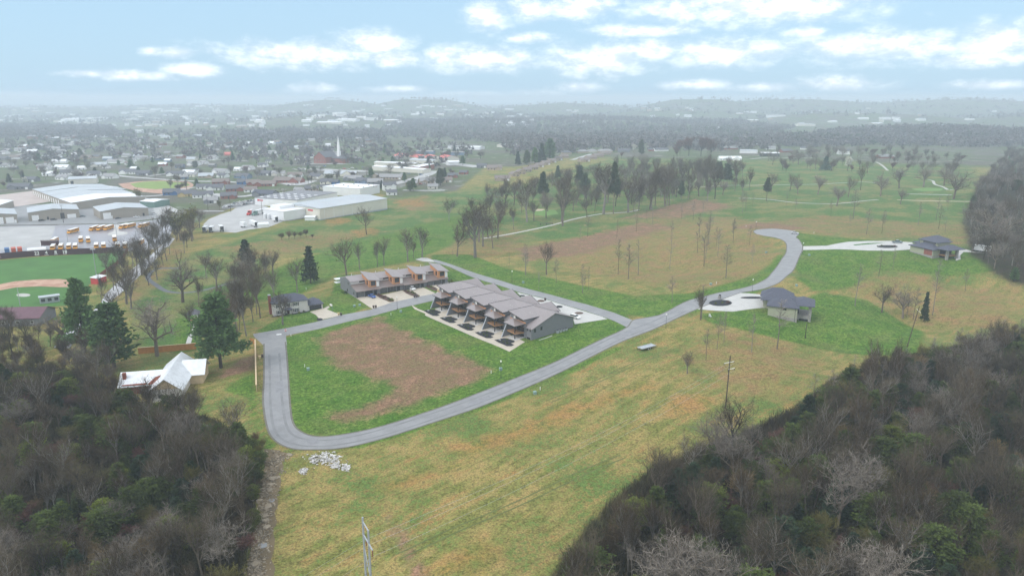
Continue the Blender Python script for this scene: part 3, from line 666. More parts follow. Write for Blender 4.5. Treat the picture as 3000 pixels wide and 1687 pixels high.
# small round field and streets of the town
sheet('round_field', P_('1', [(1190,890),(1400,865),(1650,855),(1900,870),(1960,900),(1900,945),(1640,990),(1400,970),(1240,930)]), M['clay'], .10, label='clay rim of the small field behind the warehouses')
sheet('round_field', P_('1', [(1310,888),(1450,868),(1650,862),(1880,880),(1920,905),(1800,930),(1560,945),(1360,925)]), M['field_pale'], .13, label='grass of the small field behind the warehouses')
TOWN_ROADS = [([('1',-50,640),('1',60,620),('1',220,590),('1',300,580)], 7), ([('1',1100,790),('1',1250,815),('1',1500,835),('1',1900,860),('1',2300,870),('1',2700,890)], 9), ([('1',1500,810),('1',1650,790),('1',1740,770)], 7),
   ([('1',1380,1020),('1',1650,1000),('1',1800,950),('1',1960,925)], 7), ([('1',2140,990),('1',2300,1020),('1',2500,1010),('1',2620,985)], 10), ([('1',2050,1165),('1',2250,1165)], 5),
   ([('2',420,740),('2',640,745),('2',900,760),('2',1150,760)], 22), ([('2',480,690),('2',640,685),('2',900,690)], 12), ([('2',1380,890),('2',1560,850),('2',1720,800),('2',1780,760)], 14), ([('2',1480,952),('2',1700,958),('2',1900,955)], 6), ([('2',900,960),('2',1050,950),('2',1130,965)], 6),
   ([('2',1500,660),('2',1800,670),('2',2000,690),('2',2250,720)], 22), ([('2',1560,520),('2',1900,540),('2',2250,548)], 10), ([('3',600,650),('3',700,620),('3',800,590)], 8), ([('3',2400,640),('3',2576,625),('4',150,632),('4',500,630)], 6),
   ([('1',900,440),('1',1500,470),('1',2300,500)], 8), ([('1',1700,600),('1',2100,640),('1',2500,660)], 7), ([('2',300,880),('2',420,900),('2',560,860)], 14)]
for pts, w in TOWN_ROADS:
    band('town_street', [G(*p) for p in pts], w, M['gravel'], .15)
for i, o in enumerate([o for o in COL.objects if o.name.startswith('town_street')]): o['label'] = 'pale street among the houses of the hazy town'

# ------------------------------------------------------------------ building helpers
def frame(pa, pb):
    """origin, yaw and length of a wall whose left foot is pa and right foot pb"""
    d = Vector((pb[0] - pa[0], pb[1] - pa[1], 0)); return Vector(pa), math.atan2(d.y, d.x), d.length
def L2W(o, x, y):
    c, s = math.cos(o.rotation_euler.z), math.sin(o.rotation_euler.z)
    return o.location.x + x * c - y * s, o.location.y + x * s + y * c
def window(parent, x, y, z, w, h, face='-y', m='glass', fm='trim_dark', t=.06, name='window', bars=(0, 0)):
    """framed window standing proud of a wall; x,y,z = centre on the wall plane"""
    f, p = MB(), MB(); b = .09
    def bx(mb, a0, a1, c0, c1, d0, d1):
        if face == '-y': mb.box(x + a0, x + a1, y - d1, y - d0, z + c0, z + c1)
        elif face == '+y': mb.box(x + a0, x + a1, y + d0, y + d1, z + c0, z + c1)
        elif face == '-x': mb.box(x - d1, x - d0, y + a0, y + a1, z + c0, z + c1)
        else: mb.box(x + d0, x + d1, y + a0, y + a1, z + c0, z + c1)
    bx(f, -w / 2, -w / 2 + b, -h / 2, h / 2, -.05, t); bx(f, w / 2 - b, w / 2, -h / 2, h / 2, -.05, t)
    bx(f, -w / 2 + b, w / 2 - b, h / 2 - b, h / 2, -.05, t); bx(f, -w / 2 + b, w / 2 - b, -h / 2, -h / 2 + b, -.05, t)
    for i in range(bars[0]): k = -w / 2 + w * (i + 1) / (bars[0] + 1); bx(f, k - .04, k + .04, -h / 2 + b, h / 2 - b, -.04, t - .01)
    for i in range(bars[1]): k = -h / 2 + h * (i + 1) / (bars[1] + 1); bx(f, -w / 2 + b, w / 2 - b, k - .04, k + .04, -.04, t - .02)
    bx(p, -w / 2 + b, w / 2 - b, -h / 2 + b, h / 2 - b, -.02, .025)
    fo = f.build(name, M[fm], parent); p.build('pane', M[m], fo)
    return fo
def hip(mb, x0, x1, y0, y1, ze, rise, oh=.6, t=.22, mi=0):
    x0 -= oh; x1 += oh; y0 -= oh; y1 += oh; w, d = x1 - x0, y1 - y0
    if w >= d: a, b = (x0 + d / 2, (y0 + y1) / 2, ze + rise), (x1 - d / 2, (y0 + y1) / 2, ze + rise)
    else: a, b = ((x0 + x1) / 2, y0 + w / 2, ze + rise), ((x0 + x1) / 2, y1 - w / 2, ze + rise)
    c = [(x0, y0, ze), (x1, y0, ze), (x1, y1, ze), (x0, y1, ze)]
    vs_ = c + [a, b] + [(p[0], p[1], ze - t) for p in c]
    fs = [(0, 1, 5, 4), (1, 2, 5), (2, 3, 4, 5), (3, 0, 4)] if w >= d else [(0, 1, 4), (1, 2, 5, 4), (2, 3, 5), (3, 0, 4, 5)]
    mb.add(vs_, fs + [(9, 8, 7, 6), (1, 0, 6, 7), (2, 1, 7, 8), (3, 2, 8, 9), (0, 3, 9, 6)], mi)
def gable_walls(mb, w, d, z0, ze, rise, axis='x', mi=0, x0=0, y0=0):
    if axis == 'x': mb.extr_x([(y0, z0), (y0 + d, z0), (y0 + d, ze), (y0 + d / 2, ze + rise), (y0, ze)], x0, x0 + w, mi)
    else: mb.extr_y([(x0, z0), (x0 + w, z0), (x0 + w, ze), (x0 + w / 2, ze + rise), (x0, ze)], y0, y0 + d, mi)
def gable_roof(mb, w, d, ze, rise, axis='x', oh=.5, t=.18, mi=0, x0=0, y0=0):
    if axis == 'x':
        k = rise / (d / 2); e = .04
        for s in (0, 1):
            ya, za = (y0 - oh, ze - oh * k) if s == 0 else (y0 + d + oh, ze - oh * k)
            q = [(x0 - oh, ya, za + t), (x0 + w + oh, ya, za + t), (x0 + w + oh, y0 + d / 2, ze + rise + t), (x0 - oh, y0 + d / 2, ze + rise + t)]
            mb.slab(q if s == 0 else [q[1], q[0], q[3], q[2]], t - e, mi)
    else:
        k = rise / (w / 2); e = .04
        for s in (0, 1):
            xa, za = (x0 - oh, ze - oh * k) if s == 0 else (x0 + w + oh, ze - oh * k)
            q = [(xa, y0 - oh, za + t), (x0 + w / 2, y0 - oh, ze + rise + t), (x0 + w / 2, y0 + d + oh, ze + rise + t), (xa, y0 + d + oh, za + t)]
            mb.slab(q if s == 0 else q[::-1], t - e, mi)

# ------------------------------------------------------------------ front townhouses (five units, sail roofs)
UD = Vector((.62, -.784, 0)).normalized()
O1 = Vector((-32.5, 314.3, 0)); O1.z = 0.
fr = thing('townhouse_row', O1, math.atan2(UD.y, UD.x), 'row of five grey townhouses with sail-like brown metal roofs and timber balconies', 'townhouse')
UW = 12.8
def ridge_front(Yv): return 9.9 - .37 * (11.8 - Yv)
def ridge_back(Yv): return 9.9 - .345 * (Yv - 11.8)
for i in range(5):
    x = UW * i; w1 = x + UW
    wl_ = MB()
    wl_.extr_x([(.2, -1.5), (22, -1.5), (22, ridge_back(22) - .15), (11.8, 9.75), (.2, ridge_front(.2) - .15)], x + .03, w1 - .03)
    wl_.add([(x + .05, .25, ridge_front(.25) - .2), (x + 8.2, .25, ridge_front(.25) - .2), (x + 8.2, .25, 8.25), (x + .05, .25, 9.8), (x + .05, 11.6, 9.8), (x + .05, 11.6, 9.7), (x + 8.2, 7.2, 8.2)],
            [(0, 1, 2, 3), (0, 3, 4, 5), (1, 6, 2)])
    wall = wl_.build('unit_wall', M['siding_grey'], fr)
    rf = MB()
    rf.slab([(x - .02, -.1, ridge_front(-.1)), (w1 + .02 + (.5 if i == 4 else 0), -.1, ridge_front(-.1)), (w1 + .02 + (.5 if i == 4 else 0), 11.8, 9.9), (x - .02, 11.8, 9.9)], .14)
    rf.slab([(x - .02, 11.8, 9.901), (w1 + .02 + (.5 if i == 4 else 0), 11.8, 9.901), (w1 + .02 + (.5 if i == 4 else 0), 22.7, ridge_back(22.7)), (x - .02, 22.7, ridge_back(22.7))], .14)
    roof = rf.build('roof', M['roof_metal'], fr)
    s = MB(); s.slab([(x - .15, -.9, 10.06), (x + 8.6, -.4, 8.22), (x + 8.75, 7.6, 8.28), (x - .15, 12.2, 10.06)], .16); s.build('sail_roof', M['roof_metal'], fr)
    s = MB(); s.slab([(x - .1, 11.9, 10.05), (x + 4.6, 19.2, 7.42), (x + 5.2, 21.8, 7.15), (x - .1, 21.2, 10.02)], .16); s.build('rear_sail_roof', M['roof_metal'], fr)
    s = MB(); s.add([(x + .0, 12, 9.8), (x + .0, 21, 9.85), (x + .0, 21, 6.6), (x + 4.9, 21.2, 7.0), (x + 4.9, 21.2, 6.5)], [(0, 1, 2), (1, 3, 4, 2)]); s.build('gable_panel', M['siding_grey'], fr)
    s = MB(); s.slab([(x - .1, -.95, 9.88), (x + 8.5, -.45, 8.06), (x + 8.5, .2, 8.06), (x - .1, .2, 9.88)], .08); s.build('soffit', M['copper'], fr)
    s = MB(); s.box(x + 2.3, x + 3.2, -.02, .24, 7.35, 9.2); s.build('white_panel', M['wall_white'], fr)
    s = MB(); s.slab([(x + 3.35, .14, 9.05), (x + 8.0, .14, 8.12), (x + 8.0, .24, 8.12), (x + 3.35, .24, 9.05)], 1.15 if False else .9); cw = s.build('clerestory_window', M['glass'], fr)
    for k in range(5):
        s = MB(); xx = x + 3.5 + k * 1.05; s.box(xx, xx + .1, .06, .13, 7.4, 9.0 - (xx - x - 3.35) * .2); s.build('mullion', M['trim_dark'], cw)
    for A_, B_ in (((x - .2, -.97, 10.02), (x + 8.72, -.46, 8.16)), ((x + 8.72, -.46, 8.16), (x + 8.85, 7.7, 8.24)), ((x - .2, 12.2, 10.02), (x - .2, -.97, 10.02)), ((x + 5.25, 21.85, 7.1), (x - .15, 21.25, 9.97))):
        s = MB(); s.tube([A_, B_], [.15, .15], 4); s.build('fascia', M['trim_dark'], fr)
    s = MB(); s.box(x + .3, x + 9.5, -.15, .19, 6.9, 7.35); s.build('copper_band', M['copper'], fr)
    # porch canopy: two folded planes over a corner post
    A, B, Cc, D = (x + .1, -3.4, 6.0), (x + 7.9, -4.0, 6.15), (x + 9.6, -.2, 6.95), (x + 2.1, -.15, 7.6)
    s = MB(); s.tube([(A[0], A[1] - .05, A[2] - .06), (B[0] + .05, B[1] - .05, B[2] - .06), (Cc[0] + .05, Cc[1], Cc[2] - .06)], [.13, .13, .13], 4); s.build('canopy_fascia', M['trim_dark'], fr)
    s = MB(); s.slab([A, B, D], .16); s.slab([B, Cc, D], .16); can = s.build('canopy', M['roof_metal'], fr)
    can.data.materials.append(M['roof_brown'])  # right plane darker brown: shading across the fold put into its colour
    for p in can.data.polygons:
        if p.index >= 5: p.material_index = 1
    s = MB(); s.add([(A[0], A[1], A[2] - .17), (B[0], B[1], B[2] - .17), (Cc[0], Cc[1], Cc[2] - .17), (D[0], D[1], D[2] - .5)], [(3, 1, 0), (3, 2, 1)]); s.build('canopy_soffit', M['trim_dark'], can)
    s = MB(); s.box(x + 7.35, x + 7.65, -3.75, -3.45, -1, 6.1); s.build('post', M['trim_dark'], fr)
    s = MB(); s.slab([(x + 2.0, -3.2, 3.3), (x + 7.9, -3.9, 3.3), (x + 8.6, .15, 3.3), (x + 2.0, .15, 3.3)], .32); dk = s.build('balcony', M['wood_deck'], fr)
    s = MB()
    for (a, b) in (((x + 2.1, -3.15), (x + 7.8, -3.82)), ((x + 7.8, -3.82), (x + 8.5, .1))):
        for zz in (3.6, 3.85, 4.1, 4.35): s.tube([(a[0], a[1], zz), (b[0], b[1], zz)], [.018, .018], 4)
        for k in range(5): q = Vector(a).lerp(Vector(b), k / 4); s.tube([(q[0], q[1], 3.3), (q[0], q[1], 4.4)], [.03, .03], 4)
    s.build('railing', M['trim_dark'], dk)
    s = MB(); s.extr_x([(-6.6, -1.2), (.15, -1.2), (.15, 6.9), (-3.0, 6.0)], x + 1.7, x + 1.97); fin = s.build('party_fin', M['siding_grey'], fr)
    s = MB(); s.extr_x([(-6.75, -1.2), (-6.6, -1.2), (-3.0, 6.0), (-3.15, 6.02)], x + 1.65, x + 2.03); s.build('fin_edge', M['steel'], fin)
    for (lx, zz, hh) in ((2.4, 1.25, 2.3), (4.9, 1.25, 2.3), (7.3, 1.25, 2.3), (2.4, 4.6, 2.3), (4.9, 4.6, 2.3), (7.3, 4.6, 2.3)):
        window(fr, x + lx, .2, zz, 2.2, hh, bars=(1, 0), name='glass_door' if lx > 4 and lx < 6 else 'window')
    if i < 4:
        window(fr, x + 10.7, .2, 5.0, 1.0, 1.4); window(fr, x + 10.7, .2, 1.4, 1.0, 1.6)
    s = MB(); s.tube([(x + 4.5, 6.5, 8.0), (x + 4.5, 6.5, 9.2)], [.09, .09], 6); s.build('vent_pipe', M['white_paint'], fr)
    s = MB(); s.tube([(x + 5.7, 6.8, 8.0), (x + 5.7, 6.8, 8.95)], [.07, .07], 6); s.build('vent_pipe', M['white_paint'], fr)
    for (lx, ww) in ((1.9, 2.6), (6.5, 4.4), (10.8, 1.2)):
        window(fr, x + lx, 22, 4.0, ww, 2.5, '+y', name='garage_door' if ww > 2 else 'door', bars=(2, 3) if ww > 2 else (0, 0))
for (lx, ly) in ((10.6, 5.0), (12.1, 5.0)): window(fr, 51.2 + lx, .2, ly, .75, 1.4)
window(fr, 51.2 + 11.2, .2, .9, 1.9, 2.0, name='basement_window', bars=(1, 1))
for (yy, zz) in ((2.0, 4.6), (5.2, 4.9)): window(fr, 64 - .03, yy, zz, .95, 1.4, '+x')
s = MB(); s.box(60.85, 60.98, .05, .19, -1, 6.4); s.build('downspout', M['trim_dark'], fr)
for yy in (12.4, 13.9, 15.4, 16.9):
    s = MB(); s.box(64.25, 65.1, yy, yy + .95, 1.2, 2.7); ac = s.build('air_conditioner', M['steel'], fr)
    s = MB(); s.tube([(64.67, yy + .47, 2.69), (64.67, yy + .47, 2.76)], [.36, .36], 12); s.build('fan_grille', M['trim_dark'], ac)
# terrace pieces, beds and planting belong to the ground around it
for i in range(5):
    x = UW * i
    bed = [(x + 2.6, -9.8), (x + 3.0, -8.0), (x + 3.5, -6.0), (x + 4.6, -5.2), (x + 9.0, -4.9), (x + 10.2, -6.0), (x + 10.1, -7.6), (x + 12.3, -7.7), (x + 12.7, -9.4), (x + 11.4, -10.6), (x + 6.0, -10.4)]
    pts = [Vector((*L2W(fr, *p), 0)) for p in bed]
    o = sheet('mulch_bed', pts, M['mulch'], .13, 3, label='black mulch bed before the front townhouses, ' + ('rightmost' if i == 4 else ORD[i]))
    pts = [Vector((*L2W(fr, *p), 0)) for p in [(x + 3.4, -4.3), (x + 9.0, -4.7), (x + 8.8, .15), (x + 3.2, .15)]]
    sheet('patio', pts, M['concrete'], .12, 3, label='pale patio under a balcony of the front townhouses, ' + ('rightmost' if i == 4 else ORD[i]))
    for j, (lx, ly, rr, m_) in enumerate([(4.6, -8.6, .6, 'rock_grey'), (7.2, -8.8, .5, 'leaf_cedar'), (9.6, -8.9, .55, 'leaf_cedar'), (6.0, -6.4, .45, 'leaf_cedar')]):
        gx, gy = L2W(fr, x + lx, ly); mb = MB(); rr_ = random.Random(i * 10 + j)
        if m_ == 'rock_grey':
            bm = bmesh.new(); bmesh.ops.create_icosphere(bm, subdivisions=1, radius=rr)
            for v in bm.verts: v.co *= rr_.uniform(.75, 1.2); v.co.z *= .7
            me_ = bpy.data.meshes.new('boulder'); bm.to_mesh(me_); bm.free(); me_.materials.append(M['rock_grey']); o = obj('boulder', me_); o.location = (gx, gy, hz(gx, gy) + .3)
            tag(o, 'pale boulder on the black mulch bed, ' + ('rightmost' if i == 4 else ORD[i]) + ' bed', 'boulder', 'boulders on the mulch beds')
        else:
            for k in range(60):
                a = rr_.uniform(0, 6.28); b = rr_.uniform(0, 1.5); c = Vector((math.cos(a) * math.cos(b), math.sin(a) * math.cos(b), math.sin(b))) * rr * rr_.uniform(.6, 1.2)
                q = [c + Vector((rr_.uniform(-.2, .2), rr_.uniform(-.2, .2), rr_.uniform(-.2, .2))) for _ in range(3)]; mb.add(q, [(0, 1, 2)])
            o = mb.build('garden_shrub', M[m_]); o.location = (gx, gy, hz(gx, gy) + .2)
            tag(o, 'tiny shrub planted in a black mulch bed of the front townhouses', 'shrub', 'shrubs in the mulch beds')
s = MB(); wp = [L2W(fr, *p) for p in ((61.5, -11.3), (65.3, -11.6), (65.6, -6), (65.8, -.5), (65.9, 4), (65.9, 9))]
zs = [.5, .55, .6, .9, 1.35, 1.75]
for a in range(len(wp) - 1):
    p, q = Vector((*wp[a], 0)), Vector((*wp[a + 1], 0)); nrm = Vector((-(q - p).y, (q - p).x, 0)).normalized() * .15
    s.add([p - nrm + Vector((0, 0, -2)), q - nrm + Vector((0, 0, -2)), q + nrm + Vector((0, 0, -2)), p + nrm + Vector((0, 0, -2)), p - nrm + Vector((0, 0, zs[a])), q - nrm + Vector((0, 0, zs[a + 1])), q + nrm + Vector((0, 0, zs[a + 1])), p + nrm + Vector((0, 0, zs[a]))],
          [(0, 3, 2, 1), (4, 5, 6, 7), (0, 1, 5, 4), (1, 2, 6, 5), (2, 3, 7, 6), (3, 0, 4, 7)])
tag(s.build('retaining_wall', M['concrete']), 'low pale retaining wall at the right end of the front terrace', 'wall')

# ------------------------------------------------------------------ rear townhouses (four units)
a_, b_ = G('6', 1000, 760), G('6', 1930, 612)
o2, yaw2, len2 = frame(a_, b_)
o2.z = min(a_.z, b_.z)
rr2 = thing('townhouse_row', o2, yaw2, 'row of four grey townhouses with glass garage doors and copper pop-up rooms', 'townhouse')
uw = len2 / 4
for i in range(4):
    x = uw * i; w1 = x + uw; st = -1.1 if i % 2 == 0 else 0.   # alternate units step forward
    s = MB(); s.extr_x([(st, -2), (9.5, -2), (9.5, 4.5), (6.2, 4.55), (st, 3.05)], x + .02, w1 - .02); s.build('lower_wall', M['siding_grey'], rr2)
    s = MB(); s.slab([(x - .1, st - 1.0, 3.05), (w1 + .15, st - 1.0, 3.05), (w1 + .15, 6.6, 4.78), (x - .1, 6.6, 4.78)], .15); s.build('lower_roof', M['roof_brown'], rr2)
    s = MB(); s.extr_x([(6.35, 3.5), (20, -2), (20, 5.4), (12.5, 7.35), (6.35, 6.2)], x + .03, w1 - .03); s.build('upper_wall', M['wall_white'] if i else M['wall_white'], rr2)
    s = MB(); s.slab([(x - .12, 5.5, 6.2), (w1 + .12, 5.5, 6.2), (w1 + .12, 12.5, 7.6), (x - .12, 12.5, 7.6)], .15)
    s.slab([(x - .12, 12.5, 7.601), (w1 + .12, 12.5, 7.601), (w1 + .12, 20.8, 5.4), (x - .12, 20.8, 5.4)], .15); s.build('upper_roof', M['roof_metal'], rr2)
    window(rr2, x + 6.0, 6.35, 5.55, 3.0, .75)
    # copper pop-up room
    s = MB(); s.add([(x + 7.2, .9, 3.2), (x + 12.2, .9, 3.2), (x + 12.2, 9, 4.6), (x + 7.2, 9, 4.6), (x + 7.2, .9, 7.3), (x + 12.2, .9, 6.5), (x + 12.2, 10.0, 7.9), (x + 7.2, 10.0, 9.2)],
                    [(0, 3, 2, 1), (4, 5, 6, 7), (0, 1, 5, 4), (1, 2, 6, 5), (2, 3, 7, 6), (3, 0, 4, 7)]); pop = s.build('popup_room', M['copper'], rr2)
    s = MB(); s.slab([(x + 6.9, .3, 7.4), (x + 13.0, .1, 6.45), (x + 13.0, 10.8, 8.0), (x + 6.9, 11.2, 9.5)], .2); s.build('popup_roof', M['roof_metal'], rr2)
    s = MB(); s.box(x + 10.9, x + 12.3, .75, 1.2, 3.4, 6.4); s.build('white_panel', M['wall_white'], rr2)
    window(rr2, x + 9.4, .9, 5.3, 2.3, 2.2, bars=(1, 0)); window(rr2, x + 7.2, 2.9, 5.5, 1.5, 2.1, '-x')
    # garage fronts
    window(rr2, x + 2.2, st, 1.35, 3.1, 2.6, name='garage_door', bars=(2, 4), m='glass_pale'); window(rr2, x + 6.4, st, 1.4, 3.5, 2.6, name='garage_door', bars=(1, 1))
    window(rr2, x + 9.6, st, 1.3, 1.5, 2.4, name='door'); 
    s = MB()
    for px_ in (.15, 4.05, 8.5): s.box(x + px_, x + px_ + .3, st - .8, st - .5, -1, 3.0)
    s.build('porch_post', M['trim_dark'], rr2)
    s = MB(); s.tube([(x + 3, 12, 7), (x + 3, 12, 8.6)], [.08, .08], 6); s.build('vent_pipe', M['white_paint'], rr2)
s = MB(); s.extr_x([(5.5, -2), (20, -2), (20, 5.25), (12.5, 7.2), (6.3, 6.05), (5.5, 4.4)], -.12, .02); s.build('end_wall', M['siding_grey'], rr2)
for (yy, zz) in ((8.5, 4.9), (1.8, 1.6), (10, 1.4)): window(rr2, -.12 if yy > 5 else .02, yy, zz, .9, 1.2, '-x')
for zz in (2.7, 4.4):
    s = MB(); s.box(-2.2, 1.5, 20.1, 23.5, zz, zz + .15); s.build('rear_awning', M['roof_pale'], rr2)
s = MB(); s.extr_x([(-.9, -2), (5, -2), (5, .25), (-.9, .25)], -.1, 0); s.build('stone_base', M['stone'], rr2)

# ------------------------------------------------------------------ white brick house with garage
a_, b_, c_ = G('d', 640, 990), G('d', 1700, 830), G('d', 2130, 760)
o3, yaw3, l3 = frame(a_, G('d', 1690, 835)); o3.z = min(a_.z, b_.z, c_.z)
wh = thing('brick_house', o3, yaw3, 'two-storey whitewashed brick house with slate roof, black shutters and a garage', 'house')
W3 = l3 * .99
s = MB(); s.box(0, W3, 0, 8.6, -1, 5.5); s.build('wall', M['brick_white'], wh)
s = MB(); hip(s, 0, W3, 0, 8.6, 5.5, 2.6, .55); s.build('roof', M['roof_slate'], wh)
gw = (Vector((c_.x - b_.x, c_.y - b_.y, 0))).length
gw = max(gw, 6.6)
s = MB(); s.box(W3 + .02, W3 + gw, .6, 8.0, -1, 2.75); s.build('garage_wall', M['brick_white'], wh)
s = MB(); hip(s, W3 + .6, W3 + gw, .6, 8.0, 2.75, 2.2, .55); s.build('garage_roof', M['roof_slate'], wh)
s = MB(); s.box(W3 + .75, W3 + gw - .55, .5, .58, 0, 2.3); gd = s.build('garage_door', M['trim_dark'], wh)
s = MB()
for k in range(1, 4): s.box(W3 + .8, W3 + gw - .6, .47, .5, k * .58 - .02, k * .58 + .02)
s.build('panel_joint', M['siding_dark'], gd)
for (lx, zz) in ((2.2, 4.1), (6.2, 4.1), (9.6, 4.1), (2.2, 1.4), (9.6, 1.4)):
    w_ = 1.0 if lx < 9 else 1.7
    window(wh, lx, 0, zz, w_, 1.35 if zz > 3 else 1.6, fm='white_paint', bars=(0 if lx < 9 else 1, 1))
    for sgn in (-1, 1):
        s = MB(); k = lx + sgn * (w_ / 2 + .24); s.box(k - .18, k + .18, -.05, .01, zz - .75, zz + .75); s.build('shutter', M['trim_dark'], wh)
s = MB(); s.box(5.7, 6.7, -.04, .02, .1, 2.2); s.build('door', M['maroon'], wh)
s = MB(); hip(s, 4.4, 7.6, -1.9, -.1, 2.5, .8, .2); s.build('porch_roof', M['roof_slate'], wh)
for lx in (4.6, 7.4):
    s = MB(); s.box(lx - .09, lx + .09, -1.9, -1.72, -.5, 2.4); s.build('porch_post', M['trim_dark'], wh)
s = MB(); s.box(-.95, -.02, 3.2, 4.8, -1, 8.4); ch = s.build('chimney', M['brick'], wh)
s = MB(); s.box(-1.05, .05, 3.1, 4.9, 8.4, 8.6); s.build('chimney_cap', M['steel'], ch)
for P4 in ([(-1, -.1), (5, -.1), (5, -1.4), (-1.2, -1.6)], [(7.6, -.1), (W3 + .4, -.1), (W3 + .4, -1.3), (7.8, -1.9)]):
    sheet('mulch_bed', [Vector((*L2W(wh, *p), 0)) for p in P4], M['mulch'], .10, 3, label='dark planting bed at the foot of the white brick house, ' + ('left of its porch' if P4[0][0] < 0 else 'right of its porch'))

# ------------------------------------------------------------------ slate-roofed houses on the right ridge
a_, b_ = G('h', 470, 990), G('h', 1285, 1205)
o4, yaw4, l4 = frame(a_, b_); zb = max(a_.z, b_.z); o4.z = zb
h1 = thing('hillside_house', o4, yaw4, 'nearer ridge house with slate hip roofs, pale green stucco side and stone porch', 'house')
S4 = l4
s = MB(); s.box(0, S4, 0, 9, -5, 4.2); s.build('wall', M['stucco'], h1)
s = MB(); s.box(-.06, S4 + .06, -.06, 8.9, -5, -.2); s.build('stone_base', M['stone'], h1)
s = MB(); hip(s, 0, S4, 0, 9, 4.2, 3.3, .7); s.build('roof', M['roof_slate'], h1)
s = MB(); s.box(-2.5, S4 - 1, 9.02, 16, -5, 4.6); s.build('rear_wall', M['stucco'], h1)
s = MB(); hip(s, -3.0, S4 - 1, 7.5, 16, 4.7, 3.0, .7); s.build('rear_roof', M['roof_slate'], h1)
s = MB(); s.box(-3.0, 5, 16.02, 23, -4, 4.2); s.build('garage_wall', M['stone'], h1)
s = MB(); hip(s, -3.6, 9, 15, 23, 4.5, 3.2, .7); s.build('garage_roof', M['roof_slate'], h1)
for yy in (17.6, 20.8): s = MB(); s.box(-3.08, -3.02, yy - 1.3, yy + 1.3, 0, 2.9); s.build('garage_door', M['trim_dark'], h1)
s = MB(); s.box(S4 - 1, S4 + 5.5, 4.5, 15, -5, -.1); s.build('terrace', M['stone'], h1)
s = MB(); hip(s, S4 - 2, S4 + 6.0, 3.6, 15, 4.6, 2.2, .7); s.build('porch_roof', M['roof_slate'], h1)
for (lx, ly) in ((S4 + 5, 5), (S4 + 5, 14.4)): s = MB(); s.box(lx - .55, lx + .55, ly - .55, ly + .55, -.1, 4.5); s.build('stone_column', M['stone'], h1)
s = MB(); s.box(S4 - .4, S4 + .5, 8, 14.8, -.1, 4.4); s.build('porch_wall', M['siding_dark'], h1)
window(h1, S4 * .56, 0, 3.2, 1.5, .8, bars=(1, 0)); window(h1, S4 + 2.6, 4.5, -2.6, 3.6, 2.4, bars=(2, 0))
s = MB(); s.box(S4 - .9, S4 - .75, -.1, -.02, -5, 4.1); s.build('downspout', M['trim_dark'], h1)

a_, b_ = G('k', 1010, 560), G('k', 1490, 690)
o5, yaw5, l5 = frame(a_, b_); o5.x -= 7.0; o5.z = max(hz(o5.x, o5.y), b_.z) + .3
h2 = thing('hillside_house', o5, yaw5, 'house with stacked slate hip roofs and red timber panel, farther of the ridge pair', 'house')
S5 = l5
s = MB(); s.box(0, S5, 0, 10, -5, 3.6); s.build('wall', M['stucco'], h2)
s = MB(); s.box(-.06, S5 + .06, -.06, 9.9, -5, .1); s.build('stone_base', M['stone'], h2)
s = MB(); s.box(S5 * .62, S5 - .4, -.1, -.07, .2, 3.3); s.build('timber_panel', M['brick'], h2)
s = MB(); hip(s, 0, S5, 0, 10, 3.6, 2.2, .9); s.build('roof', M['roof_slate'], h2)
s = MB(); s.box(1.5, S5 - 2, 5, 14, 3, 6.9); s.build('upper_wall', M['stucco'], h2)
s = MB(); hip(s, 1.5, S5 - 2, 5, 14, 6.9, 2.4, .9); s.build('upper_roof', M['roof_slate'], h2)
s = MB(); s.box(-5, 3, 10.02, 20, -4, 3.8); s.build('garage_wall', M['stone'], h2)
s = MB(); hip(s, -5, 4, 8, 20, 3.8, 2.2, .9); s.build('garage_roof', M['roof_slate'], h2)
s = MB(); s.box(-3, 4, 14, 22, 3.5, 6.3); s.build('tower_wall', M['siding_dark'], h2)
s = MB(); hip(s, -3, 5, 13, 22, 6.3, 2.0, .9); s.build('tower_roof', M['roof_slate'], h2)
s = MB(); s.box(S5, S5 + 5.5, 4, 12, -5, -1.8); s.build('terrace', M['stone'], h2)
s = MB(); s.box(S5, S5 + 5.5, 4, 12, .6, .9); s.build('deck', M['wood_deck'], h2)
s = MB(); hip(s, S5 - 1, S5 + 6.4, 3, 14, 4.3, 2.0, .8); s.build('porch_roof', M['roof_slate'], h2)
for (lx, ly) in ((S5 + 5, 4.6), (S5 + 5, 11.4)): s = MB(); s.box(lx - .6, lx + .6, ly - .6, ly + .6, -5, 4.2); s.build('stone_column', M['stone'], h2)
s = MB(); s.box(S5 - .3, S5 + .4, 5, 13, -2, 4.1); s.build('porch_wall', M['siding_dark'], h2)
window(h2, (S5 - .5) / 2 + .5, 5, 6.0, S5 * .55, 1.0, bars=(3, 0), m='glass_pale')
for yy in (12.4, 16.6): s = MB(); s.box(-5.08, -5.02, yy - 1.4, yy + 1.4, -.3, 2.7); s.build('garage_door', M['trim_dark'], h2)

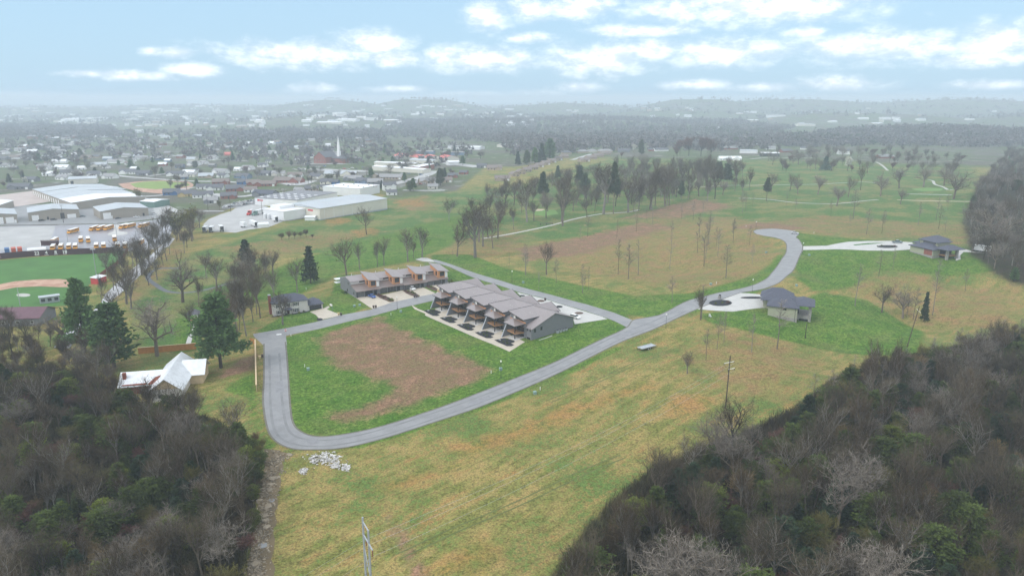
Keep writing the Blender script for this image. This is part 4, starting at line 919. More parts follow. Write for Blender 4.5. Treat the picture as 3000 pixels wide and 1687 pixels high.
# ------------------------------------------------------------------ old house with patched white tin roof in the left wood
a_ = G('w', 760, 1290); b_ = G('w', 1400, 1240)
o6, yaw6, l6 = frame(a_, b_); o6.z = min(a_.z, b_.z)
ba = thing('old_house', o6, yaw6, 'derelict house with patched white tin roof among the bare trees', 'house')
W6 = l6; D6 = 24.
s = MB(); gable_walls(s, W6, D6, -1, 3.9, 3.4, 'y'); s.build('wall', M['brick_white'], ba)
s = MB(); gable_roof(s, W6, D6, 3.9, 3.4, 'y', .9); s.build('roof', M['roof_tin'], ba)
s = MB(); s.extr_y([(.4, 3.95), (W6 - .4, 3.95), (W6 / 2, 7.05)], -.06, -.01); s.build('gable_boards', M['wood_pale'], ba)
s = MB(); gable_walls(s, 10.5, 8, -1, 3.0, 2.0, 'x', 0, -10.5 - .05, 8); s.build('wing_wall', M['brick'], ba)
s = MB(); gable_roof(s, 14, 9, 3.2, 2.8, 'x', .6, .18, 0, -10.7, 7.5); wr = s.build('wing_roof', M['roof_tin'], ba)
s = MB(); s.box(-10.2, -9.2, 9.4, 10.4, 3, 6.6); s.build('chimney', M['rust'], wr)
s = MB(); s.slab([(-2.6, 6.9, 3.36), (.3, 6.9, 3.36), (.9, 10.0, 5.1), (-.6, 9.4, 4.75)], .03); s.build('rust_patch', M['rust'], wr)
s = MB(); s.slab([(-10, 6.95, 3.4), (-2.8, 6.95, 3.4), (-2.8, 7.5, 3.72), (-10, 7.35, 3.62)], .03); s.build('rust_patch', M['rust'], wr)
s = MB(); gable_walls(s, 5.5, 9.5, -1, 3.4, 2.0, 'x', 0, W6 - 1.5, 13); s.build('side_wall', M['wood_pale'], ba)
s = MB(); gable_roof(s, 6.4, 9.5, 3.5, 3.2, 'x', .6, .18, 0, W6 - 2.2, 13); s.build('side_roof', M['roof_tin'], ba)
for lx in (W6 * .3, W6 * .72): window(ba, lx, 0, 1.7, 1.1, 1.2)

# ------------------------------------------------------------------ timber fences
def fence(p, q, h, m, label, panels, cap=None, post_m='wood_pale'):
    o, yaw, ln = frame(p, q); o.z = min(p.z, q.z)
    t = thing('timber_fence', o, yaw, label, 'fence')
    dz = (q.z - p.z) / ln; step = ln / panels; z0 = p.z - o.z
    for i in range(panels):
        s = MB(); xa, xb = i * step + .06, (i + 1) * step - .06; za, zb_ = z0 + xa * dz, z0 + xb * dz
        s.add([(xa, -.03, za - .4), (xb, -.03, zb_ - .4), (xb, .03, zb_ - .4), (xa, .03, za - .4), (xa, -.03, za + h), (xb, -.03, zb_ + h), (xb, .03, zb_ + h), (xa, .03, za + h)],
              [(0, 3, 2, 1), (4, 5, 6, 7), (0, 1, 5, 4), (1, 2, 6, 5), (2, 3, 7, 6), (3, 0, 4, 7)]); s.build('fence_panel', m, t)
    for i in range(panels + 1):
        s = MB(); s.box(i * step - .055, i * step + .055, -.07, .07, z0 + i * step * dz - .4, z0 + i * step * dz + h + .12); s.build('post', m, t)
    if cap:
        s = MB(); s.add([(0, -.22, z0 + h + .13), (ln, -.22, z0 + ln * dz + h + .13), (ln, .22, z0 + ln * dz + h + .13), (0, .22, z0 + h + .13), (0, -.22, z0 + h + .2), (ln, -.22, z0 + ln * dz + h + .2), (ln, .22, z0 + ln * dz + h + .2), (0, .22, z0 + h + .2)],
                        [(0, 3, 2, 1), (4, 5, 6, 7), (0, 1, 5, 4), (1, 2, 6, 5), (2, 3, 7, 6), (3, 0, 4, 7)]); s.build('cap_rail', cap, t)
    return t
fence(G('w', 480, 270), G('w', 1700, 165), 2.3, M['wood_fence'], 'orange timber board fence behind the derelict house', 9, M['wood_pale'])
fence(G('F', 646, 985), G('F', 643, 868), 2.2, M['wood_pale'], 'pale timber fence beside the loop road, seen almost end-on', 9, M['wood_pale'])
fence(G('F', 630, 862), G('F', 641, 866), 2.0, M['wood_fence'], 'short orange fence return at the street corner', 1)

# ------------------------------------------------------------------ vehicles
def wheels(t, xs_, half, r=.33, w=.22):
    for x in xs_:
        for s_ in (-1, 1):
            mb = MB(); mb.tube([(x, s_ * (half - w), r), (x, s_ * half, r)], [r, r], 12); wo = mb.build('wheel', M['rubber'], t)
            mb = MB(); mb.tube([(x, s_ * (half - .02), r), (x, s_ * (half + .015), r)], [r * .6, r * .6], 10); mb.build('rim', M['silver_paint'], wo)
def car(p, yaw, m, kind='suv', label=None, group=None, cat='car'):
    t = thing('car', p, yaw, label, cat, group)
    L, Wd, H = (4.6, .92, 1.62) if kind == 'suv' else (4.5, .9, 1.42)
    if kind == 'pickup': L, Wd, H = 5.7, .98, 1.85
    b = MB(); h = L / 2
    prof = {'suv': [(-h, .35), (-h, .95), (-h + .15, 1.05), (h - 1.25, 1.0), (h - .1, .85), (h, .6), (h, .35)],
            'sedan': [(-h, .35), (-h, .85), (-h + .9, .95), (h - 1.2, .92), (h - .1, .75), (h, .55), (h, .35)],
            'pickup': [(-h, .45), (-h, 1.15), (h - 1.4, 1.15), (h - .1, 1.05), (h, .8), (h, .45)]}[kind]
    b.extr_y(prof, -Wd, Wd); b.build('body', m, t)
    cab = {'suv': (-h + .2, -h + .5, .55, 1.25), 'sedan': (-h + .75, -h + 1.35, .25, 1.05), 'pickup': (-.9, -.75, .75, 1.35)}[kind]
    z0 = {'suv': .98, 'sedan': .9, 'pickup': 1.12}[kind]; x0, x1, x2, x3 = cab
    g = MB(); g.add([(x0, -Wd * .95, z0), (x3, -Wd * .95, z0), (x3, Wd * .95, z0), (x0, Wd * .95, z0), (x1, -Wd * .76, H - .1), (x2, -Wd * .76, H - .1), (x2, Wd * .76, H - .1), (x1, Wd * .76, H - .1)],
                    [(0, 3, 2, 1), (4, 5, 6, 7), (0, 1, 5, 4), (1, 2, 6, 5), (2, 3, 7, 6), (3, 0, 4, 7)]); g.build('windows', M['glass'], t)
    r_ = MB(); r_.slab([(x1 - .03, -Wd * .78, H), (x2 + .03, -Wd * .78, H), (x2 + .03, Wd * .78, H), (x1 - .03, Wd * .78, H)], .1); r_.build('roof', m, t)
    for s_ in (-1, 1):
        q = MB(); q.box(h - .03, h + .03, s_ * Wd * .7 - .16, s_ * Wd * .7 + .16, .58, .72); q.build('headlight', M['white_paint'], t)
        q = MB(); q.box(-h - .03, -h + .02, s_ * Wd * .75 - .13, s_ * Wd * .75 + .13, .7, .95); q.build('taillight', M['red'], t)
    wheels(t, (-h + .85, h - .85), Wd + .01, .34 if kind != 'pickup' else .4)
    if kind == 'pickup':
        q = MB(); q.box(-h + .12, -.95, -Wd + .1, Wd - .1, 1.16, 1.18); q.build('bed', M['trim_dark'], t)
    return t
def gp(z, x, y, off=.1):
    p = G(z, x, y); p.z += off; return p
def yaw_px(z, x0, y0, x1, y1):
    a, b = G(z, x0, y0), G(z, x1, y1); return math.atan2(b.y - a.y, b.x - a.x)
car(gp('6', 1168, 760), yaw_px('6', 1120, 735, 1215, 770), M['blue_paint'], 'sedan', 'bright blue car on the driveway of the rear townhouses')
car(gp('6', 1570, 682), yaw_px('6', 1530, 655, 1610, 690), M['white_paint'], 'suv', 'white hatchback on the driveway of the rear townhouses')
car(gp('7', 2065, 905), yaw_px('7', 2010, 880, 2100, 900), M['white_paint'], 'suv', 'white SUV half hidden behind the end gable of the front townhouses')
car(gp('8', 846, 168), yaw_px('8', 820, 166, 875, 172), M['silver_paint'], 'sedan', 'silver car parked on the turning circle')
car(gp('8', 1618, 238), yaw_px('8', 1570, 236, 1668, 238), M['teal_paint'], 'pickup', 'teal pickup truck on the drive of the farther slate-roofed house', cat='truck')
# enclosed white trailer and flatbed trailer
tr = thing('cargo_trailer', gp('8', 2256, 302), yaw_px('8', 2205, 298, 2306, 306), 'white enclosed cargo trailer at the right edge of the ridge lawn', 'trailer')
s = MB(); s.box(-4.2, 4.2, -1.2, 1.2, .65, 3.4); s.build('box_body', M['white_paint'], tr)
s = MB(); s.tube([(4.2, 0, .7), (5.6, 0, .55)], [.07, .07], 6); s.build('tow_bar', M['trim_dark'], tr)
wheels(tr, (-.9, .1), 1.22, .36)
ft = thing('flatbed_trailer', gp('r', 1275, 185), yaw_px('r', 1212, 200, 1345, 160), 'grey flatbed trailer parked on the grass beside the loop road', 'trailer')
s = MB(); s.box(-3.6, 3.6, -1.25, 1.25, .75, .9); s.build('deck', M['steel'], ft)
s = MB(); s.box(-3.6, 3.6, -1.28, -1.2, .9, 1.05); s.box(-3.6, 3.6, 1.2, 1.28, .9, 1.05); s.box(-3.65, -3.5, -1.2, 1.2, .9, 1.15); s.build('side_rail', M['silver_paint'], ft)
s = MB(); s.tube([(-3.6, -.6, .7), (-5.0, 0, .6)], [.06, .06], 5); s.tube([(-3.6, .6, .7), (-5.0, 0, .6)], [.06, .06], 5); s.build('tow_bar', M['trim_dark'], ft)
wheels(ft, (-.5, .5), 1.2, .36)
# school buses
def make_bus():
    t = thing('school_bus', (0, 0, 0))
    b = MB(); b.extr_y([(-5.2, .5), (-5.2, 2.55), (-5.0, 2.75), (3.9, 2.75), (4.0, 1.55), (5.2, 1.4), (5.35, 1.1), (5.35, .5)], -1.2, 1.2); b.build('body', M['bus_yellow'], t)
    b = MB(); b.slab([(-5.05, -1.12, 3.0), (3.8, -1.12, 3.0), (3.8, 1.12, 3.0), (-5.05, 1.12, 3.0)], .24); b.build('roof', M['white_paint'], t)
    for s_ in (-1, 1):
        for k in range(9):
            x = -4.7 + k * .93; b = MB(); y = s_ * 1.2; b.box(x, x + .72, min(y, y + s_ * .03), max(y, y + s_ * .03), 1.75, 2.4); b.build('window', M['glass'], t)
        b = MB(); y = s_ * 1.2; b.box(-5.0, 3.9, min(y, y + s_ * .02), max(y, y + s_ * .02), 1.25, 1.36); b.build('black_rail', M['trim_dark'], t)
    b = MB(); b.box(3.98, 4.06, -1.05, 1.05, 1.7, 2.5); b.build('windshield', M['glass'], t)
    b = MB(); b.box(-5.24, -5.19, -.9, .9, 1.7, 2.4); b.build('rear_window', M['glass'], t)
    wheels(t, (-3.1, 4.0), 1.22, .48, .3)
    return t
bus0 = make_bus(); first = [True]
def bus(z, x, y, x0, y0, x1, y1):
    o = bus0 if first[0] else copy_tree(bus0); first[0] = False
    o.location = gp(z, x, y); o.rotation_euler.z = yaw_px(z, x0, y0, x1, y1); return tag(o, cat='bus')
ba_ = [bus('b', *k) for k in [(1110,840,1190,805,1020,850),(1430,800,1500,775,1350,825),(1540,795,1600,765,1470,810),(1650,790,1715,760,1580,805),(1880,770,1930,745,1825,780),(1970,760,2045,740,1890,780),(2180,755,2255,730,2105,770)]]
ordinals(ba_, 'yellow school bus in the back row of the bus lot{}')
for o in ba_: o['group'] = 'school buses in the back row'
bb_ = [bus('b', *k) for k in [(830,990,880,950,785,1005),(1230,970,1240,930,1228,1000),(1340,975,1335,930,1345,1000),(1740,955,1735,910,1742,985),(2140,1010,2200,950,2100,1040)]]
ordinals(bb_, 'yellow school bus standing in the middle of the bus lot{}')
for o in bb_: o['group'] = 'school buses in the middle of the lot'
bc_ = [bus('b', *k) for k in [(810,1095,835,1060,800,1110),(930,1085,945,1050,920,1100),(1050,1082,1060,1045,1045,1095),(1145,1082,1150,1045,1142,1095),(1465,1072,1470,1040,1463,1090),(1575,1068,1575,1040,1574,1085),(1790,1066,1790,1035,1788,1080),(1900,1064,1900,1035,1898,1078)]]
ordinals(bc_, 'school bus nose-in behind the maroon outfield fence{}')
for o in bc_: o['group'] = 'school buses behind the outfield fence'
# shipping containers
for (x, y, m_, nm) in ((110, 1135, 'container_blue', 'blue shipping container by the outfield fence'), (210, 1128, 'container_red', 'red shipping container beside the blue one'), (305, 1122, 'container_red', 'rightmost red shipping container by the outfield fence')):
    t = thing('shipping_container', gp('b', x, y), yaw_px('b', x, y, x - 8, y - 60), nm, 'container')
    s = MB(); s.box(-3, 3, -1.22, 1.22, 0, 2.6); s.build('box_body', M[m_], t)
    s = MB(); s.box(-3.06, -2.99, -1.1, -.03, .15, 2.45); s.build('door', M[m_], t); s = MB(); s.box(-3.06, -2.99, .03, 1.1, .15, 2.45); s.build('door', M[m_], t)
# semi trailers and trucks in the gravel yard
def semi(z, x, y, x0, y0, x1, y1, label, L=14., cab=None, body='metal_white'):
    t = thing('semi_trailer', gp(z, x, y), yaw_px(z, x0, y0, x1, y1), label, 'trailer')
    s = MB(); s.box(-L / 2, L / 2, -1.27, 1.27, 1.15, 4.05); s.build('box_body', M[body], t)
    s = MB(); s.box(-L / 2 - .03, -L / 2 + .02, -1.15, 1.15, 1.25, 3.95); s.build('rear_door', M['siding_dark'], t)
    wheels(t, (-L / 2 + 1.4, -L / 2 + 2.6), 1.25, .5, .4)
    if cab:
        s = MB(); s.extr_y([(L / 2 + .2, .7), (L / 2 + .2, 3.6), (L / 2 + 2.4, 3.5), (L / 2 + 2.9, 2.2), (L / 2 + 5, 1.9), (L / 2 + 5.2, .7)], -1.2, 1.2); cb = s.build('cab', M[cab], t)
        s = MB(); s.add([(L / 2 + 2.43, -1.0, 3.4), (L / 2 + 2.43, 1.0, 3.4), (L / 2 + 2.93, 1.0, 2.3), (L / 2 + 2.93, -1.0, 2.3)], [(0, 1, 2, 3), (3, 2, 1, 0)]); s.build('windshield', M['glass'], cb)
        wheels(t, (L / 2 - 1.0, L / 2 + 4.2), 1.25, .5, .4)
    else:
        s = MB(); s.box(L / 2 - 3.2, L / 2 - 3.0, -.9, -.7, 0, 1.15); s.box(L / 2 - 3.2, L / 2 - 3.0, .7, .9, 0, 1.15); s.build('landing_leg', M['trim_dark'], t)
    return t
semi('f', 790, 530, 860, 560, 700, 490, 'long white semi trailer parked at the edge of the gravel yard', 13)
semi('f', 880, 375, 970, 350, 780, 395, 'white semi trailer with green cab beside the factory', 12, 'metal_green')
semi('f', 760, 380, 800, 360, 720, 390, 'semi truck with bright red cab beside the factory', 4, 'red')
semi('f', 660, 545, 630, 540, 710, 560, 'short white trailer left of the long semi trailer', 6)
semi('f', 180, 600, 110, 605, 190, 540, 'leftmost white trailer in the gravel yard', 8)
semi('f', 1060, 470, 1100, 485, 1010, 455, 'white box trailer beside the factory tanks', 6)
semi('f', 380, 590, 400, 600, 350, 560, 'white trailer behind the bare bush in the gravel yard', 8)
semi('f', 260, 600, 230, 625, 300, 560, 'white trailer second from the left in the gravel yard', 8)
t = thing('storage_tank', gp('f', 905, 540), yaw_px('f', 870, 545, 960, 540), 'white domed storage shed at the end of the long semi trailer', 'shed')
s = MB(); s.extr_x([(-3, 0), (3, 0), (3, 2.6), (1.6, 3.4), (-1.6, 3.4), (-3, 2.6)], -4, 4); s.build('shell', M['metal_white'], t)
s = MB(); s.box(-4.06, -4.0, -1.2, 1.2, .1, 2.4); s.build('door', M['steel'], t)
PAINT = ['silver_paint', 'white_paint', 'black_paint', 'teal_paint', 'silver_paint', 'white_paint', 'blue_paint', 'red']
cp = []
for k in range(13):
    tt = k / 12; cp.append(car(gp('f', 415 + 380 * tt, 300 - 62 * tt), yaw_px('f', 415, 300, 440, 250), M[PAINT[k % 6]], ('sedan', 'suv')[k % 2], None, 'cars in the factory car park, near row'))
ordinals(cp, 'car parked in the near row beside the factory{}', 14, 'small car parked in the near row beside the factory')
cp = [car(gp('f', 540 + 250 * k / 7, 248 - 40 * k / 7), yaw_px('f', 415, 300, 440, 250), M[PAINT[(k + 3) % 6]], ('suv', 'sedan')[k % 2], None, 'cars in the factory car park, far row') for k in range(8)]
ordinals(cp, 'car parked in the far row beside the factory{}')
for (x, y, m_, k_, lb) in ((1790, 630, 'black_paint', 'sedan', 'dark car before the right tan warehouse, left of the white one'), (2070, 608, 'white_paint', 'sedan', 'white car before the right tan warehouse'), (635, 665, 'black_paint', 'suv', 'black SUV before the left tan warehouse, near its white door'),
                          (815, 650, 'black_paint', 'suv', 'black SUV before the left tan warehouse, right of the small door'), (1250, 600, 'teal_paint', 'sedan', 'dark car between the two tan warehouses'), (2330, 558, 'white_paint', 'suv', 'white car at the right end of the warehouse yard')):
    car(gp('b', x, y), yaw_px('b', x, y, x + 50, y - 5), M[m_], k_, lb)
car(gp('1', 1730, 1185), yaw_px('1', 1690, 1185, 1760, 1180), M['black_paint'], 'sedan', 'dark car on the pale road right of the warehouses')
tc_ = [car(gp('2', x, y), yaw_px('2', x, y, x + 60, y + 4), M[PAINT[i % 8]], ('sedan', 'suv')[i % 2], None, 'cars in the lot before the brick church') for i, (x, y) in enumerate([(380,745),(430,752),(480,748),(530,755),(600,725),(640,728),(690,715),(890,742),(930,745),(970,735),(1010,742),(1080,728),(430,735),(560,752)])]
ordinals(tc_, 'car in the lot before the brick church{}', 9, 'small car in the lot before the brick church')
tc_ = [car(gp('2', x, y), yaw_px('2', x, y, x + 60, y + 4), M[PAINT[(i * 3) % 8]], ('sedan', 'suv')[i % 2], None, 'cars before the long white sheds') for i, (x, y) in enumerate([(1470,790),(1540,792),(1660,800),(1720,820),(1690,890),(1650,895),(330,910),(370,905),(410,895)])]
ordinals(tc_, 'car before the long white sheds or brown-roofed block{}', 9)

# ------------------------------------------------------------------ warehouses and factory
def shed(pa, pb, depth, ze, rise, axis, wall_m, roof_m, label, doors=(), name='warehouse', cat='warehouse', oh=.3, group=None, side_doors=()):
    o, yaw, ln = frame(pa, pb); zc = [hz(*[o.x + x * math.cos(yaw) - y * math.sin(yaw), o.y + x * math.sin(yaw) + y * math.cos(yaw)]) for x in (0, ln) for y in (0, depth)]
    o.z = (pa.z + pb.z) / 2
    t = thing(name, o, yaw, label, cat, group); lo = min(zc) - o.z - 1
    s = MB(); gable_walls(s, ln, depth, lo, ze, rise, axis); s.build('wall', M[wall_m], t)
    s = MB(); gable_roof(s, ln, depth, ze, rise, axis, oh, .22); s.build('roof', M[roof_m], t)
    for (fx, w, h, m_) in doors:
        s = MB(); s.box(ln * fx - w / 2, ln * fx + w / 2, -.08, .02, -.2, h); s.build('roller_door' if w > 2 else 'door', M[m_], t)
    for (fy, w, h, m_) in side_doors:
        s = MB(); s.box(-.08, .02, depth * fy - w / 2, depth * fy + w / 2, -.2, h); s.build('roller_door', M[m_], t)
    return t
shed(G('b', 1530, 640), G('b', 2258, 577), 34, 6.2, 1.9, 'y', 'metal_tan', 'roof_galv', 'tan metal warehouse with grey roof and white door, nearest right one', [(.135, 5.5, 5, 'white_paint'), (.225, 1.2, 2.3, 'white_paint'), (.89, 1.3, 2.4, 'trim_dark')])
shed(G('b', 440, 662), G('b', 1212, 606), 34, 6.4, 1.9, 'y', 'metal_tan', 'roof_galv', 'tan metal warehouse with two white doors, second from the right in front', [(.13, 4.6, 4.2, 'white_paint'), (.37, 1.3, 2.3, 'trim_dark'), (.64, 1.3, 2.4, 'trim_dark'), (.84, 6, 3.2, 'white_paint'), (.66, 2.8, 4.6, 'siding_dark')])
shed(G('b', -420, 738), G('b', 275, 686), 36, 6.4, 1.9, 'y', 'metal_tan', 'roof_galv', 'tan metal warehouse with white doors at the left edge', [(.83, 5.2, 4.6, 'white_paint'), (.95, 1.3, 2.4, 'white_paint'), (.64, 2.6, 5, 'white_paint')])
# long run of joined sheds behind: each bay a building of its own, gables end to end
fa, fb = G('b', 505, 268), G('b', 1300, 560)
run = Vector((fb.x - fa.x, fb.y - fa.y, 0)); rl = run.length; run.normalize()
BAYS = [('roof_galv', 0, .19, 62, 'farthest grey-roofed bay of the long tan warehouse run'), ('roof_galv', .19, .37, 66, 'second grey-roofed bay of the long tan warehouse run'), ('roof_galv', .37, .56, 62, 'third grey-roofed bay of the long tan warehouse run'), ('roof_pale', .56, .78, 60, 'bright white-roofed bay of the long tan warehouse run')]
for rm, t0, t1, dep, lb in BAYS:
    a, b = fa + run * rl * t0, fa + run * rl * (t1 - .004); a.z, b.z = hz(a.x, a.y), hz(b.x, b.y)
    o, yaw, ln = frame(a, b); o.z = (a.z + b.z) / 2
    t = thing('warehouse', o, yaw, lb, 'warehouse')
    s = MB(); gable_walls(s, ln, dep, -2, 6.0, 2.2, 'x'); s.build('wall', M['metal_tan'], t)
    s = MB(); gable_roof(s, ln, dep, 6.0, 2.2, 'x', .3, .22); s.build('roof', M[rm], t)
    if t0 < .5:
        for k in range(4): s = MB(); s.box(ln * (k + .5) / 4 - 1.6, ln * (k + .5) / 4 + 1.6, -.08, .02, 0, 4.4); s.build('roller_door', M['white_paint'], t)
shed(G('b', 1370, 225), G('b', 1605, 250), 14, 5.5, .8, 'x', 'metal_green', 'roof_pale', 'green metal shed with white roof behind the warehouse run')
shed(G('b', 2130, 455), G('b', 2345, 462), 18, 5.2, .8, 'x', 'metal_green', 'roof_pale', 'green metal shed with white roof at the right of the warehouses')
shed(G('1', 690, 893), G('1', 975, 885), 14, 5.5, 2.2, 'x', 'metal_beige', 'roof_galv', 'pale metal barn with dark doorway behind the warehouses', [(.13, 3, 3.6, 'siding_dark')])
shed(G('1', -60, 1190), G('1', 145, 1120), 20, 5.5, 1.2, 'x', 'metal_tan', 'roof_pale', 'white-roofed shed behind the left edge warehouse')
# white factory
fo, fyaw, fl = frame(G('f', 1625, 452), G('f', 2470, 318)); fo.z = G('f', 1625, 452).z - .3
fac = thing('factory', fo, fyaw, 'long cream metal factory with grey roof on the meadow edge', 'factory')
s = MB(); s.box(0, fl, 0, 42, -2, 9.2); s.build('wall', M['metal_beige'], fac)
s = MB(); s.extr_x([(-.5, 9.25), (42.5, 9.25), (42.5, 9.5), (21, 11.0), (-.5, 9.5)], -.4, fl + .4); s.build('roof', M['roof_galv'], fac)
s = MB(); s.box(-.06, fl + .06, -.06, 41, -2, 1.0); s.build('block_base', M['steel'], fac)
s = MB(); s.box(-14, -.08, 30, 42, 5, 10.5); s.build('parapet', M['metal_white'], fac)
for (y0_, nm, m_) in ((8, 'sign_panel', 'sign_red'), (22, 'vent_louvre', 'siding_dark')):
    s = MB(); s.box(-.1, -.02, y0_, y0_ + 6, 6.6, 7.8); s.build(nm, M[m_], fac)
for k in range(4):
    s = MB(); s.box(fl * (.06 + .13 * k), fl * (.06 + .13 * k) + .25, -.14, -.07, 0, 9.0); s.build('downspout', M['metal_white'], fac)
o, yaw, ln = frame(G('f', 1170, 467), G('f', 1455, 424)); o.z = G('f', 1170, 467).z - .2
blk = thing('factory_block', o, yaw, 'white lower metal block in front of the cream factory', 'factory')
s = MB(); s.box(0, ln, 0, 26, -2, 7.6); s.build('wall', M['metal_white'], blk)
s = MB(); s.box(-.3, ln + .3, -.3, 26.3, 7.62, 7.9); s.build('roof', M['roof_pale'], blk)
s = MB(); s.box(-.05, ln + .05, -.05, 25, -2, .8); s.build('block_base', M['steel'], blk)
o, yaw, ln = frame(G('f', 805, 258), G('f', 1340, 300)); o.z = G('f', 805, 258).z
wing = thing('factory_wing', o, yaw, 'dark flat-roofed factory wing dotted with white skylights', 'factory')
s = MB(); s.box(0, ln, 0, 60, -2, 6.2); s.build('wall', M['metal_white'], wing)
s = MB(); s.box(-.3, ln + .3, -.3, 60.3, 6.22, 6.5); s.build('roof', M['tar_roof'], wing)
for k in range(24):
    s = MB(); cx, cyy = (k % 6 + .5) * ln / 6, 5 + (k // 6) * 9; s.box(cx - 1.6, cx + 1.6, cyy - .8, cyy + .8, 6.5, 6.9); s.build('skylight', M['roof_pale'], wing)
s = MB(); s.box(3, 9, -.08, .02, 3.6, 5.2); s.build('sign_panel', M['sign_red'], wing)
o, yaw, ln = frame(G('f', 1660, 125), G('f', 2130, 160)); o.z = G('f', 1660, 125).z
an = thing('factory_annex', o, yaw, 'white-roofed annex behind the cream factory', 'factory')
s = MB(); s.box(0, ln, 0, 34, -2, 7.5); s.build('wall', M['metal_white'], an); s = MB(); s.box(-.3, ln + .3, -.3, 34.3, 7.52, 7.8); s.build('roof', M['roof_pale'], an)
for k in range(8): s = MB(); s.box(6 + k * 6, 7 + k * 6, 8 + (k % 3) * 9, 9 + (k % 3) * 9, 7.8, 8.3); s.build('roof_vent', M['siding_dark'], an)
shed(G('f', 1430, 455), G('f', 1552, 458), 6, 2.6, .7, 'x', 'metal_white', 'roof_pale', 'small white shed at the foot of the cream factory', name='utility_shed', cat='shed')
for k, (x, y) in enumerate([(930, 432), (975, 440), (1000, 436)]):
    t = thing('tank', gp('f', x, y), 0, None, 'tank', 'tanks beside the white factory block'); s = MB(); s.tube([(0, 0, 0), (0, 0, 3.6), (0, 0, 4.0)], [1.1, 1.1, .5], 12); s.build('shell', M['metal_white'], t)
    t['label'] = 'white cylindrical tank beside the white factory block, ' + ('leftmost', 'middle one', 'rightmost')[k]

# ------------------------------------------------------------------ church with steeple
o, yaw, ln = frame(G('2', 585, 682), G('2', 700, 686)); o.z = G('2', 640, 684).z
chh = thing('church', o, yaw, 'red brick church with tall white steeple in the hazy town', 'church')
s = MB(); gable_walls(s, ln, 30, -1, 9, 7.5, 'y'); s.build('wall', M['brick'], chh)
s = MB(); gable_roof(s, ln, 30, 9, 7.5, 'y', .5, .4); s.build('roof', M['roof_dark'], chh)
s = MB(); s.box(ln - 1, ln + 24, 14, 26, -1, 7); s.build('annex_wall', M['brick'], chh)
s = MB(); hip(s, ln - 1, ln + 24, 14, 26, 7, 3.5); s.build('annex_roof', M['roof_dark'], chh)
sx = ln + 10
s = MB(); s.box(sx - 2.2, sx + 2.2, 18, 22.4, 7, 17); s.box(sx - 1.6, sx + 1.6, 18.6, 21.8, 17, 22); s.add([(sx - 1.6, 18.6, 22), (sx + 1.6, 18.6, 22), (sx + 1.6, 21.8, 22), (sx - 1.6, 21.8, 22), (sx, 20.2, 40)], [(0, 1, 4), (1, 2, 4), (2, 3, 4), (3, 0, 4)]); s.build('steeple', M['white_paint'], chh)
for k in range(4): window(chh, ln * (k + .7) / 4.4, 0, 4.5, 1.2, 3.2, fm='white_paint')

# ------------------------------------------------------------------ town houses
WC = {'w': ('white_paint', 'white'), 'c': ('metal_beige', 'cream'), 'g': ('siding_grey', 'grey'), 'b': ('brick', 'red brick'), 'u': ('container_blue', 'blue'), 'y': ('h_yellow', 'yellow'), 't': ('h_tan', 'tan'), 'l': ('h_bluegrey', 'slate-blue'), 'o': ('red_roof', 'orange-pink')}
M['h_yellow'] = mat('h_yellow', (.55,.42,.20), .7, .06); M['h_tan'] = mat('h_tan', (.40,.32,.25), .7, .08); M['h_bluegrey'] = mat('h_bluegrey', (.16,.22,.33), .7, .06)
M['roof_mid'] = mat('roof_mid', (.29,.285,.29), .8, .15, .3); M['roof_brownish'] = mat('roof_brownish', (.21,.17,.155), .8, .15, .3)
RC = {'d': ('roof_dark', 'dark'), 'm': ('roof_mid', 'grey'), 'b': ('roof_brownish', 'brown'), 'p': ('roof_pale', 'white'), 'r': ('red_roof', 'red'), 'g': ('roof_galv', 'pale grey'), 's': ('roof_slate', 'slate')}
HOUSES = {}
def house(z, x, y, wpx, wc, rc, region, yaw=None, kind='g', storeys=1, d=None, seed=0):
    p = G(z, x, y); w = max(wpx * ZOOM[z][2] * mppx(p), 7.); rnd = random.Random(int(x * 7 + y * 13)); d = d or min(w * .75, 11)
    if yaw is None: yaw = rnd.uniform(-.35, .35)
    small = p.y > 1100
    t = thing('house', p, yaw, None, 'house', 'houses ' + region)
    ze = 2.9 * storeys; rise = min(d, w) * .28
    ax = 'x' if w >= d * 1.05 else 'y'
    if kind == 'y': ax = 'y'
    s = MB(); (s.box(-w / 2, w / 2, 0, d, -1.5, ze) if kind == 'h' else gable_walls(s, w, d, -1.5, ze, rise, ax, 0, -w / 2, 0)); s.build('wall', M[WC[wc][0]], t)
    s = MB()
    if kind == 'h': hip(s, -w / 2, w / 2, 0, d, ze, rise, .5)
    else: gable_roof(s, w, d, ze, rise, ax, .5, .2, 0, -w / 2, 0)
    s.build('roof', M[RC[rc][0]], t)
    if not small:
        n = max(2, int(w / 3.6))
        for k in range(n):
            cx = -w / 2 + w * (k + .5) / n
            if k == n - 1 and w > 11: s = MB(); s.box(cx - 1.3, cx + 1.3, -.07, .02, -.2, 2.3); s.build('garage_door', M['white_paint' if wc != 'w' else 'roof_mid'], t); continue
            if k == n // 2: s = MB(); s.box(cx - .5, cx + .5, -.07, .02, -.2, 2.1); s.build('door', M['trim_dark'], t); continue
            for st in range(storeys): s = MB(); s.box(cx - .6, cx + .6, -.06, .02, .9 + 2.8 * st, 2.1 + 2.8 * st); s.build('window', M['glass'], t)
        if w > 11 and kind == 'g' and ax == 'x':
            gw_ = w * .34; gx = rnd.choice([-1, 1]) * w * .26
            s = MB(); gable_walls(s, gw_, 4.5, -1.5, ze - .3, gw_ * .3, 'y', 0, gx - gw_ / 2, -1.6); s.build('front_gable', M[WC[wc][0]], t)
            s = MB(); gable_roof(s, gw_, 4.5, ze - .3, gw_ * .3, 'y', .3, .18, 0, gx - gw_ / 2, -1.6); s.build('gable_roof', M[RC[rc][0]], t)
    HOUSES.setdefault((wc, rc, region), []).append(t)
    return t
RG = 'behind the warehouses'
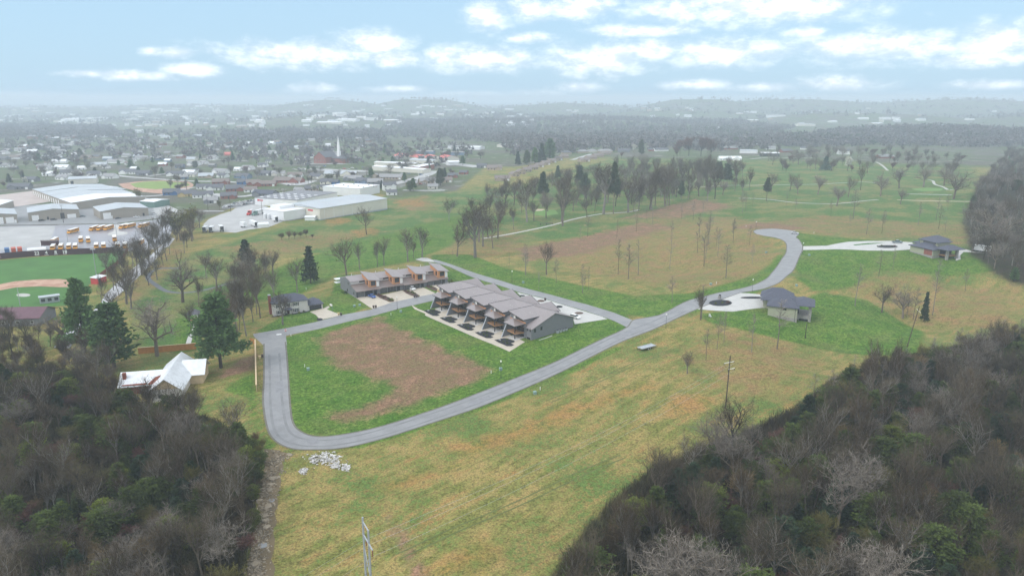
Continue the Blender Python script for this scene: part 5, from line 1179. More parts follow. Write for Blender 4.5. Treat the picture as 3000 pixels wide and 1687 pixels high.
for a in [(590,685,130,'w','p'),(700,665,70,'w','m'),(690,798,180,'w','d'),(610,850,140,'w','m'),(990,716,150,'c','g'),(1150,683,160,'w','m'),(1290,792,200,'w','d'),(940,812,120,'w','d'),(1080,838,130,'w','m'),(1430,805,130,'g','d'),(1570,652,120,'l','m'),(1420,645,110,'w','m'),(1680,672,60,'l','p'),
          (350,655,100,'w','m'),(270,642,90,'w','d'),(60,725,110,'w','m'),(440,748,120,'w','m'),(610,745,130,'w','p'),(290,545,120,'w','d'),(200,562,100,'w','m'),(480,545,110,'g','m'),(700,505,70,'w','m'),(1050,535,130,'c','m'),(150,640,90,'w','b'),(20,590,80,'w','m'),(1180,600,90,'c','d'),(860,640,90,'t','b'),(290,870,120,'g','d'),(480,810,100,'w','p'),(180,945,200,'g','d'),(600,580,90,'w','m'),(800,590,80,'c','m'),(960,630,70,'t','d'),(1260,620,80,'w','m')]:
    house('1', a[0], a[1], a[2], a[3], a[4], RG)
RG = 'beside the small round field'
for a in [(1940,705,120,'w','m'),(2030,692,80,'w','m'),(1760,812,170,'w','d'),(1880,800,140,'w','p'),(2200,785,170,'w','m'),(2070,833,140,'t','g'),(2220,828,100,'w','d'),(1930,818,90,'c','m'),(2420,835,150,'l','d'),(2440,895,110,'u','d'),(2550,905,130,'b','b'),(2220,895,160,'b','b'),(2040,945,120,'w','d'),(2160,955,160,'w','d'),(2370,965,180,'b','d'),(1720,1003,150,'u','d'),(1880,1018,170,'y','d'),(2040,1030,190,'w','d'),(2520,975,120,'w','b'),(2290,605,70,'o','r'),(2120,640,90,'w','m'),(2240,485,150,'b','d'),(1380,455,170,'w','d'),(2480,750,110,'w','m'),(2380,760,70,'w','p'),(2120,1085,130,'g','m'),(2300,1040,150,'b','d')]:
    house('1', a[0], a[1], a[2], a[3], a[4], RG, yaw=(.25 if a[0] > 1700 and a[1] > 900 else None))
RG = 'below the brick church'
for a in [(60,805,160,'g','d'),(80,915,220,'b','b'),(310,880,300,'b','b'),(390,825,140,'w','b'),(220,808,130,'c','m'),(580,838,130,'c','d'),(700,895,120,'c','d'),(780,895,90,'u','d'),(960,860,190,'g','m'),(1060,885,150,'l','d'),(1200,895,150,'g','m'),(1290,845,350,'t','m'),(900,962,240,'l','s'),(700,945,90,'c','d'),(1350,958,130,'w','d'),(1370,1003,100,'w','d'),(60,1018,240,'g','s'),(560,965,130,'t','d'),(420,975,90,'w','m'),(840,812,340,'c','g'),(1980,828,100,'b','d'),(2080,795,80,'b','d'),(1740,885,170,'t','m'),(1780,940,100,'c','m'),(1920,875,110,'t','b'),(2270,728,100,'g','d'),(2400,750,150,'t','b'),(1560,905,120,'t','m'),(2480,860,150,'t','b'),(60,720,90,'w','d')]:
    house('2', a[0], a[1], a[2], a[3], a[4], RG, storeys=2 if a[:2] == (1350, 958) else 1)
RG = 'in the golf course condominium row'
for k in range(9): house('3', 40 + 62 * k, 815 - 23 * k, 84, 't', 'b', RG, yaw=.45, d=10)
for k in range(4): house('3', 740 + 70 * k, 668 - 24 * k, 110, 't', 'b', RG, yaw=.45, d=10)
for a in [(820,575,90,'c','m'),(720,580,110,'t','m'),(945,575,150,'t','m'),(560,590,90,'t','d')]: house('3', *a, RG, yaw=.3, kind='h')
RG = 'beyond the golf course'
for a in [(1510,562,150,'w','d'),(1420,562,100,'b','d'),(1125,572,120,'g','d'),(2190,545,170,'b','m'),(2200,655,220,'w','p'),(2480,500,70,'w','m')]: house('3', *a, RG)
for a in [(200,575,120,'b','d'),(470,582,80,'t','d'),(770,595,110,'w','d'),(1200,635,180,'b','m'),(30,545,90,'w','m'),(360,545,60,'w','d')]: house('4', *a, RG, storeys=2 if a[0] == 770 else 1)
hr_ = random.Random(8); hp_ = [h.location.copy() for l in HOUSES.values() for h in l]
for k in range(260):
    if len(hp_) > 225: break
    x, y = hr_.uniform(0, 1080), 395 + 135 * hr_.random() ** 1.2
    p = G('P', x, y)
    if min((p - q).xy.length for q in hp_) < 22 or (x < 480 and y > 500) or (x > 620 and y > 480): continue
    hp_.append(p); house('P', x, y, hr_.uniform(13, 20) / (mppx(p) * 1.0) * .9 if False else hr_.uniform(14, 26), hr_.choice('wwwwcgtbl'), hr_.choice('mmmdpgb'), 'among trees left of the church' if x < 880 else 'among trees by the church')
for (wc, rc, region), lst in HOUSES.items():
    ordinals(lst, f'{WC[wc][1]} house with {RC[rc][1]} roof {region}' + '{}', 9)
# long commercial sheds of the town
def tshed(z, x0, y0, x1, y1, d, ze, wm, rm, label, name='commercial_building', rise=1.5): return shed(G(z, x0, y0), G(z, x1, y1), d, ze, rise, 'x', wm, rm, label, name=name, cat='building')
tshed('2', 1170, 755, 1680, 785, 16, 5, 'metal_beige', 'roof_pale', 'long white-roofed shed, nearer of the pair right of the church', rise=1)
tshed('2', 1190, 712, 1600, 720, 14, 5, 'metal_beige', 'roof_pale', 'long white-roofed shed, farther of the pair right of the church', rise=1)
tshed('2', 1640, 770, 1795, 735, 14, 6, 'brick', 'roof_pale', 'red brick block with white roof at the end of the long sheds', rise=.6)
for k, (x, y, w) in enumerate([(1530, 645, 110), (1690, 655, 120), (1810, 660, 150), (1965, 662, 150)]):
    shed(G('2', x - w / 2, y), G('2', x + w / 2, y - 8), 26, 4.5, 3.2, 'y', 'metal_beige', 'red_roof', 'red-roofed storage building right of the church, ' + ('rightmost' if k == 3 else ORD[k]), name='storage_building', cat='building', group='red-roofed storage buildings')
for x0, y0, x1, y1, d, wm, rm, lb in [(1600,590,1780,592,12,'h_bluegrey','roof_mid','long blue-grey shed behind the red roofs, left one'),(1880,600,2090,602,12,'h_bluegrey','roof_mid','long blue-grey shed behind the red roofs, right one'),(2100,540,2250,545,18,'metal_white','roof_pale','white flat building right of the blue-grey sheds'),(1920,535,2090,540,14,'metal_white','roof_mid','pale low building beyond the blue-grey sheds'),(2480,525,2640,520,24,'metal_beige','roof_pale','white-roofed hall behind the condominium row'),(1540,680,1780,690,16,'metal_beige','roof_galv','pale shed in front of the red roofs'),(1940,705,2050,700,14,'metal_white','roof_pale','white shed in front of the red roofs, right end'),(2120,405,2210,405,20,'metal_white','roof_pale','white roof alone among the far trees')]:
    tshed('2', x0, y0, x1, y1, d, 4.5, wm, rm, lb)
for x0, y0, x1, y1, d, wm, rm, lb in [(2290,582,2465,585,8,'metal_white','roof_galv','white box building above the golf course'),(2500,612,2690,612,10,'siding_dark','roof_pale','long open shed with white roof above the golf course'),(1340,430,1520,432,20,'metal_white','roof_pale','long white roof behind the clubhouse'),(1450,465,1590,468,14,'metal_white','roof_mid','white low building behind the clubhouse')]:
    tshed('3', x0, y0, x1, y1, d, 4.5, wm, rm, lb)
tshed('1', 270, 438, 800, 430, 16, 6, 'brick', 'roof_mid', 'long red brick block below the left wooded hill')
tshed('1', 1360, 380, 1450, 380, 30, 7, 'white_paint', 'roof_pale', 'white domed hall beside the left wooded hill')
tshed('1', 910, 425, 1040, 425, 14, 4, 'white_paint', 'roof_pale', 'white low hall right of the long brick block')
tshed('1', 1330, 175, 1490, 178, 60, 12, 'metal_beige', 'roof_pale', 'large cream hospital block far off on the left')
tshed('2', 815, 212, 915, 215, 60, 14, 'white_paint', 'roof_pale', 'large white block far off beyond the church')
FAR = [('4',950,365,90),('4',1150,355,70),('4',1110,295,115),('4',970,245,90),('4',1190,245,95),('4',390,310,190),('4',80,215,180),('4',480,160,95),('4',1310,268,60),('4',1830,410,40),('3',1240,240,90),('3',2400,170,120),('3',2430,270,110),('3',1000,95,80),('3',2550,290,70),('3',1810,135,40),('3',2000,350,200),
       ('1',1560,150,100),('1',1700,165,160),('1',230,100,60),('1',700,260,220),('1',950,240,180),('1',1850,230,60),('2',60,330,60),('2',130,385,130),('2',370,430,80),('2',730,285,250),('2',900,260,200),('2',1060,230,90),('2',1370,270,170),('2',500,310,60),('2',100,240,100),('2',1450,275,120)]
fr_ = random.Random(5)
for k in range(170):
    x, y = fr_.uniform(0, 1560), 280 + fr_.uniform(30, 95); FAR.append(('P', x, y, fr_.uniform(9, 30)))
for k in range(30): FAR.append(('P', fr_.uniform(1600, 2950), fr_.uniform(318, 375), fr_.uniform(8, 24)))
fl_ = []
for (z, x, y, wpx) in FAR:
    p = G(z, x, y)
    if p.y > 9000 or p.y < 900: continue
    w = min(max(wpx * ZOOM[z][2] * mppx(p), 14), 130); d = min(w * .7, 50)
    t = thing('distant_building', p, fr_.uniform(-.3, .3), None, 'building', 'pale buildings far off in the haze')
    h_ = fr_.uniform(4, 9); rise = fr_.choice([.6, 2.5])
    s = MB(); gable_walls(s, w, d, -4, h_, rise, 'x', 0, -w / 2, 0); s.build('wall', M[fr_.choice(['white_paint', 'metal_beige', 'metal_white', 'h_tan', 'white_paint'])], t)
    s = MB(); gable_roof(s, w, d, h_, rise, 'x', .4, .3, 0, -w / 2, 0); s.build('roof', M[fr_.choice(['roof_pale', 'roof_pale', 'roof_galv', 'roof_mid'])], t)
    t['label'] = 'pale building far off in the hazy valley, ' + ('left of the church steeple' if to_px(p)[0] < 960 else 'beyond the church' if to_px(p)[0] < 1600 else 'beyond the golf course')

# ------------------------------------------------------------------ ball field furniture
fp = curve(P_('b', [(-500,1290),(0,1240),(400,1205),(900,1175),(1400,1158),(1750,1140)]), 3)
of = thing('outfield_fence', fp[0], 0, 'long maroon outfield fence with white player numbers', 'fence'); o_ = Vector(fp[0])
for a in range(len(fp) - 1):
    p, q = fp[a] - o_, fp[a + 1] - o_; nrm = Vector((-(q - p).y, (q - p).x, 0)).normalized() * .06
    s = MB(); z2 = Vector((0, 0, 3.6)); z1 = Vector((0, 0, -.5))
    s.add([p - nrm + z1, q - nrm + z1, q + nrm + z1, p + nrm + z1, p - nrm + z2, q - nrm + z2, q + nrm + z2, p + nrm + z2], [(0, 3, 2, 1), (4, 5, 6, 7), (0, 1, 5, 4), (1, 2, 6, 5), (2, 3, 7, 6), (3, 0, 4, 7)]); s.build('fence_panel', M['maroon'], of)
def text_on(parent, body, wpos, rz, size, m, name):
    cu = bpy.data.curves.new(name, 'FONT'); cu.body = body; cu.size = size; cu.align_x = 'CENTER'; cu.extrude = .02; cu.offset = .05; cu.materials.append(m)
    tmp = bpy.data.objects.new(name, cu); o = bpy.data.objects.new(name, bpy.data.meshes.new_from_object(tmp)); bpy.data.objects.remove(tmp); COL.objects.link(o); o.parent = parent; o.location = Vector(wpos) - parent.location; o.rotation_euler = (R(90), 0, rz); return o
for nm, x, y in (('22', 570, 1190), ('4', 713, 1182), ('8', 853, 1176), ('18', 990, 1170)):
    g = G('b', x, y); k = min(range(len(fp) - 1), key=lambda i: (((fp[i] + fp[i + 1]) / 2) - g).length); d_ = fp[k + 1] - fp[k]; rz = math.atan2(d_.y, d_.x)
    n_ = Vector((d_.y, -d_.x, 0)).normalized(); tt = (g - fp[k]).dot(d_) / d_.dot(d_); b_ = fp[k] + d_ * tt + n_ * .12
    text_on(of, nm, (b_.x, b_.y, hz(b_.x, b_.y) + 1.0), rz, 2.7, M['sign_white'], 'number')
    s = MB(); c_ = b_ - o_; e = d_.normalized() * 1.1; s.add([c_ - e + Vector((0, 0, .45)), c_ + e + Vector((0, 0, .45)), c_ + e + Vector((0, 0, .7)), c_ - e + Vector((0, 0, .7))], [(0, 1, 2, 3), (3, 2, 1, 0)]); s.build('name_strip', M['sign_white'], of)
g = G('b', 5, 1242); text_on(of, 'R', (g.x, g.y - .3, g.z + .9), .12, 3.0, M['blossom_pink'], 'letter')
sp = curve(P_('5', [(1290,455),(1200,590),(1060,690),(930,790)]), 3); sf = thing('side_fence', sp[0], 0, 'rust-red side fence of the ball field by the lane', 'fence')
for a in range(len(sp) - 1):
    p, q = sp[a] - Vector(sp[0]), sp[a + 1] - Vector(sp[0]); s = MB(); nrm = Vector((-(q - p).y, (q - p).x, 0)).normalized() * .05; z2 = Vector((0, 0, 2.2)); z1 = Vector((0, 0, -.4))
    s.add([p - nrm + z1, q - nrm + z1, q + nrm + z1, p + nrm + z1, p - nrm + z2, q - nrm + z2, q + nrm + z2, p + nrm + z2], [(0, 3, 2, 1), (4, 5, 6, 7), (0, 1, 5, 4), (1, 2, 6, 5), (2, 3, 7, 6), (3, 0, 4, 7)]); s.build('fence_panel', M['rust'], sf)
o, yaw, ln = frame(G('5', 405, 1000), G('5', 605, 975)); dg = thing('dugout', o, yaw, 'grey block dugout of the ball field', 'dugout')
s = MB(); s.box(0, ln, 0, 3.2, -.5, 2.9); s.build('wall', M['steel'], dg); s = MB(); s.box(-.3, ln + .3, -.5, 3.5, 2.92, 3.15); s.build('roof', M['roof_galv'], dg)
for k in range(3): s = MB(); s.box(ln * (k + .2) / 3, ln * (k + .8) / 3, -.04, .02, .9, 2.3); s.build('opening', M['siding_dark'], dg)
o, yaw, ln = frame(G('5', 990, 800), G('5', 1075, 770)); rs = thing('field_shed', o, yaw, 'small red shed at the corner of the ball field', 'shed')
s = MB(); s.box(0, ln, 0, 4, -.5, 3.0); s.build('wall', M['red'], rs); s = MB(); s.slab([(-.3, -.3, 3.05), (ln + .3, -.3, 3.05), (ln + .3, 4.3, 3.6), (-.3, 4.3, 3.6)], .12); s.build('roof', M['roof_pale'], rs); s = MB(); s.box(.6, 1.6, -.05, .02, 0, 2.1); s.build('door', M['maroon'], rs)
o, yaw, ln = frame(G('5', -180, 1235), G('5', 400, 1215)); cbld = thing('clubhouse', o, yaw, 'maroon-roofed building at the left edge below the ball field', 'building')
s = MB(); gable_walls(s, ln, 14, -1, 3.6, 2.6, 'x'); s.build('wall', M['siding_grey'], cbld); s = MB(); gable_roof(s, ln, 14, 3.6, 2.6, 'x', .8, .2); s.build('roof', M['maroon_roof'], cbld)
for k in range(4): window(cbld, ln * (k + .5) / 4, 0, 1.7, 1.4, 1.2, fm='white_paint')
g = G('b', 770, 1072); sb = thing('scoreboard', g, yaw_px('b', 640, 1072, 900, 1065), 'maroon scoreboard behind the outfield fence', 'scoreboard')
s = MB(); s.box(-5.2, 5.2, -.2, .2, 1.6, 5.2); s.build('board', M['maroon'], sb)
for x in (-3.6, 3.6): s = MB(); s.box(x - .15, x + .15, .22, .5, -.5, 5.0); s.build('post', M['steel'], sb)
s = MB(); s.box(-4.8, 4.8, -.24, -.205, 4.9, 5.05); s.box(-4.8, 4.8, -.24, -.205, 1.75, 1.85); s.build('trim', M['sign_white'], sb)
g = G('b', 560, 1105); tp = thing('tarp_cover', g, yaw_px('b', 470, 1115, 650, 1100), 'white arched cover behind the outfield fence', 'cover'); s = MB(); s.extr_x([(-2, 0), (2, 0), (1.6, 1.2), (.7, 1.8), (-.7, 1.8), (-1.6, 1.2)], -5, 5); s.build('shell', M['white_paint'], tp); s = MB(); s.box(-5.05, -4.98, -.6, .6, 0, 1.2); s.build('flap', M['roof_galv'], tp)
isl = [G('b', *p) for p in [(1630,880),(1640,850),(1720,820),(1735,720),(1800,720),(1800,815),(1930,830),(1935,865),(1800,885)]]
sheet('traffic_island', isl, M['concrete'], .16, label='T-shaped pale concrete island among the school buses')
gz = thing('gazebo', gp('5', 1955, 1150, 0), .3, 'small dark-roofed gazebo half hidden behind the big pine', 'gazebo')
for (x, y) in ((-1.8, -1.8), (1.8, -1.8), (1.8, 1.8), (-1.8, 1.8)): s = MB(); s.box(x - .12, x + .12, y - .12, y + .12, -.5, 2.8); s.build('post', M['pole_wood'], gz)
s = MB(); hip(s, -1.9, 1.9, -1.9, 1.9, 2.8, 1.9, .6); s.build('roof', M['roof_dark'], gz); s = MB(); s.box(-1.9, 1.9, -1.9, 1.9, -.2, .15); s.build('floor', M['wood_deck'], gz)

# ------------------------------------------------------------------ poles, lamps and small street things
def street_lamp(z, x, y, label, h=5.2):
    t = thing('street_lamp', gp(z, x, y, 0), 0, label, 'street lamp', 'street lamps of the development')
    s = MB(); s.tube([(0, 0, -.3), (0, 0, .5), (0, 0, .55), (0, 0, h)], [.13, .13, .06, .045], 8); s.build('post', M['pole_black'], t)
    s = MB(); s.tube([(0, 0, h), (0, 0, h + .15), (0, 0, h + .4), (0, 0, h + .62), (0, 0, h + .72)], [.10, .24, .27, .16, .03], 10); s.build('globe', M['lamp_globe'], t)
    return t
street_lamp('6', 1422, 882, 'street lamp on the lawn edge across from the rear townhouses')
street_lamp('7', 1279, 455, 'street lamp across the back street from the front townhouses')
street_lamp('r', 174, 405, 'street lamp beside the loop road at the lot corner', 5.6)
street_lamp('8', 525, 600, 'street lamp beside the nearer slate-roofed house')
street_lamp('F', 1675, 825, 'street lamp by the junction of the two roads')
street_lamp('8', 552, 140, 'street lamp by the turning circle')
street_lamp('8', 905, 310, 'street lamp at the start of the farther drive')
up = thing('utility_pole', G('r', 1868, 632), 0, 'tall brown utility pole with two white crossarms in the meadow', 'utility pole')
s = MB(); s.tube([(0, 0, -.5), (.25, 0, 16.6)], [.22, .15], 8); s.build('pole', M['pole_wood'], up)
for zz, (x0, x1) in ((14.6, (-1.9, 1.5)), (12.4, (-.3, 1.9))):
    s = MB(); s.tube([(.2 + x0, x0 * .5, zz), (.2 + x1, x1 * .5, zz)], [.09, .09], 5); ca = s.build('crossarm', M['white_paint'], up)
    for q in (x0, x1): s = MB(); s.tube([(.2 + q, q * .5, zz - .6), (.2 + q, q * .5, zz)], [.07, .07], 6); s.build('insulator', M['trim_dark'], ca)
lp = thing('leaning_pole', G('8', 1690, 1022), 0, 'brown pole leaning out of the wood edge below the far ridge house', 'utility pole')
s = MB(); s.tube([(0, 0, -1), (4.4, 3, 15.5)], [.2, .14], 7); s.build('pole', M['pole_wood'], lp); s = MB(); s.tube([(3.6, 3.4, 14.4), (4.8, 2.2, 13.2)], [.07, .07], 5); s.build('crossarm', M['white_paint'], lp)
# steel H-frame of the power line at the bottom edge
def at_h(z, x, y, h):
    X_, Y_ = at_z(z, x, y, h); return Vector((X_, Y_, hz(X_, Y_)))
hp = at_h('m', 1400, 1010, 19.0)
hf = thing('transmission_tower', hp, R(-62), 'blue-grey steel H-frame power tower at the bottom edge', 'transmission tower')
zt = 19.0 - hp.z
for x in (-1.55, 1.55): s = MB(); s.tube([(x, 0, -1), (x, 0, zt + (.8 if x < 0 else 0))], [.24, .17], 10); s.build('leg', M['steel'], hf)
s = MB(); s.tube([(-1.55, 0, zt), (1.55, 0, zt)], [.11, .11], 6); s.build('top_beam', M['steel'], hf)
s = MB(); s.tube([(-2.0, 0, zt - 2.6), (3.6, 0, zt - 2.6)], [.13, .13], 6); cb_ = s.build('crossarm', M['steel'], hf)
for x in (-1.9, 0, 3.5): s = MB(); s.tube([(x, 0, zt - 3.9), (x, 0, zt - 2.6)], [.09, .09], 6); s.build('insulator', M['rust'], cb_)
for a, b in (((-1.55, zt - 5.2), (1.55, zt - 9.6)), ((1.55, zt - 5.2), (-1.55, zt - 9.6))): s = MB(); s.tube([(a[0], .05, a[1]), (b[0], -.05, b[1])], [.07, .07], 5); s.build('brace', M['steel'], hf)
# wires from the tower to the pole in the meadow and on past the camera
wires = []
for k, x in enumerate((-1.9, 0, 3.5)):
    c, s_ = math.cos(R(-62)), math.sin(R(-62)); a = Vector((hp.x + x * c, hp.y + x * s_, hp.z + zt - 3.9)); b = up.location + Vector((.2 + (-1.9, 1.5, 1.9)[k], (-1.9, 1.5, 1.9)[k] * .5, (14.0, 14.0, 11.8)[k]))
    far = a + (a - b) * .55
    for p, q in ((a, b), (a, far)):
        s = MB(); pts = [p.lerp(q, i / 14) + Vector((0, 0, -2.2 * (1 - (2 * i / 14 - 1) ** 2))) for i in range(15)]; s.tube(pts, [.016] * 15, 3)
        w_ = s.build('power_wire', M['steel']); tag(w_, 'thin power wire running from the steel tower', 'wire', 'wires of the power line')
def mast(z, x, y, h, label, m='steel', arms=1):
    t = thing('light_mast', gp(z, x, y, 0), 0, label, 'light mast'); s = MB(); s.tube([(0, 0, -.5), (0, 0, h)], [.2, .11], 7); s.build('pole', M[m], t)
    if arms: s = MB(); s.box(-1.3, 1.3, -.15, .15, h - .3, h + .25); s.build('floodlights', M['silver_paint'], t)
for z, x, y, yt, lb, m, ar in [('5',975,745,440,'tall floodlight mast at the right of the ball field','steel',1),('5',205,1020,830,'floodlight mast behind home plate','steel',0),('5',1210,590,420,'grey mast by the side fence','steel',1),('b',1040,1045,760,'lamp mast between the school buses','steel',0),('b',965,690,420,'power pole before the left tan warehouse','pole_wood',1),('b',2065,930,790,'lamp mast at the right of the bus lot','steel',1),('b',1770,870,690,'lamp mast on the T-shaped island','steel',1),
    ('f',500,350,130,'power pole beside the factory car park','pole_wood',0),('f',895,380,200,'power pole before the white factory wing','pole_wood',1),('f',215,330,120,'power pole at the left of the gravel yard','pole_wood',0),('4',2320,475,355,'white mast above the right wood','white_paint',0),('2',1635,860,640,'white pole right of the church','white_paint',0),('8',925,955,840,'black pole below the nearer slate-roofed house','pole_black',0)]:
    p = G(z, x, y); mast(z, x, y, (y - yt) * ZOOM[z][2] * mppx(p), lb, m, ar)
def bin_(z, x, y, m, label):
    t = thing('wheelie_bin', gp(z, x, y, .06), .5, label, 'bin', 'wheeled rubbish bins'); s = MB(); s.add([(-.26, -.3, .1), (.26, -.3, .1), (.26, .3, .1), (-.26, .3, .1), (-.34, -.38, 1.05), (.34, -.38, 1.05), (.34, .38, 1.05), (-.34, .38, 1.05)], [(0, 3, 2, 1), (4, 5, 6, 7), (0, 1, 5, 4), (1, 2, 6, 5), (2, 3, 7, 6), (3, 0, 4, 7)]); s.build('body', M[m], t)
    s = MB(); s.slab([(-.37, -.42, 1.16), (.37, -.42, 1.16), (.37, .42, 1.2), (-.37, .42, 1.2)], .1); s.build('lid', M['bin_tan' if m == 'bin_tan' else 'bin_brown'], t); wheels(t, (.0,), .34, .12, .06)
for a in [('6',1183,868,'bin_brown','dark bin by the first rear driveway, left of two'),('6',1206,866,'bin_brown','dark bin by the first rear driveway, right of two'),('6',832,942,'bin_tan','yellow-lidded bin by the white brick house drive'),('6',856,945,'bin_brown','brown bin by the white brick house drive'),('6',1595,762,'bin_brown','bin by the second planting island, left of two'),('6',1618,760,'bin_brown','bin by the second planting island, right of two'),('7',1693,685,'bin_brown','dark bin on the white apron behind the front townhouses'),('6',1832,705,'bin_tan','yellow-lidded bin by the third planting island'),('6',38,1380,'bin_tan','tan bin beside the pale roadside fence'),('6',65,1365,'bin_brown','brown bin beside the pale roadside fence')]: bin_(*a)
ss = thing('stop_sign', gp('6', 302, 1150, 0), .2, 'red stop sign at the street corner', 'sign'); s = MB(); s.tube([(0, 0, -.3), (0, 0, 2.9)], [.05, .05], 6); s.build('post', M['steel'], ss)
s = MB(); s.tube([(0, -.06, 2.5), (0, -.1, 2.5)], [.52, .52], 8); pl = s.build('plate', M['sign_red'], ss); s = MB(); s.tube([(0, -.05, 2.5), (0, -.065, 2.5)], [.6, .6], 8); s.build('border', M['sign_white'], pl)
text_on(ss, 'STOP', ss.location + Vector((0, -.12, 2.36)), 0, .38, M['sign_white'], 'lettering')
sheet('stop_line', P_('6', [(205,1130),(255,1126),(258,1134),(208,1139)]), M['white_paint'], .075, label='white stop line at the street corner')
bh = thing('basketball_hoop', gp('6', 770, 905, 0), .9, 'basketball hoop beside the white brick house driveway', 'basketball hoop'); s = MB(); s.tube([(0, 0, -.3), (0, 0, 2.6), (-.5, 0, 3.3)], [.09, .09, .07], 6); s.build('post', M['metal_green'], bh)
s = MB(); s.box(-.6, -.54, -.8, .8, 2.8, 3.7); s.build('backboard', M['white_paint'], bh); s = MB(); s.tube([(-.62 - .23 + .23 * math.cos(a), .23 * math.sin(a), 3.0) for a in np.linspace(0, 6.28, 13)], [.02] * 13, 4, cap=False); s.build('rim', M['sign_red'], bh)
def utilbox(z, x, y, m, label, w=.9, h=.8):
    t = thing('utility_box', gp(z, x, y, 0), .4, label, 'utility box'); s = MB(); s.box(-w / 2, w / 2, -w / 2, w / 2, -.2, h); s.build('cabinet', M[m], t); s = MB(); s.slab([(-w * .56, -w * .56, h + .09), (w * .56, -w * .56, h + .09), (w * .56, w * .56, h + .09), (-w * .56, w * .56, h + .09)], .08); s.build('lid', M[m], t)
def stake(z, x, y, label):
    t = thing('marker_post', gp(z, x, y, 0), 0, label, 'marker post'); s = MB(); s.tube([(0, 0, -.2), (0, 0, 1.0)], [.09, .09], 8); s.build('post', M['white_paint'], t); s = MB(); s.tube([(0, 0, 1.0), (0, 0, 1.08)], [.11, .06], 8); s.build('cap', M['white_paint'], t)
for a in [('r',430,525,'util_green','green utility box on the grass below the loop road'),('r',172,345,'util_green','green utility box behind the lot corner lamp'),('P',903,1084,'util_green','green utility box at the left of the empty lot'),('6',990,855,'util_green','flat utility box on the lawn by the first rear driveway'),('6',1045,845,'util_green','pale utility box on the lawn by the first rear driveway'),('6',1458,910,'util_green','flat utility box near the lamp by the walkway'),('7',1418,465,'util_green','utility box across the back street'),('8',858,562,'util_green','utility box above the nearer slate-roofed house'),('8',630,312,'util_green','utility box in the brown bowl'),('8',955,332,'util_green','utility box below the farther drive'),('8',212,552,'util_green','utility box beside the road in the bowl')]: utilbox(*a)
for a in [('r',470,495,'white marker post beside the box below the loop road'),('r',100,370,'white marker post at the lot corner'),('6',1358,938,'white marker post near the walkway lamp'),('P',893,1075,'white marker post at the left of the empty lot'),('6',352,1150,'white marker post near the stop sign'),('6',505,682,'white marker post on the park lawn'),('8',255,545,'white marker post beside the road in the bowl'),('8',478,115,'white marker post above the turning circle'),('8',990,165,'white marker post right of the turning circle')]: stake(*a)
mi = thing('stone_mailbox', gp('8', 278, 660, 0), .3, 'stone mailbox pillar on the mulch island of the nearer drive', 'mailbox'); s = MB(); s.box(-.5, .5, -.5, .5, -.2, 1.7); s.build('pillar', M['stone'], mi); s = MB(); s.box(-.3, .3, -.6, .2, 1.72, 2.15); s.build('box', M['trim_dark'], mi)
ch = thing('lawn_chair', gp('8', 208, 795, 0), 2.2, 'white lawn chair below the nearer drive', 'chair'); s = MB(); s.box(-.4, .4, -.4, .4, .4, .5); s.build('seat', M['white_paint'], ch); s = MB(); s.slab([(-.4, .35, 1.5), (.4, .35, 1.5), (.4, .5, 1.5), (-.4, .5, 1.5)], 1.05); s.build('backrest', M['white_paint'], ch)
for (x, y) in ((-.35, -.35), (.35, -.35), (.35, .35), (-.35, .35)): s = MB(); s.box(x - .05, x + .05, y - .05, y + .05, -.1, .4); s.build('leg', M['white_paint'], ch)
bench = thing('cart_shelter', gp('3', 345, 1300, 0), .2, 'low dark bench shelter beside the cart path', 'bench'); s = MB(); s.box(-5, 5, -.6, .6, 1.0, 1.25); s.build('top', M['pole_wood'], bench)
for x in (-4.5, 0, 4.5): s = MB(); s.box(x - .15, x + .15, -.4, .4, -.3, 1.0); s.build('leg', M['pole_wood'], bench)
# mulch islands
for z, c, rx, ry, m_, lb in [('8', (285, 690), 88, 24, 'mulch', 'mulch island in the nearer drive'), ('8', (525, 650), 90, 8, 'mulch', 'narrow mulch strip beside the nearer house'), ('8', (1545, 265), 80, 11, 'mulch', 'mulch island in the farther drive'), ('7', (1870, 762), 42, 14, 'mulch', 'dark bed on the apron, right one'), ('7', (1640, 690), 45, 14, 'mulch_red', 'brown bed on the apron, middle one'), ('7', (2115, 842), 55, 14, 'mulch_red', 'brown bed behind the white SUV'), ('7', (1405, 625), 38, 9, 'mulch', 'dark bed on the apron, left one'),
                            ('6', (1300, 768), 90, 22, 'mulch_red', 'planting island between the first two rear driveways'), ('6', (1565, 722), 80, 22, 'mulch_red', 'planting island between the middle rear driveways'), ('6', (1775, 668), 70, 18, 'mulch_red', 'planting island between the last rear driveways'), ('6', (640, 983), 32, 14, 'mulch', 'dark kerbed bed by the white brick house mailbox')]:
    tilt = .35 if z == '6' and c[0] > 1000 else 0
    pts = [G(z, c[0] + rx * math.cos(a), c[1] + ry * math.sin(a) + tilt * rx * math.cos(a)) for a in np.linspace(0, 2 * math.pi, 15)[:-1]]
    sheet('mulch_bed', pts, M[m_], .13, 4, label=lb)
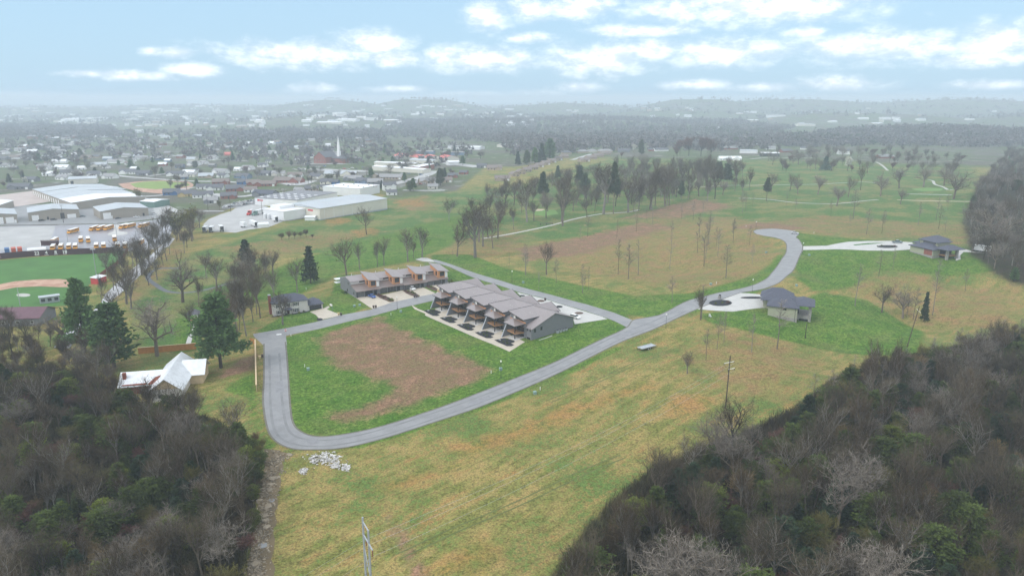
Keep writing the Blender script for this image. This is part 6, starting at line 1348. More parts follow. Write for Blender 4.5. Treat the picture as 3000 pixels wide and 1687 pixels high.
# planting, rubble, rocks
def bush_mesh(seed, r, h, n, size, m, name='foliage'):
    rnd = random.Random(seed); mb = MB()
    for k in range(n):
        a, b = rnd.uniform(0, 6.28), rnd.uniform(-.1, 1.5); q = Vector((math.cos(a) * math.cos(b) * r, math.sin(a) * math.cos(b) * r, math.sin(b) * h)) * rnd.uniform(.55, 1.1)
        mb.add([q + Vector((rnd.uniform(-1, 1), rnd.uniform(-1, 1), rnd.uniform(-1, 1))) * size for _ in range(3)], [(0, 1, 2)])
    return mb.mesh(name, m)
SH = [bush_mesh(k, .8, .8, 130, .22, M[('leaf_cedar', 'leaf_lime', 'leaf_dark', 'twig_red')[k]]) for k in range(4)]
rs_ = random.Random(11)
def shrubs(z, spots, label, group):
    for x, y in spots:
        t = obj('garden_shrub', rs_.choice(SH)); p = G(z, x, y); t.location = p; k = rs_.uniform(.7, 1.4); t.scale = (k, k, k * rs_.uniform(.7, 1.2)); t.rotation_euler.z = rs_.uniform(0, 6); tag(t, label, 'shrub', group)
shrubs('6', [(1235,745),(1265,755),(1300,762),(1330,775),(1345,790),(1370,792),(1280,765)], 'small shrub on the planting island between the first two rear driveways', 'shrubs on the first island')
shrubs('6', [(1500,700),(1530,705),(1520,715),(1590,725),(1610,740),(1570,715)], 'small shrub on the planting island between the middle rear driveways', 'shrubs on the middle island')
shrubs('6', [(1715,650),(1740,655),(1765,662),(1800,672),(1830,690)], 'small shrub on the planting island between the last rear driveways', 'shrubs on the last island')
shrubs('6', [(1945,605),(1965,608),(1990,612),(900,722),(870,708)], 'small shrub against the wall of the rear townhouses', 'shrubs at the rear townhouse walls')
shrubs('8', [(1470,262),(1500,262),(1540,264),(1580,266),(1600,264)], 'small shrub on the mulch island of the farther drive', 'shrubs in the farther drive')
shrubs('8', [(250,695),(300,690),(340,690)], 'small shrub on the mulch island of the nearer drive', 'shrubs in the nearer drive')
shrubs('d', [(760,1010),(900,990),(1020,970),(1400,900),(1550,880)], 'small dark shrub at the foot of the white brick house', 'shrubs at the white brick house')
def rock(z, x, y, wpx, hpx, m, label, group, seed, flat=.35, name='rock'):
    rnd = random.Random(seed); p = G(z, x, y); w = wpx * ZOOM[z][2] * mppx(p) / 2
    n = 9; pr = [(math.cos(2 * math.pi * k / n) * w * rnd.uniform(.6, 1.2), math.sin(2 * math.pi * k / n) * w * rnd.uniform(.45, .95)) for k in range(n)]
    if name == 'concrete_lid': pr = [(math.cos(2 * math.pi * k / 20) * w, math.sin(2 * math.pi * k / 20) * w) for k in range(20)]
    mb = MB(); hh = w * flat; n = len(pr)
    top = [(a * .86, b * .86, hh * (rnd.uniform(.8, 1.2) if name == 'rock' else 1)) for a, b in pr]
    mb.add([(a, b, -.3) for a, b in pr] + [(a, b, hh * .7) for a, b in pr] + top + [(0, 0, hh * 1.1)], [(i, (i + 1) % n, n + (i + 1) % n, n + i) for i in range(n)] + [(n + i, n + (i + 1) % n, 2 * n + (i + 1) % n, 2 * n + i) for i in range(n)] + [(2 * n + i, 2 * n + (i + 1) % n, 3 * n) for i in range(n)])
    o = mb.build(name, M[m]); o.location = p; o.rotation_euler = (rnd.uniform(-.1, .1) if name == 'rock' else 0, rnd.uniform(-.1, .1) if name == 'rock' else 0, rnd.uniform(0, 6) if name == 'rock' else 0); return tag(o, label, 'rock' if name == 'rock' else 'concrete lid', group)
RK = [rock('m', x, y, w, 0, 'rock', None, 'slabs of rock in the ditch', i) for i, (x, y, w) in enumerate([(740,395,60),(590,605,80),(570,650,60),(565,705,75),(475,790,60),(555,850,90),(520,930,70),(530,970,95),(535,1030,90),(440,1350,110),(480,1060,50),(640,590,50)])]
RK.sort(key=lambda o: -o.location.y)
for i, o in enumerate(RK): o['label'] = 'tan rock slab in the ditch, ' + ('nearest the road' if i == 0 else ['second','third','fourth','fifth','sixth','seventh','eighth','ninth','tenth','eleventh'][i - 1] + ' from the road' if i < 11 else 'farthest from the road')
for i, (x, y, w, lb) in enumerate([(505, 1182, 85, 'round grey concrete lid in the ditch, lower one'), (580, 790, 60, 'round grey concrete lid in the ditch, upper one')]): rock('m', x, y, w, 0, 'rock_grey', lb, None, 50 + i, .12, 'concrete_lid')
def rubble(z, centres, n, m, name, label, size):
    rnd = random.Random(3); mb = MB()
    for k in range(n):
        cx, cy_, sx, sy = rnd.choice(centres); p = G(z, rnd.gauss(cx, sx), rnd.gauss(cy_, sy)); r_ = size * rnd.uniform(.4, 1.5)
        q = [p + Vector((rnd.uniform(-1, 1), rnd.uniform(-1, 1), rnd.uniform(-.1, .9))) * r_ for _ in range(6)]
        mb.add(q, [(0, 1, 2), (1, 3, 2), (2, 3, 4), (3, 5, 4), (0, 2, 4), (1, 5, 3), (0, 4, 5), (0, 5, 1)])
    return tag(mb.build(name, m), label, kind='stuff')
rubble('m', [(960,430,32,22),(1080,410,45,22),(1120,450,50,22),(860,535,22,14),(1140,495,20,10),(1230,510,20,12)], 420, M['rubble'], 'rubble_pile', 'heap of white broken rock below the road bend', .42)
rubble('m', [(640,420,45,25),(600,500,40,45),(570,620,40,55),(540,780,42,80),(510,960,46,80),(490,1130,46,80),(460,1300,50,80),(440,1420,50,40)], 1500, M['ditch_rock'], 'ditch_stones', 'broken tan stones packed in the ditch', .30)
sheet('ditch_bed', P_('m', [(520,340),(620,350),(700,372),(790,385),(720,405),(672,450),(690,500),(645,560),(668,620),(650,700),(628,740),(640,830),(605,900),(632,980),(590,1050),(612,1130),(600,1230),(578,1300),(615,1380),(600,1449),(360,1449),(400,1200),(450,900),(480,700),(520,500)]), M['d_earth'] if 'd_earth' in M else mat('ditch_earth', (.20,.15,.085), .95, .3, .5, col2=(.13,.10,.06), bump=.5), .04, 2, label='tan eroded ditch between the wood and the meadow')

# ------------------------------------------------------------------ trees
def rvec(rnd): return Vector((rnd.gauss(0, 1), rnd.gauss(0, 1), rnd.gauss(0, 1))).normalized()
def bare_tree(seed, H, trunk=.3, nc=(7, 6, 7, 6), spread=.75, lr=(.62, .55, .45, .5), up=.12, r0=.028, twig_w=.03, lean=0.):
    """unit-height leafless tree: wood (trunk and limbs) and twigs"""
    rnd = random.Random(seed); wood, tw = MB(), MB()
    def grow(p, d, L, r, lev):
        segs = 4 if lev < 3 else 2; pts = [p]
        for s in range(segs):
            d = (d + rvec(rnd) * (.10 if lev == 0 else .20) + Vector((0, 0, up if lev else .05))).normalized(); p = p + d * (L / segs); pts.append(p)
        if lev <= 2:
            e = .55 if lev == 0 else .35
            wood.tube(pts, [r * (1 - (1 - e) * i / segs) for i in range(segs + 1)], (7, 5, 3)[lev], cap=False)
        else:
            q = d.cross(rvec(rnd)).normalized() * twig_w * (1.3 if lev == 3 else .8)
            tw.add([pts[0] - q, pts[0] + q, pts[1] + q * .6, pts[2], pts[1] - q * .6], [(0, 1, 2, 4), (4, 2, 3)])
        if lev < 4:
            n = nc[lev]
            for k in range(n):
                f = (.55 + .45 * (k + .5) / n) if lev == 0 else (.25 + .75 * (k + rnd.random()) / n)
                i = min(int(f * segs), segs - 1); b = pts[i].lerp(pts[i + 1], f * segs - i)
                ang = spread * rnd.uniform(.55, 1.25) * (1.0 if lev else (1.15 - .5 * f)); ax = d.orthogonal().normalized(); ax.rotate(Matrix.Rotation(rnd.uniform(0, 6.283), 3, d)) if False else None
                ax = Matrix.Rotation(2.4 * k + rnd.uniform(-.5, .5), 3, d) @ d.orthogonal().normalized()
                nd = (Matrix.Rotation(ang, 3, ax) @ d).normalized()
                grow(b, nd, L * lr[lev] * rnd.uniform(.7, 1.2) * (1.15 if lev == 0 else 1), r * (.55 if lev == 0 else .5), lev + 1)
    L0 = H * (trunk + .28)
    grow(Vector((0, 0, -.3)), Vector((lean, 0, 1)).normalized(), L0, H * r0, 0)
    return wood, tw
def pole_tree(seed, H, nb=16, r0=.0075, blen=.17, twigs=7):
    """tall slender sapling with short ascending branches"""
    rnd = random.Random(seed); wood, tw = MB(), MB(); pts = [Vector((0, 0, -.3))]
    for i in range(7): pts.append(Vector((pts[-1].x + rnd.gauss(0, .004) * H, pts[-1].y + rnd.gauss(0, .004) * H, H * (i + 1) / 7)))
    wood.tube(pts, [H * r0 * (1 - .82 * i / 7) for i in range(8)], 6, cap=False)
    for k in range(nb):
        f = .38 + .6 * (k + rnd.random()) / nb; i = min(int(f * 7), 6); b = pts[i].lerp(pts[i + 1], f * 7 - i); a = rnd.uniform(0, 6.28); L = H * blen * (1.25 - f) * rnd.uniform(.7, 1.5)
        d = Vector((math.cos(a), math.sin(a), rnd.uniform(.7, 1.4))).normalized(); m1 = b + d * L * .5; e = m1 + (d + Vector((0, 0, .4))).normalized() * L * .5
        wood.tube([b, m1, e], [H * .0032, H * .0022, H * .001], 3, cap=False)
        for j in range(twigs):
            s = b.lerp(e, rnd.uniform(.3, 1)); dd = (d + rvec(rnd) * .8 + Vector((0, 0, .3))).normalized(); q = dd.orthogonal().normalized() * .022; ee = s + dd * L * rnd.uniform(.3, .7)
            tw.add([s - q, s + q, ee], [(0, 1, 2)])
            for _ in range(2): s2 = s.lerp(ee, rnd.uniform(.3, .9)); d2 = (dd + rvec(rnd) * .9).normalized(); tw.add([s2 - q * .7, s2 + q * .7, s2 + d2 * L * .3], [(0, 1, 2)])
    return wood, tw
def evergreen(seed, H, W, n=1500, size=.42, prof='cedar', base=.08):
    """trunk plus a crown of many small sprays, lumpy outline with gaps"""
    rnd = random.Random(seed); wood, lf = MB(), MB(); wood.tube([(0, 0, -.3), (0, 0, H * .5), (0, 0, H * .96)], [H * .02, H * .013, .02], 6, cap=False)
    lob = [(rnd.uniform(0, 6.28), rnd.uniform(base, .95), rnd.uniform(.18, .45)) for _ in range(16)]
    boughs = []
    nb = 46 if prof != 'pine' else 34
    for k in range(nb):
        t = base + (.97 - base) * (k + rnd.random()) / nb; a = k * 2.4 + rnd.uniform(-.4, .4)
        if prof == 'cedar': rad = W * (1 - t) ** .55 * (.55 + .45 * math.sin(min(1, t * 3) * 1.57))
        elif prof == 'cone': rad = W * (1 - t) ** .9 + .1
        elif prof == 'round': rad = W * math.sqrt(max(.02, 1 - (2 * (t - base) / (1 - base) - .9) ** 2 * .9))
        else: rad = W * (1 - t) ** .6 * rnd.uniform(.55, 1.1)
        rad *= rnd.uniform(.72, 1.12); z = t * H; dz = {'cedar': .45, 'cone': -.12, 'round': .35, 'pine': .12}[prof]
        e = Vector((math.cos(a) * rad, math.sin(a) * rad, z + rad * dz)); boughs.append((Vector((0, 0, z)), e, rad))
        wood.tube([(0, 0, z), e * .5 + Vector((0, 0, z * .5)), e], [H * .006, H * .004, .01], 3, cap=False)
    for k in range(n):
        b, e, rad = rnd.choice(boughs); f = rnd.uniform(.25, 1.05) ** .7; c = b.lerp(e, f) + Vector((rnd.gauss(0, 1), rnd.gauss(0, 1), rnd.gauss(0, .6))) * (rad * .14 + .12)
        out = (Vector((c.x, c.y, 0)).normalized() + Vector((0, 0, rnd.uniform(-.2, .9))) + rvec(rnd) * .7).normalized(); s = size * rnd.uniform(.6, 1.35); q = out.cross(rvec(rnd)).normalized() * s * .42
        lf.add([c - q, c + q, c + out * s], [(0, 1, 2)])
        q2 = out.cross(q).normalized() * s * .4; lf.add([c - q2, c + q2, c + out * s * .9], [(0, 1, 2)])
    return wood, lf
def leafy(seed, H, W, m, n=700, size=.35):
    """branching tree whose twigs carry blossom or young leaf"""
    wood, tw = bare_tree(seed, H, .2, (6, 5, 5, 3), .8); rnd = random.Random(seed)
    lf = MB(); src = [Vector(v) for v in tw.v]
    for k in range(n):
        c = rnd.choice(src) + rvec(rnd) * .25; q = rvec(rnd) * size * .6; d = rvec(rnd) * size; lf.add([c - q, c + q, c + d], [(0, 1, 2)])
    return wood, lf
TREES = {}
def kind(name, wood, crown, wm, cm):
    top = max(v[2] for v in crown.v) / 10.
    for mb in (wood, crown): mb.v = [(v[0] / top, v[1] / top, v[2] / top) for v in mb.v]
    TREES.setdefault(name, []).append((wood.mesh('trunk', M[wm], True), crown.mesh('crown', M[cm])))
for s in range(5): kind('bare', *bare_tree(100 + s, 10, (.30, .22, .36, .28, .2)[s], (7, 7, 8, 6), (.75, .85, .65, .8, .9)[s], r0=.024, twig_w=.017), 'bark_grey' if s % 2 else 'bark', 'twig_brown')
for s in range(3): kind('wide', *bare_tree(200 + s, 10, .16, (8, 7, 8, 6), (.95, 1.05, .85)[s], (.72, .6, .45, .5), .08, .030, .017), 'bark', 'twig_grey')
for s in range(7): kind('wood', *bare_tree(300 + s, 10, (.42, .35, .3, .45, .25, .38, .33)[s], (8, 7, 7, 6), (.55, .65, .75, .5, .85, .6, .7)[s], (.6, .55, .5, .55), (.16, .2, .12, .18, .1, .22, .15)[s], .017, .020), ('bark_grey', 'bark', 'bark_pale', 'bark', 'bark', 'bark_grey', 'bark_dark')[s], ('twig_brown', 'twig_wood', 'twig_wood', 'twig_brown', 'twig_grey', 'twig_brown', 'twig_wood')[s])
for s in range(3): kind('thicket', *bare_tree(350 + s, 10, .14, (9, 8, 8, 7), .8, (.72, .6, .5, .55), .2, .012, .04), 'bark_dark', ('twig_brown', 'twig_tan', 'twig_olive')[s])
for s in range(2): kind('red', *bare_tree(380 + s, 10, .18, (8, 8, 8, 6), .75, (.7, .6, .5, .55), .2, .014, .045), 'bark_dark', 'twig_red')
for s in range(5): kind('pole', *pole_tree(400 + s, 10, 18 + 3 * s), ('bark_grey', 'bark')[s % 2], 'twig_grey')
for s in range(4): kind('cedar', *evergreen(500 + s, 10, (2.6, 2.2, 3.0, 2.4)[s], 2300, .42, ('cedar', 'cone', 'round', 'cedar')[s]), 'bark_dark', ('leaf_cedar', 'leaf_dark', 'leaf_cedar', 'leaf_pine')[s])
for s in range(3): kind('juniper', *evergreen(510 + s, 10, (2.5, 3.0, 2.2)[s], 2300, .42, ('cedar', 'round', 'cedar')[s]), 'bark_dark', ('leaf_cedar', 'leaf_cedar', 'leaf_dark')[s])
for s in range(2): kind('lime', *evergreen(520 + s, 10, 3.0, 1900, .42, 'round'), 'bark_dark', 'leaf_lime')
for s in range(2): kind('cone', *evergreen(540 + s, 10, 2.7, 2300, .40, 'cone', .1), 'bark_dark', ('leaf_dark', 'leaf_pine')[s])
for s in range(2): kind('pine', *evergreen(560 + s, 10, 3.3, 5200, .40, 'pine', (.12, .2)[s]), 'bark_dark', 'leaf_pine')
for s in range(2): kind('softpine', *evergreen(570 + s, 10, 3.0, 1500, .6, 'pine', (.3, .4)[s]), 'bark', 'leaf_grey')
kind('spruce', *evergreen(580, 10, 4.2, 2200, .5, 'cone', .05), 'bark_dark', 'leaf_spruce')
kind('bloom', *leafy(600, 10, 4, 'blossom', 1500, .5), 'bark', 'blossom'); kind('pink', *leafy(610, 10, 4, 'blossom_pink', 1500, .5), 'bark', 'blossom_pink')
kind('budding', *leafy(620, 10, 4, 'twig_olive', 900, .4), 'bark', 'twig_olive')
rt = random.Random(21)
def tree(name, k, p, H, label, group, cat='tree', sx=1., v=None):
    v = rt.randrange(len(TREES[k])) if v is None else v
    t = thing(name, p, rt.uniform(0, 6.28), label, cat, group); s = H / 10; t.scale = (s * sx, s * sx, s)
    w, c = TREES[k][v]; obj('trunk', w, t); obj('crown', c, t); return t
def tree_px(name, k, z, x, y, ytop, label, group, sx=1., v=None):
    p = G(z, x, y); H = (y - ytop) * ZOOM[z][2] * mppx(p) 
    return tree(name, k, p, H, label, group, 'tree', sx, v)
# single trees that can be told apart
for a in [('pine_tree','pine','F',215,885,690,'tall narrow pine at the left, beside the pale lane',.8,0),('cedar_tree','cedar','F',288,925,750,'big dark cedar between the lane and the orange fence',1.4,3),('pine_tree','pine','F',556,925,725,'big bright green pine left of the white brick house',1.15,1),
          ('spruce_tree','cone','F',622,682,600,'dark conical spruce alone in the park',1.15,0),('spruce_tree','cone','F',782,712,616,'dark conical spruce beside the bare tree behind the rear townhouses',.95,0),
          ('bare_tree','wide','F',460,760,610,'broad bare tree inside the looping cart path',1.1,0),('bare_tree','wide','F',395,895,725,'large bare tree standing over the orange timber fence',1.0,1),('bare_tree','bare','F',545,735,640,'bare tree right of the looping cart path',1.1,1),('bare_tree','wide','5',640,1430,1040,'dark gnarled bare tree beside the lane at the left',1.2,2),
          ('bare_tree','bare','d',910,1240,150,'bare tree on the lawn in front of the white brick house',1.2,1),('bare_tree','wood','F',620,845,700,'tall bare tree at the left gable of the white brick house',1.2,0),('bare_tree','wood','F',655,800,650,'tall bare tree behind the white brick house',1.1,1),('bare_tree','bare','F',585,860,720,'bare tree crowding the big bright green pine',1.2,2),('bare_tree','wood','F',690,760,660,'slim bare tree behind the white brick house chimney',1.,2),('bare_tree','bare','F',748,735,640,'bare tree left of the dark conical spruce',.9,3),
          ('bare_tree','bare','F',922,590,510,'leaning bare tree on the slope below the cream factory',1.0,0),('bare_tree','bare','7',1710,362,-90,'big bare tree standing alone in the brown bowl',1.1,2),('bare_tree','wide','4',1130,1012,715,'wide spreading bare tree on the upper golf course',1.1,0),
          ('spruce_tree','spruce','4',575,752,608,'round blue spruce on the upper golf course',1.0,0),('flowering_tree','bloom','4',800,760,610,'white flowering tree on the upper golf course',1.0,0),('flowering_tree','bloom','3',1222,578,488,'round white flowering tree by the clubhouse',1.1,0),('flowering_tree','pink','2',1180,985,895,'pink flowering tree behind the cream factory',1.2,0),
          ('flowering_tree','bloom','2',275,1005,935,'cream flowering tree behind the factory wing, left one',1.2,0),('flowering_tree','bloom','2',590,985,890,'cream flowering tree behind the factory annex',1.3,0),('cedar_tree','cedar','2',1855,905,730,'dark cedar beside the pale street right of the long sheds',1.2,0),('cedar_tree','cone','2',1265,940,850,'small dark conifer beside the pink flowering tree',1.,0),
          ('ivy_tree','cedar','8',1820,830,590,'narrow ivy-clad tree below the farther ridge house',.6,1),('bare_tree','wide','8',2350,312,-40,'large bare tree at the edge of the right wood beside the cargo trailer',1.1,1),('bare_tree','wide','8',1660,805,510,'multi-stemmed bare tree in the hollow below the farther ridge house',1.2,0),('bare_tree','bare','8',1500,760,520,'forked bare tree in the hollow, left of the multi-stemmed one',1.1,4),('birch_tree','pole','8',712,1036,640,'pale-trunked tree in front of the nearer ridge house',1.8,2),('bare_tree','bare','8',35,1222,1040,'small bushy bare tree beside a brush heap in the meadow',1.2,1),('bare_tree','bare','8',135,818,520,'bare tree at the mouth of the nearer drive',.9,0)]:
    tree_px(a[0], a[1], a[2], a[3], a[4], a[5], a[6], None, a[7], a[8])
# trees in small sets, placed one by one
SETS = [('bare_tree','bare','bare trees behind the rear townhouses','bare tree in the line behind the rear townhouses{}','F',[(872,692,590,1.),(905,678,600,.8),(950,672,600,.6),(966,668,590,.8),(1026,658,570,1.),(1062,648,565,1.),(1040,650,600,.6)]),
 ('bare_tree','wood','bare trees along the lane','bare tree along the pale lane{}','F',[(312,700,590,1.2),(326,715,620,1.2),(345,695,590,1.2),(375,650,550,1.2),(398,640,540,1.2),(300,745,650,1.),(270,700,610,1.),(420,610,520,1.2)]),
 ('budding_tree','budding','budding trees at the top of the lane','budding tree at the top of the pale lane{}','F',[(455,605,525,1.2),(478,590,515,1.2),(440,590,540,1.1),(350,510,470,1.),(553,530,500,.8)]),
 ('bare_tree','bare','bare trees at the near end of the bowl','tall bare tree on the brown bank behind the back street{}','F',[(1150,645,560,1.),(1195,648,500,1.2),(1240,625,540,1.),(1252,600,500,.9),(1215,620,520,1.),(1165,600,520,1.)]),
 ('bare_tree','bare','big bare trees along the cart path','big bare tree along the pale cart path{}','3',[(150,1272,800,1.),(510,1312,720,1.),(20,1110,800,1.1),(920,1192,660,1.2),(1170,1178,800,1.3),(1385,1142,800,1.),(1540,1112,690,1.3)]),
 ('bare_tree','wood','bare trees behind the cart path','tall bare tree in the stand behind the cart path{}','3',[(1440,1110,640,1.2),(1585,1108,660,1.),(1770,1050,700,1.2),(1275,1162,740,.9),(870,1000,650,1.1),(1600,985,640,1.3),(1500,1005,650,1.3),(1700,930,640,1.3),(1950,960,600,1.2)]),
 ('bare_tree','wood','bare trees in the upper stand','tall bare tree in the stand below the clubhouse{}','3',[(2040,1042,640,1.),(2000,910,600,1.3),(1850,905,630,1.3),(2310,1036,790,1.1),(2385,952,700,1.2),(2250,900,690,1.),(1330,860,630,1.2),(1230,900,660,1.2)]),
 ('pine_tree','softpine','soft grey-green pines in the golf stand','grey-green pine in the golf course stand{}','3',[(310,1122,760,.75),(680,955,700,.95),(730,1062,770,.9),(1020,1192,660,.55),(2070,905,660,.95),(2160,925,680,1.1),(1700,1062,860,.7),(460,905,700,.7),(2560,1062,820,.8)]),
 ('pine_tree','cedar','evergreens behind the condominium row','dark evergreen behind the condominium row{}','3',[(380,660,430,1.3),(300,690,480,1.1),(150,700,550,1.1),(60,700,560,1.1),(230,690,520,1.),(1300,605,440,.8),(2250,500,415,1.3),(2400,520,415,1.2)]),
 ('budding_tree','red','reddish trees by the clubhouse','large reddish bare tree right of the clubhouse{}','3',[(1780,610,400,1.4),(1900,610,390,1.4),(2000,625,400,1.3),(1690,600,430,1.2),(1660,640,500,1.),(1100,640,560,1.)]),
 ('bare_tree','wide','bare trees on the upper golf course','spreading bare tree on the upper golf course{}','4',[(300,992,770,1.),(500,997,770,1.),(690,1112,880,1.1),(1320,935,690,1.1),(1330,1092,920,1.),(1565,922,680,1.2),(1770,905,680,1.2),(1865,1042,720,1.2),(305,698,550,1.2)]),
 ('bare_tree','bare','slim bare trees on the upper golf course','slim bare tree on the upper golf course{}','4',[(220,962,770,1.),(805,1022,790,.9),(930,952,650,.5),(1000,785,640,1.),(480,742,620,1.2),(30,972,760,1.),(640,760,620,1.2)]),
 ('sapling','pole','saplings on the golf slope','slender sapling on the golf slope{}','3',[(760,1422,1180,1.4),(690,1445,1300,1.2),(1055,1435,1240,1.2),(1240,1252,1080,1.4),(1355,1242,1100,1.4),(1415,1292,1040,1.4),(1705,1242,1090,1.2),(1825,1242,1050,1.2),(1250,1372,1200,1.4)]),
 ('sapling','pole','saplings on the upper slope','slender sapling above the turning circle{}','3',[(1920,1192,960,1.2),(1980,1442,1150,1.4),(2320,1182,950,1.4),(2350,1162,960,1.4),(1885,1432,1180,1.2),(2225,1442,1230,1.2),(1600,1442,1250,1.2),(2420,1120,960,1.)]),
 ('sapling','pole','saplings left of the far ridge house','slender sapling left of the farther ridge house{}','4',[(185,1107,950,1.2),(275,1152,1030,1.6),(630,1217,1040,1.2),(855,1242,930,1.8),(820,1312,1180,1.2),(990,1397,1130,1.6),(1145,1387,1150,1.4),(1175,1302,1160,1.2)]),
 ('sapling','pole','saplings behind the far ridge house','slender sapling behind the farther ridge house{}','4',[(1510,1302,1060,1.4),(1690,1252,1010,1.4),(1715,1342,1100,1.4),(1805,1152,990,1.4),(1960,1242,1050,1.4),(1780,1382,1220,1.4),(2100,1192,1000,1.4),(2030,1420,1240,1.4)]),
 ('sapling','pole','saplings in the bowl','slender sapling on the right side of the bowl{}','8',[(110,312,120,1.4),(160,412,140,1.6),(195,242,30,1.6),(250,292,110,1.4),(265,337,120,1.4),(380,237,60,1.4),(505,252,100,1.4),(525,392,240,1.4),(325,502,240,1.8)]),
 ('sapling','pole','saplings in the meadow','slender sapling in the meadow below the nearer ridge house{}','8',[(260,1037,760,1.2),(310,992,740,1.2),(175,1122,870,1.4),(520,1062,750,1.4),(925,957,820,.4)]),
 ('sapling','pole','saplings between the ridge houses','slender sapling on the slope between the ridge houses{}','8',[(1300,712,380,1.4),(1480,492,280,1.4),(1585,432,265,1.2),(1885,782,330,1.2),(2130,602,420,1.4),(1740,812,560,1.4),(1690,800,560,1.4)]),
 ('sapling','pole','saplings behind the back street','slender sapling on the lawn behind the back street{}','7',[(1245,268,70,.8),(1450,368,60,1.4),(1830,458,150,1.4),(1610,552,320,1.),(2160,588,350,1.6),(2235,552,250,1.),(195,532-170,200,.8),(540,165,40,.5)]),
 ('sapling','pole','saplings in the middle of the bowl','slender sapling in the middle of the bowl{}','F',[(1322,692,610,1.4),(1465,737,660,1.2),(1580,702,610,1.6),(1605,692,600,1.6),(1685,677,580,1.2),(1775,652,560,1.2),(1690,762,690,1.6),(1765,802,710,1.6),(1555,690,600,1.2)]),
 ('bush','thicket','scrub below the factory','brown scrub bush in the thicket below the factory{}','2',[(260,1455,1370,1.6),(330,1450,1350,1.6),(390,1440,1360,1.6),(450,1430,1360,1.8),(510,1420,1340,1.7),(570,1440,1390,1.5)])]
SETS += [('bare_tree','wood','more bare trees along the lane','bare tree at the far side of the pale lane{}','F',[(285,730,640,1.2),(335,670,590,1.2),(358,668,580,1.2),(388,622,545,1.1),(408,600,530,1.2),(255,760,680,1.1),(430,575,510,1.2)]),
 ('bare_tree','wood','bare trees in the park','bare tree in the park left of the white brick house{}','F',[(520,700,620,1.2),(500,770,690,1.2),(585,780,690,1.2),(610,720,640,1.2),(545,800,720,1.1),(480,830,750,1.2),(640,740,660,1.1),(670,700,630,1.)]),
 ('bare_tree','wide','bare trees on the middle golf course','spreading bare tree in the middle golf stand{}','3',[(1080,1020,790,1.2),(960,1080,830,1.2),(1250,1060,840,1.2),(1650,1020,800,1.2),(1440,960,740,1.2),(800,1100,880,1.1),(1330,1000,790,1.2),(1880,1010,800,1.2),(2120,1000,800,1.1)]),
 ('bare_tree','wood','bare trees left of the putting green','bare tree left of the putting green{}','3',[(-60,1050,790,1.2),(60,1010,800,1.2),(240,1000,790,1.2),(-160,1140,880,1.2),(400,960,770,1.1),(560,930,760,1.2),(-240,1060,860,1.3)]),
 ('budding_tree','red','reddish trees on the far golf edge','reddish tree on the far edge of the golf course{}','4',[(180,770,660,1.3),(660,745,650,1.2),(840,770,680,1.2),(1050,640,520,1.2),(1250,760,660,1.2)]),
 ('bare_tree','wood','bare trees on the far golf edge','bare tree on the far edge of the golf course{}','4',[(100,600,470,1.3),(400,600,480,1.3),(600,640,480,1.3),(900,620,480,1.3),(1400,680,540,1.3),(1300,690,560,1.3),(1500,700,560,1.3),(250,640,520,1.2)])]
for nm, k, grp, what, z, spots in SETS:
    lst = [tree_px(nm, k, z, x, y, yt, None, grp, sx) for (x, y, yt, sx) in spots]; ordinals(lst, what, 10)

# ------------------------------------------------------------------ woods: each tree its own object
def in_view(p, H, m=40):
    a, b = to_px((p[0], p[1], p[2])), to_px((p[0], p[1], p[2] + H))
    return -m < a[0] < 3000 + m and b[1] < 1687 + m and a[1] > 280
def scatter(P, spacing, seed):
    rnd = random.Random(seed); xs_, ys_ = [p[0] for p in P], [p[1] for p in P]; out = []
    x = min(xs_)
    while x < max(xs_):
        y = min(ys_)
        while y < max(ys_): out.append((x + rnd.uniform(-.46, .46) * spacing, y + rnd.uniform(-.46, .46) * spacing)); y += spacing
        x += spacing
    A = np.array(out); k = in_poly(A[:, 0], A[:, 1], P); A = A[k]; Z = hgt(A[:, 0], A[:, 1]); return [Vector((a, b, c)) for (a, b), c in zip(A, Z)]
keep_out = [ba.location + Vector((-3, 8, 0)), ba.location + Vector((4, 2, 0)), ba.location + Vector((8, 16, 0)), ba.location + Vector((2, 20, 0)), ba.location + Vector((-10, 12, 0))]
def wood_area(z, pts, spacing, seed, side, mix, hr):
    rnd = random.Random(seed + 1); n = 0
    for p in scatter(poly(z, pts), spacing, seed):
        if any((p - q).xy.length < 7.5 for q in keep_out): continue
        u = rnd.random(); acc = 0
        for (nm, k, f, h0, h1, sx, lb) in mix:
            acc += f
            if u < acc: break
        H = rnd.uniform(h0, h1)
        if not in_view(p, H): continue
        tree(nm, k, p, H, lb.format(side), f'{nm.replace("_", " ")}s of the {side}', 'tree', sx * rnd.uniform(.85, 1.2)); n += 1
    return n
MIXL = [('leafless_tree','wood',.44,8,18,1.15,'grey-brown leafless tree in the {}'),('thicket_tree','thicket',.18,5,8.5,1.35,'low brown multi-stemmed tree in the {}'),('redbud_tree','red',.08,4.5,8,1.5,'reddish budding tree in the {}'),('juniper_tree','juniper',.20,6,10,1.3,'dark green evergreen in the {}'),('privet_tree','lime',.10,5,8,1.3,'yellow-green leafy tree in the {}')]
MIXR = [('leafless_tree','wood',.46,9,20,1.1,'grey-brown leafless tree in the {}'),('thicket_tree','thicket',.12,6,9.5,1.35,'low brown multi-stemmed tree in the {}'),('redbud_tree','red',.05,5,8.5,1.5,'reddish budding tree in the {}'),('juniper_tree','juniper',.30,7,12,1.25,'dark green evergreen in the {}'),('privet_tree','lime',.08,6,9,1.3,'yellow-green leafy tree in the {}')]
NW = [0, 0, 0]
NW[0] = wood_area('F', [(-120,1010),(0,960),(140,965),(240,985),(330,1040),(520,1075),(630,1140),(645,1210),(632,1300),(605,1460),(590,1900),(-300,1900)], 4.6, 31, 'left foreground wood', MIXL, 0)
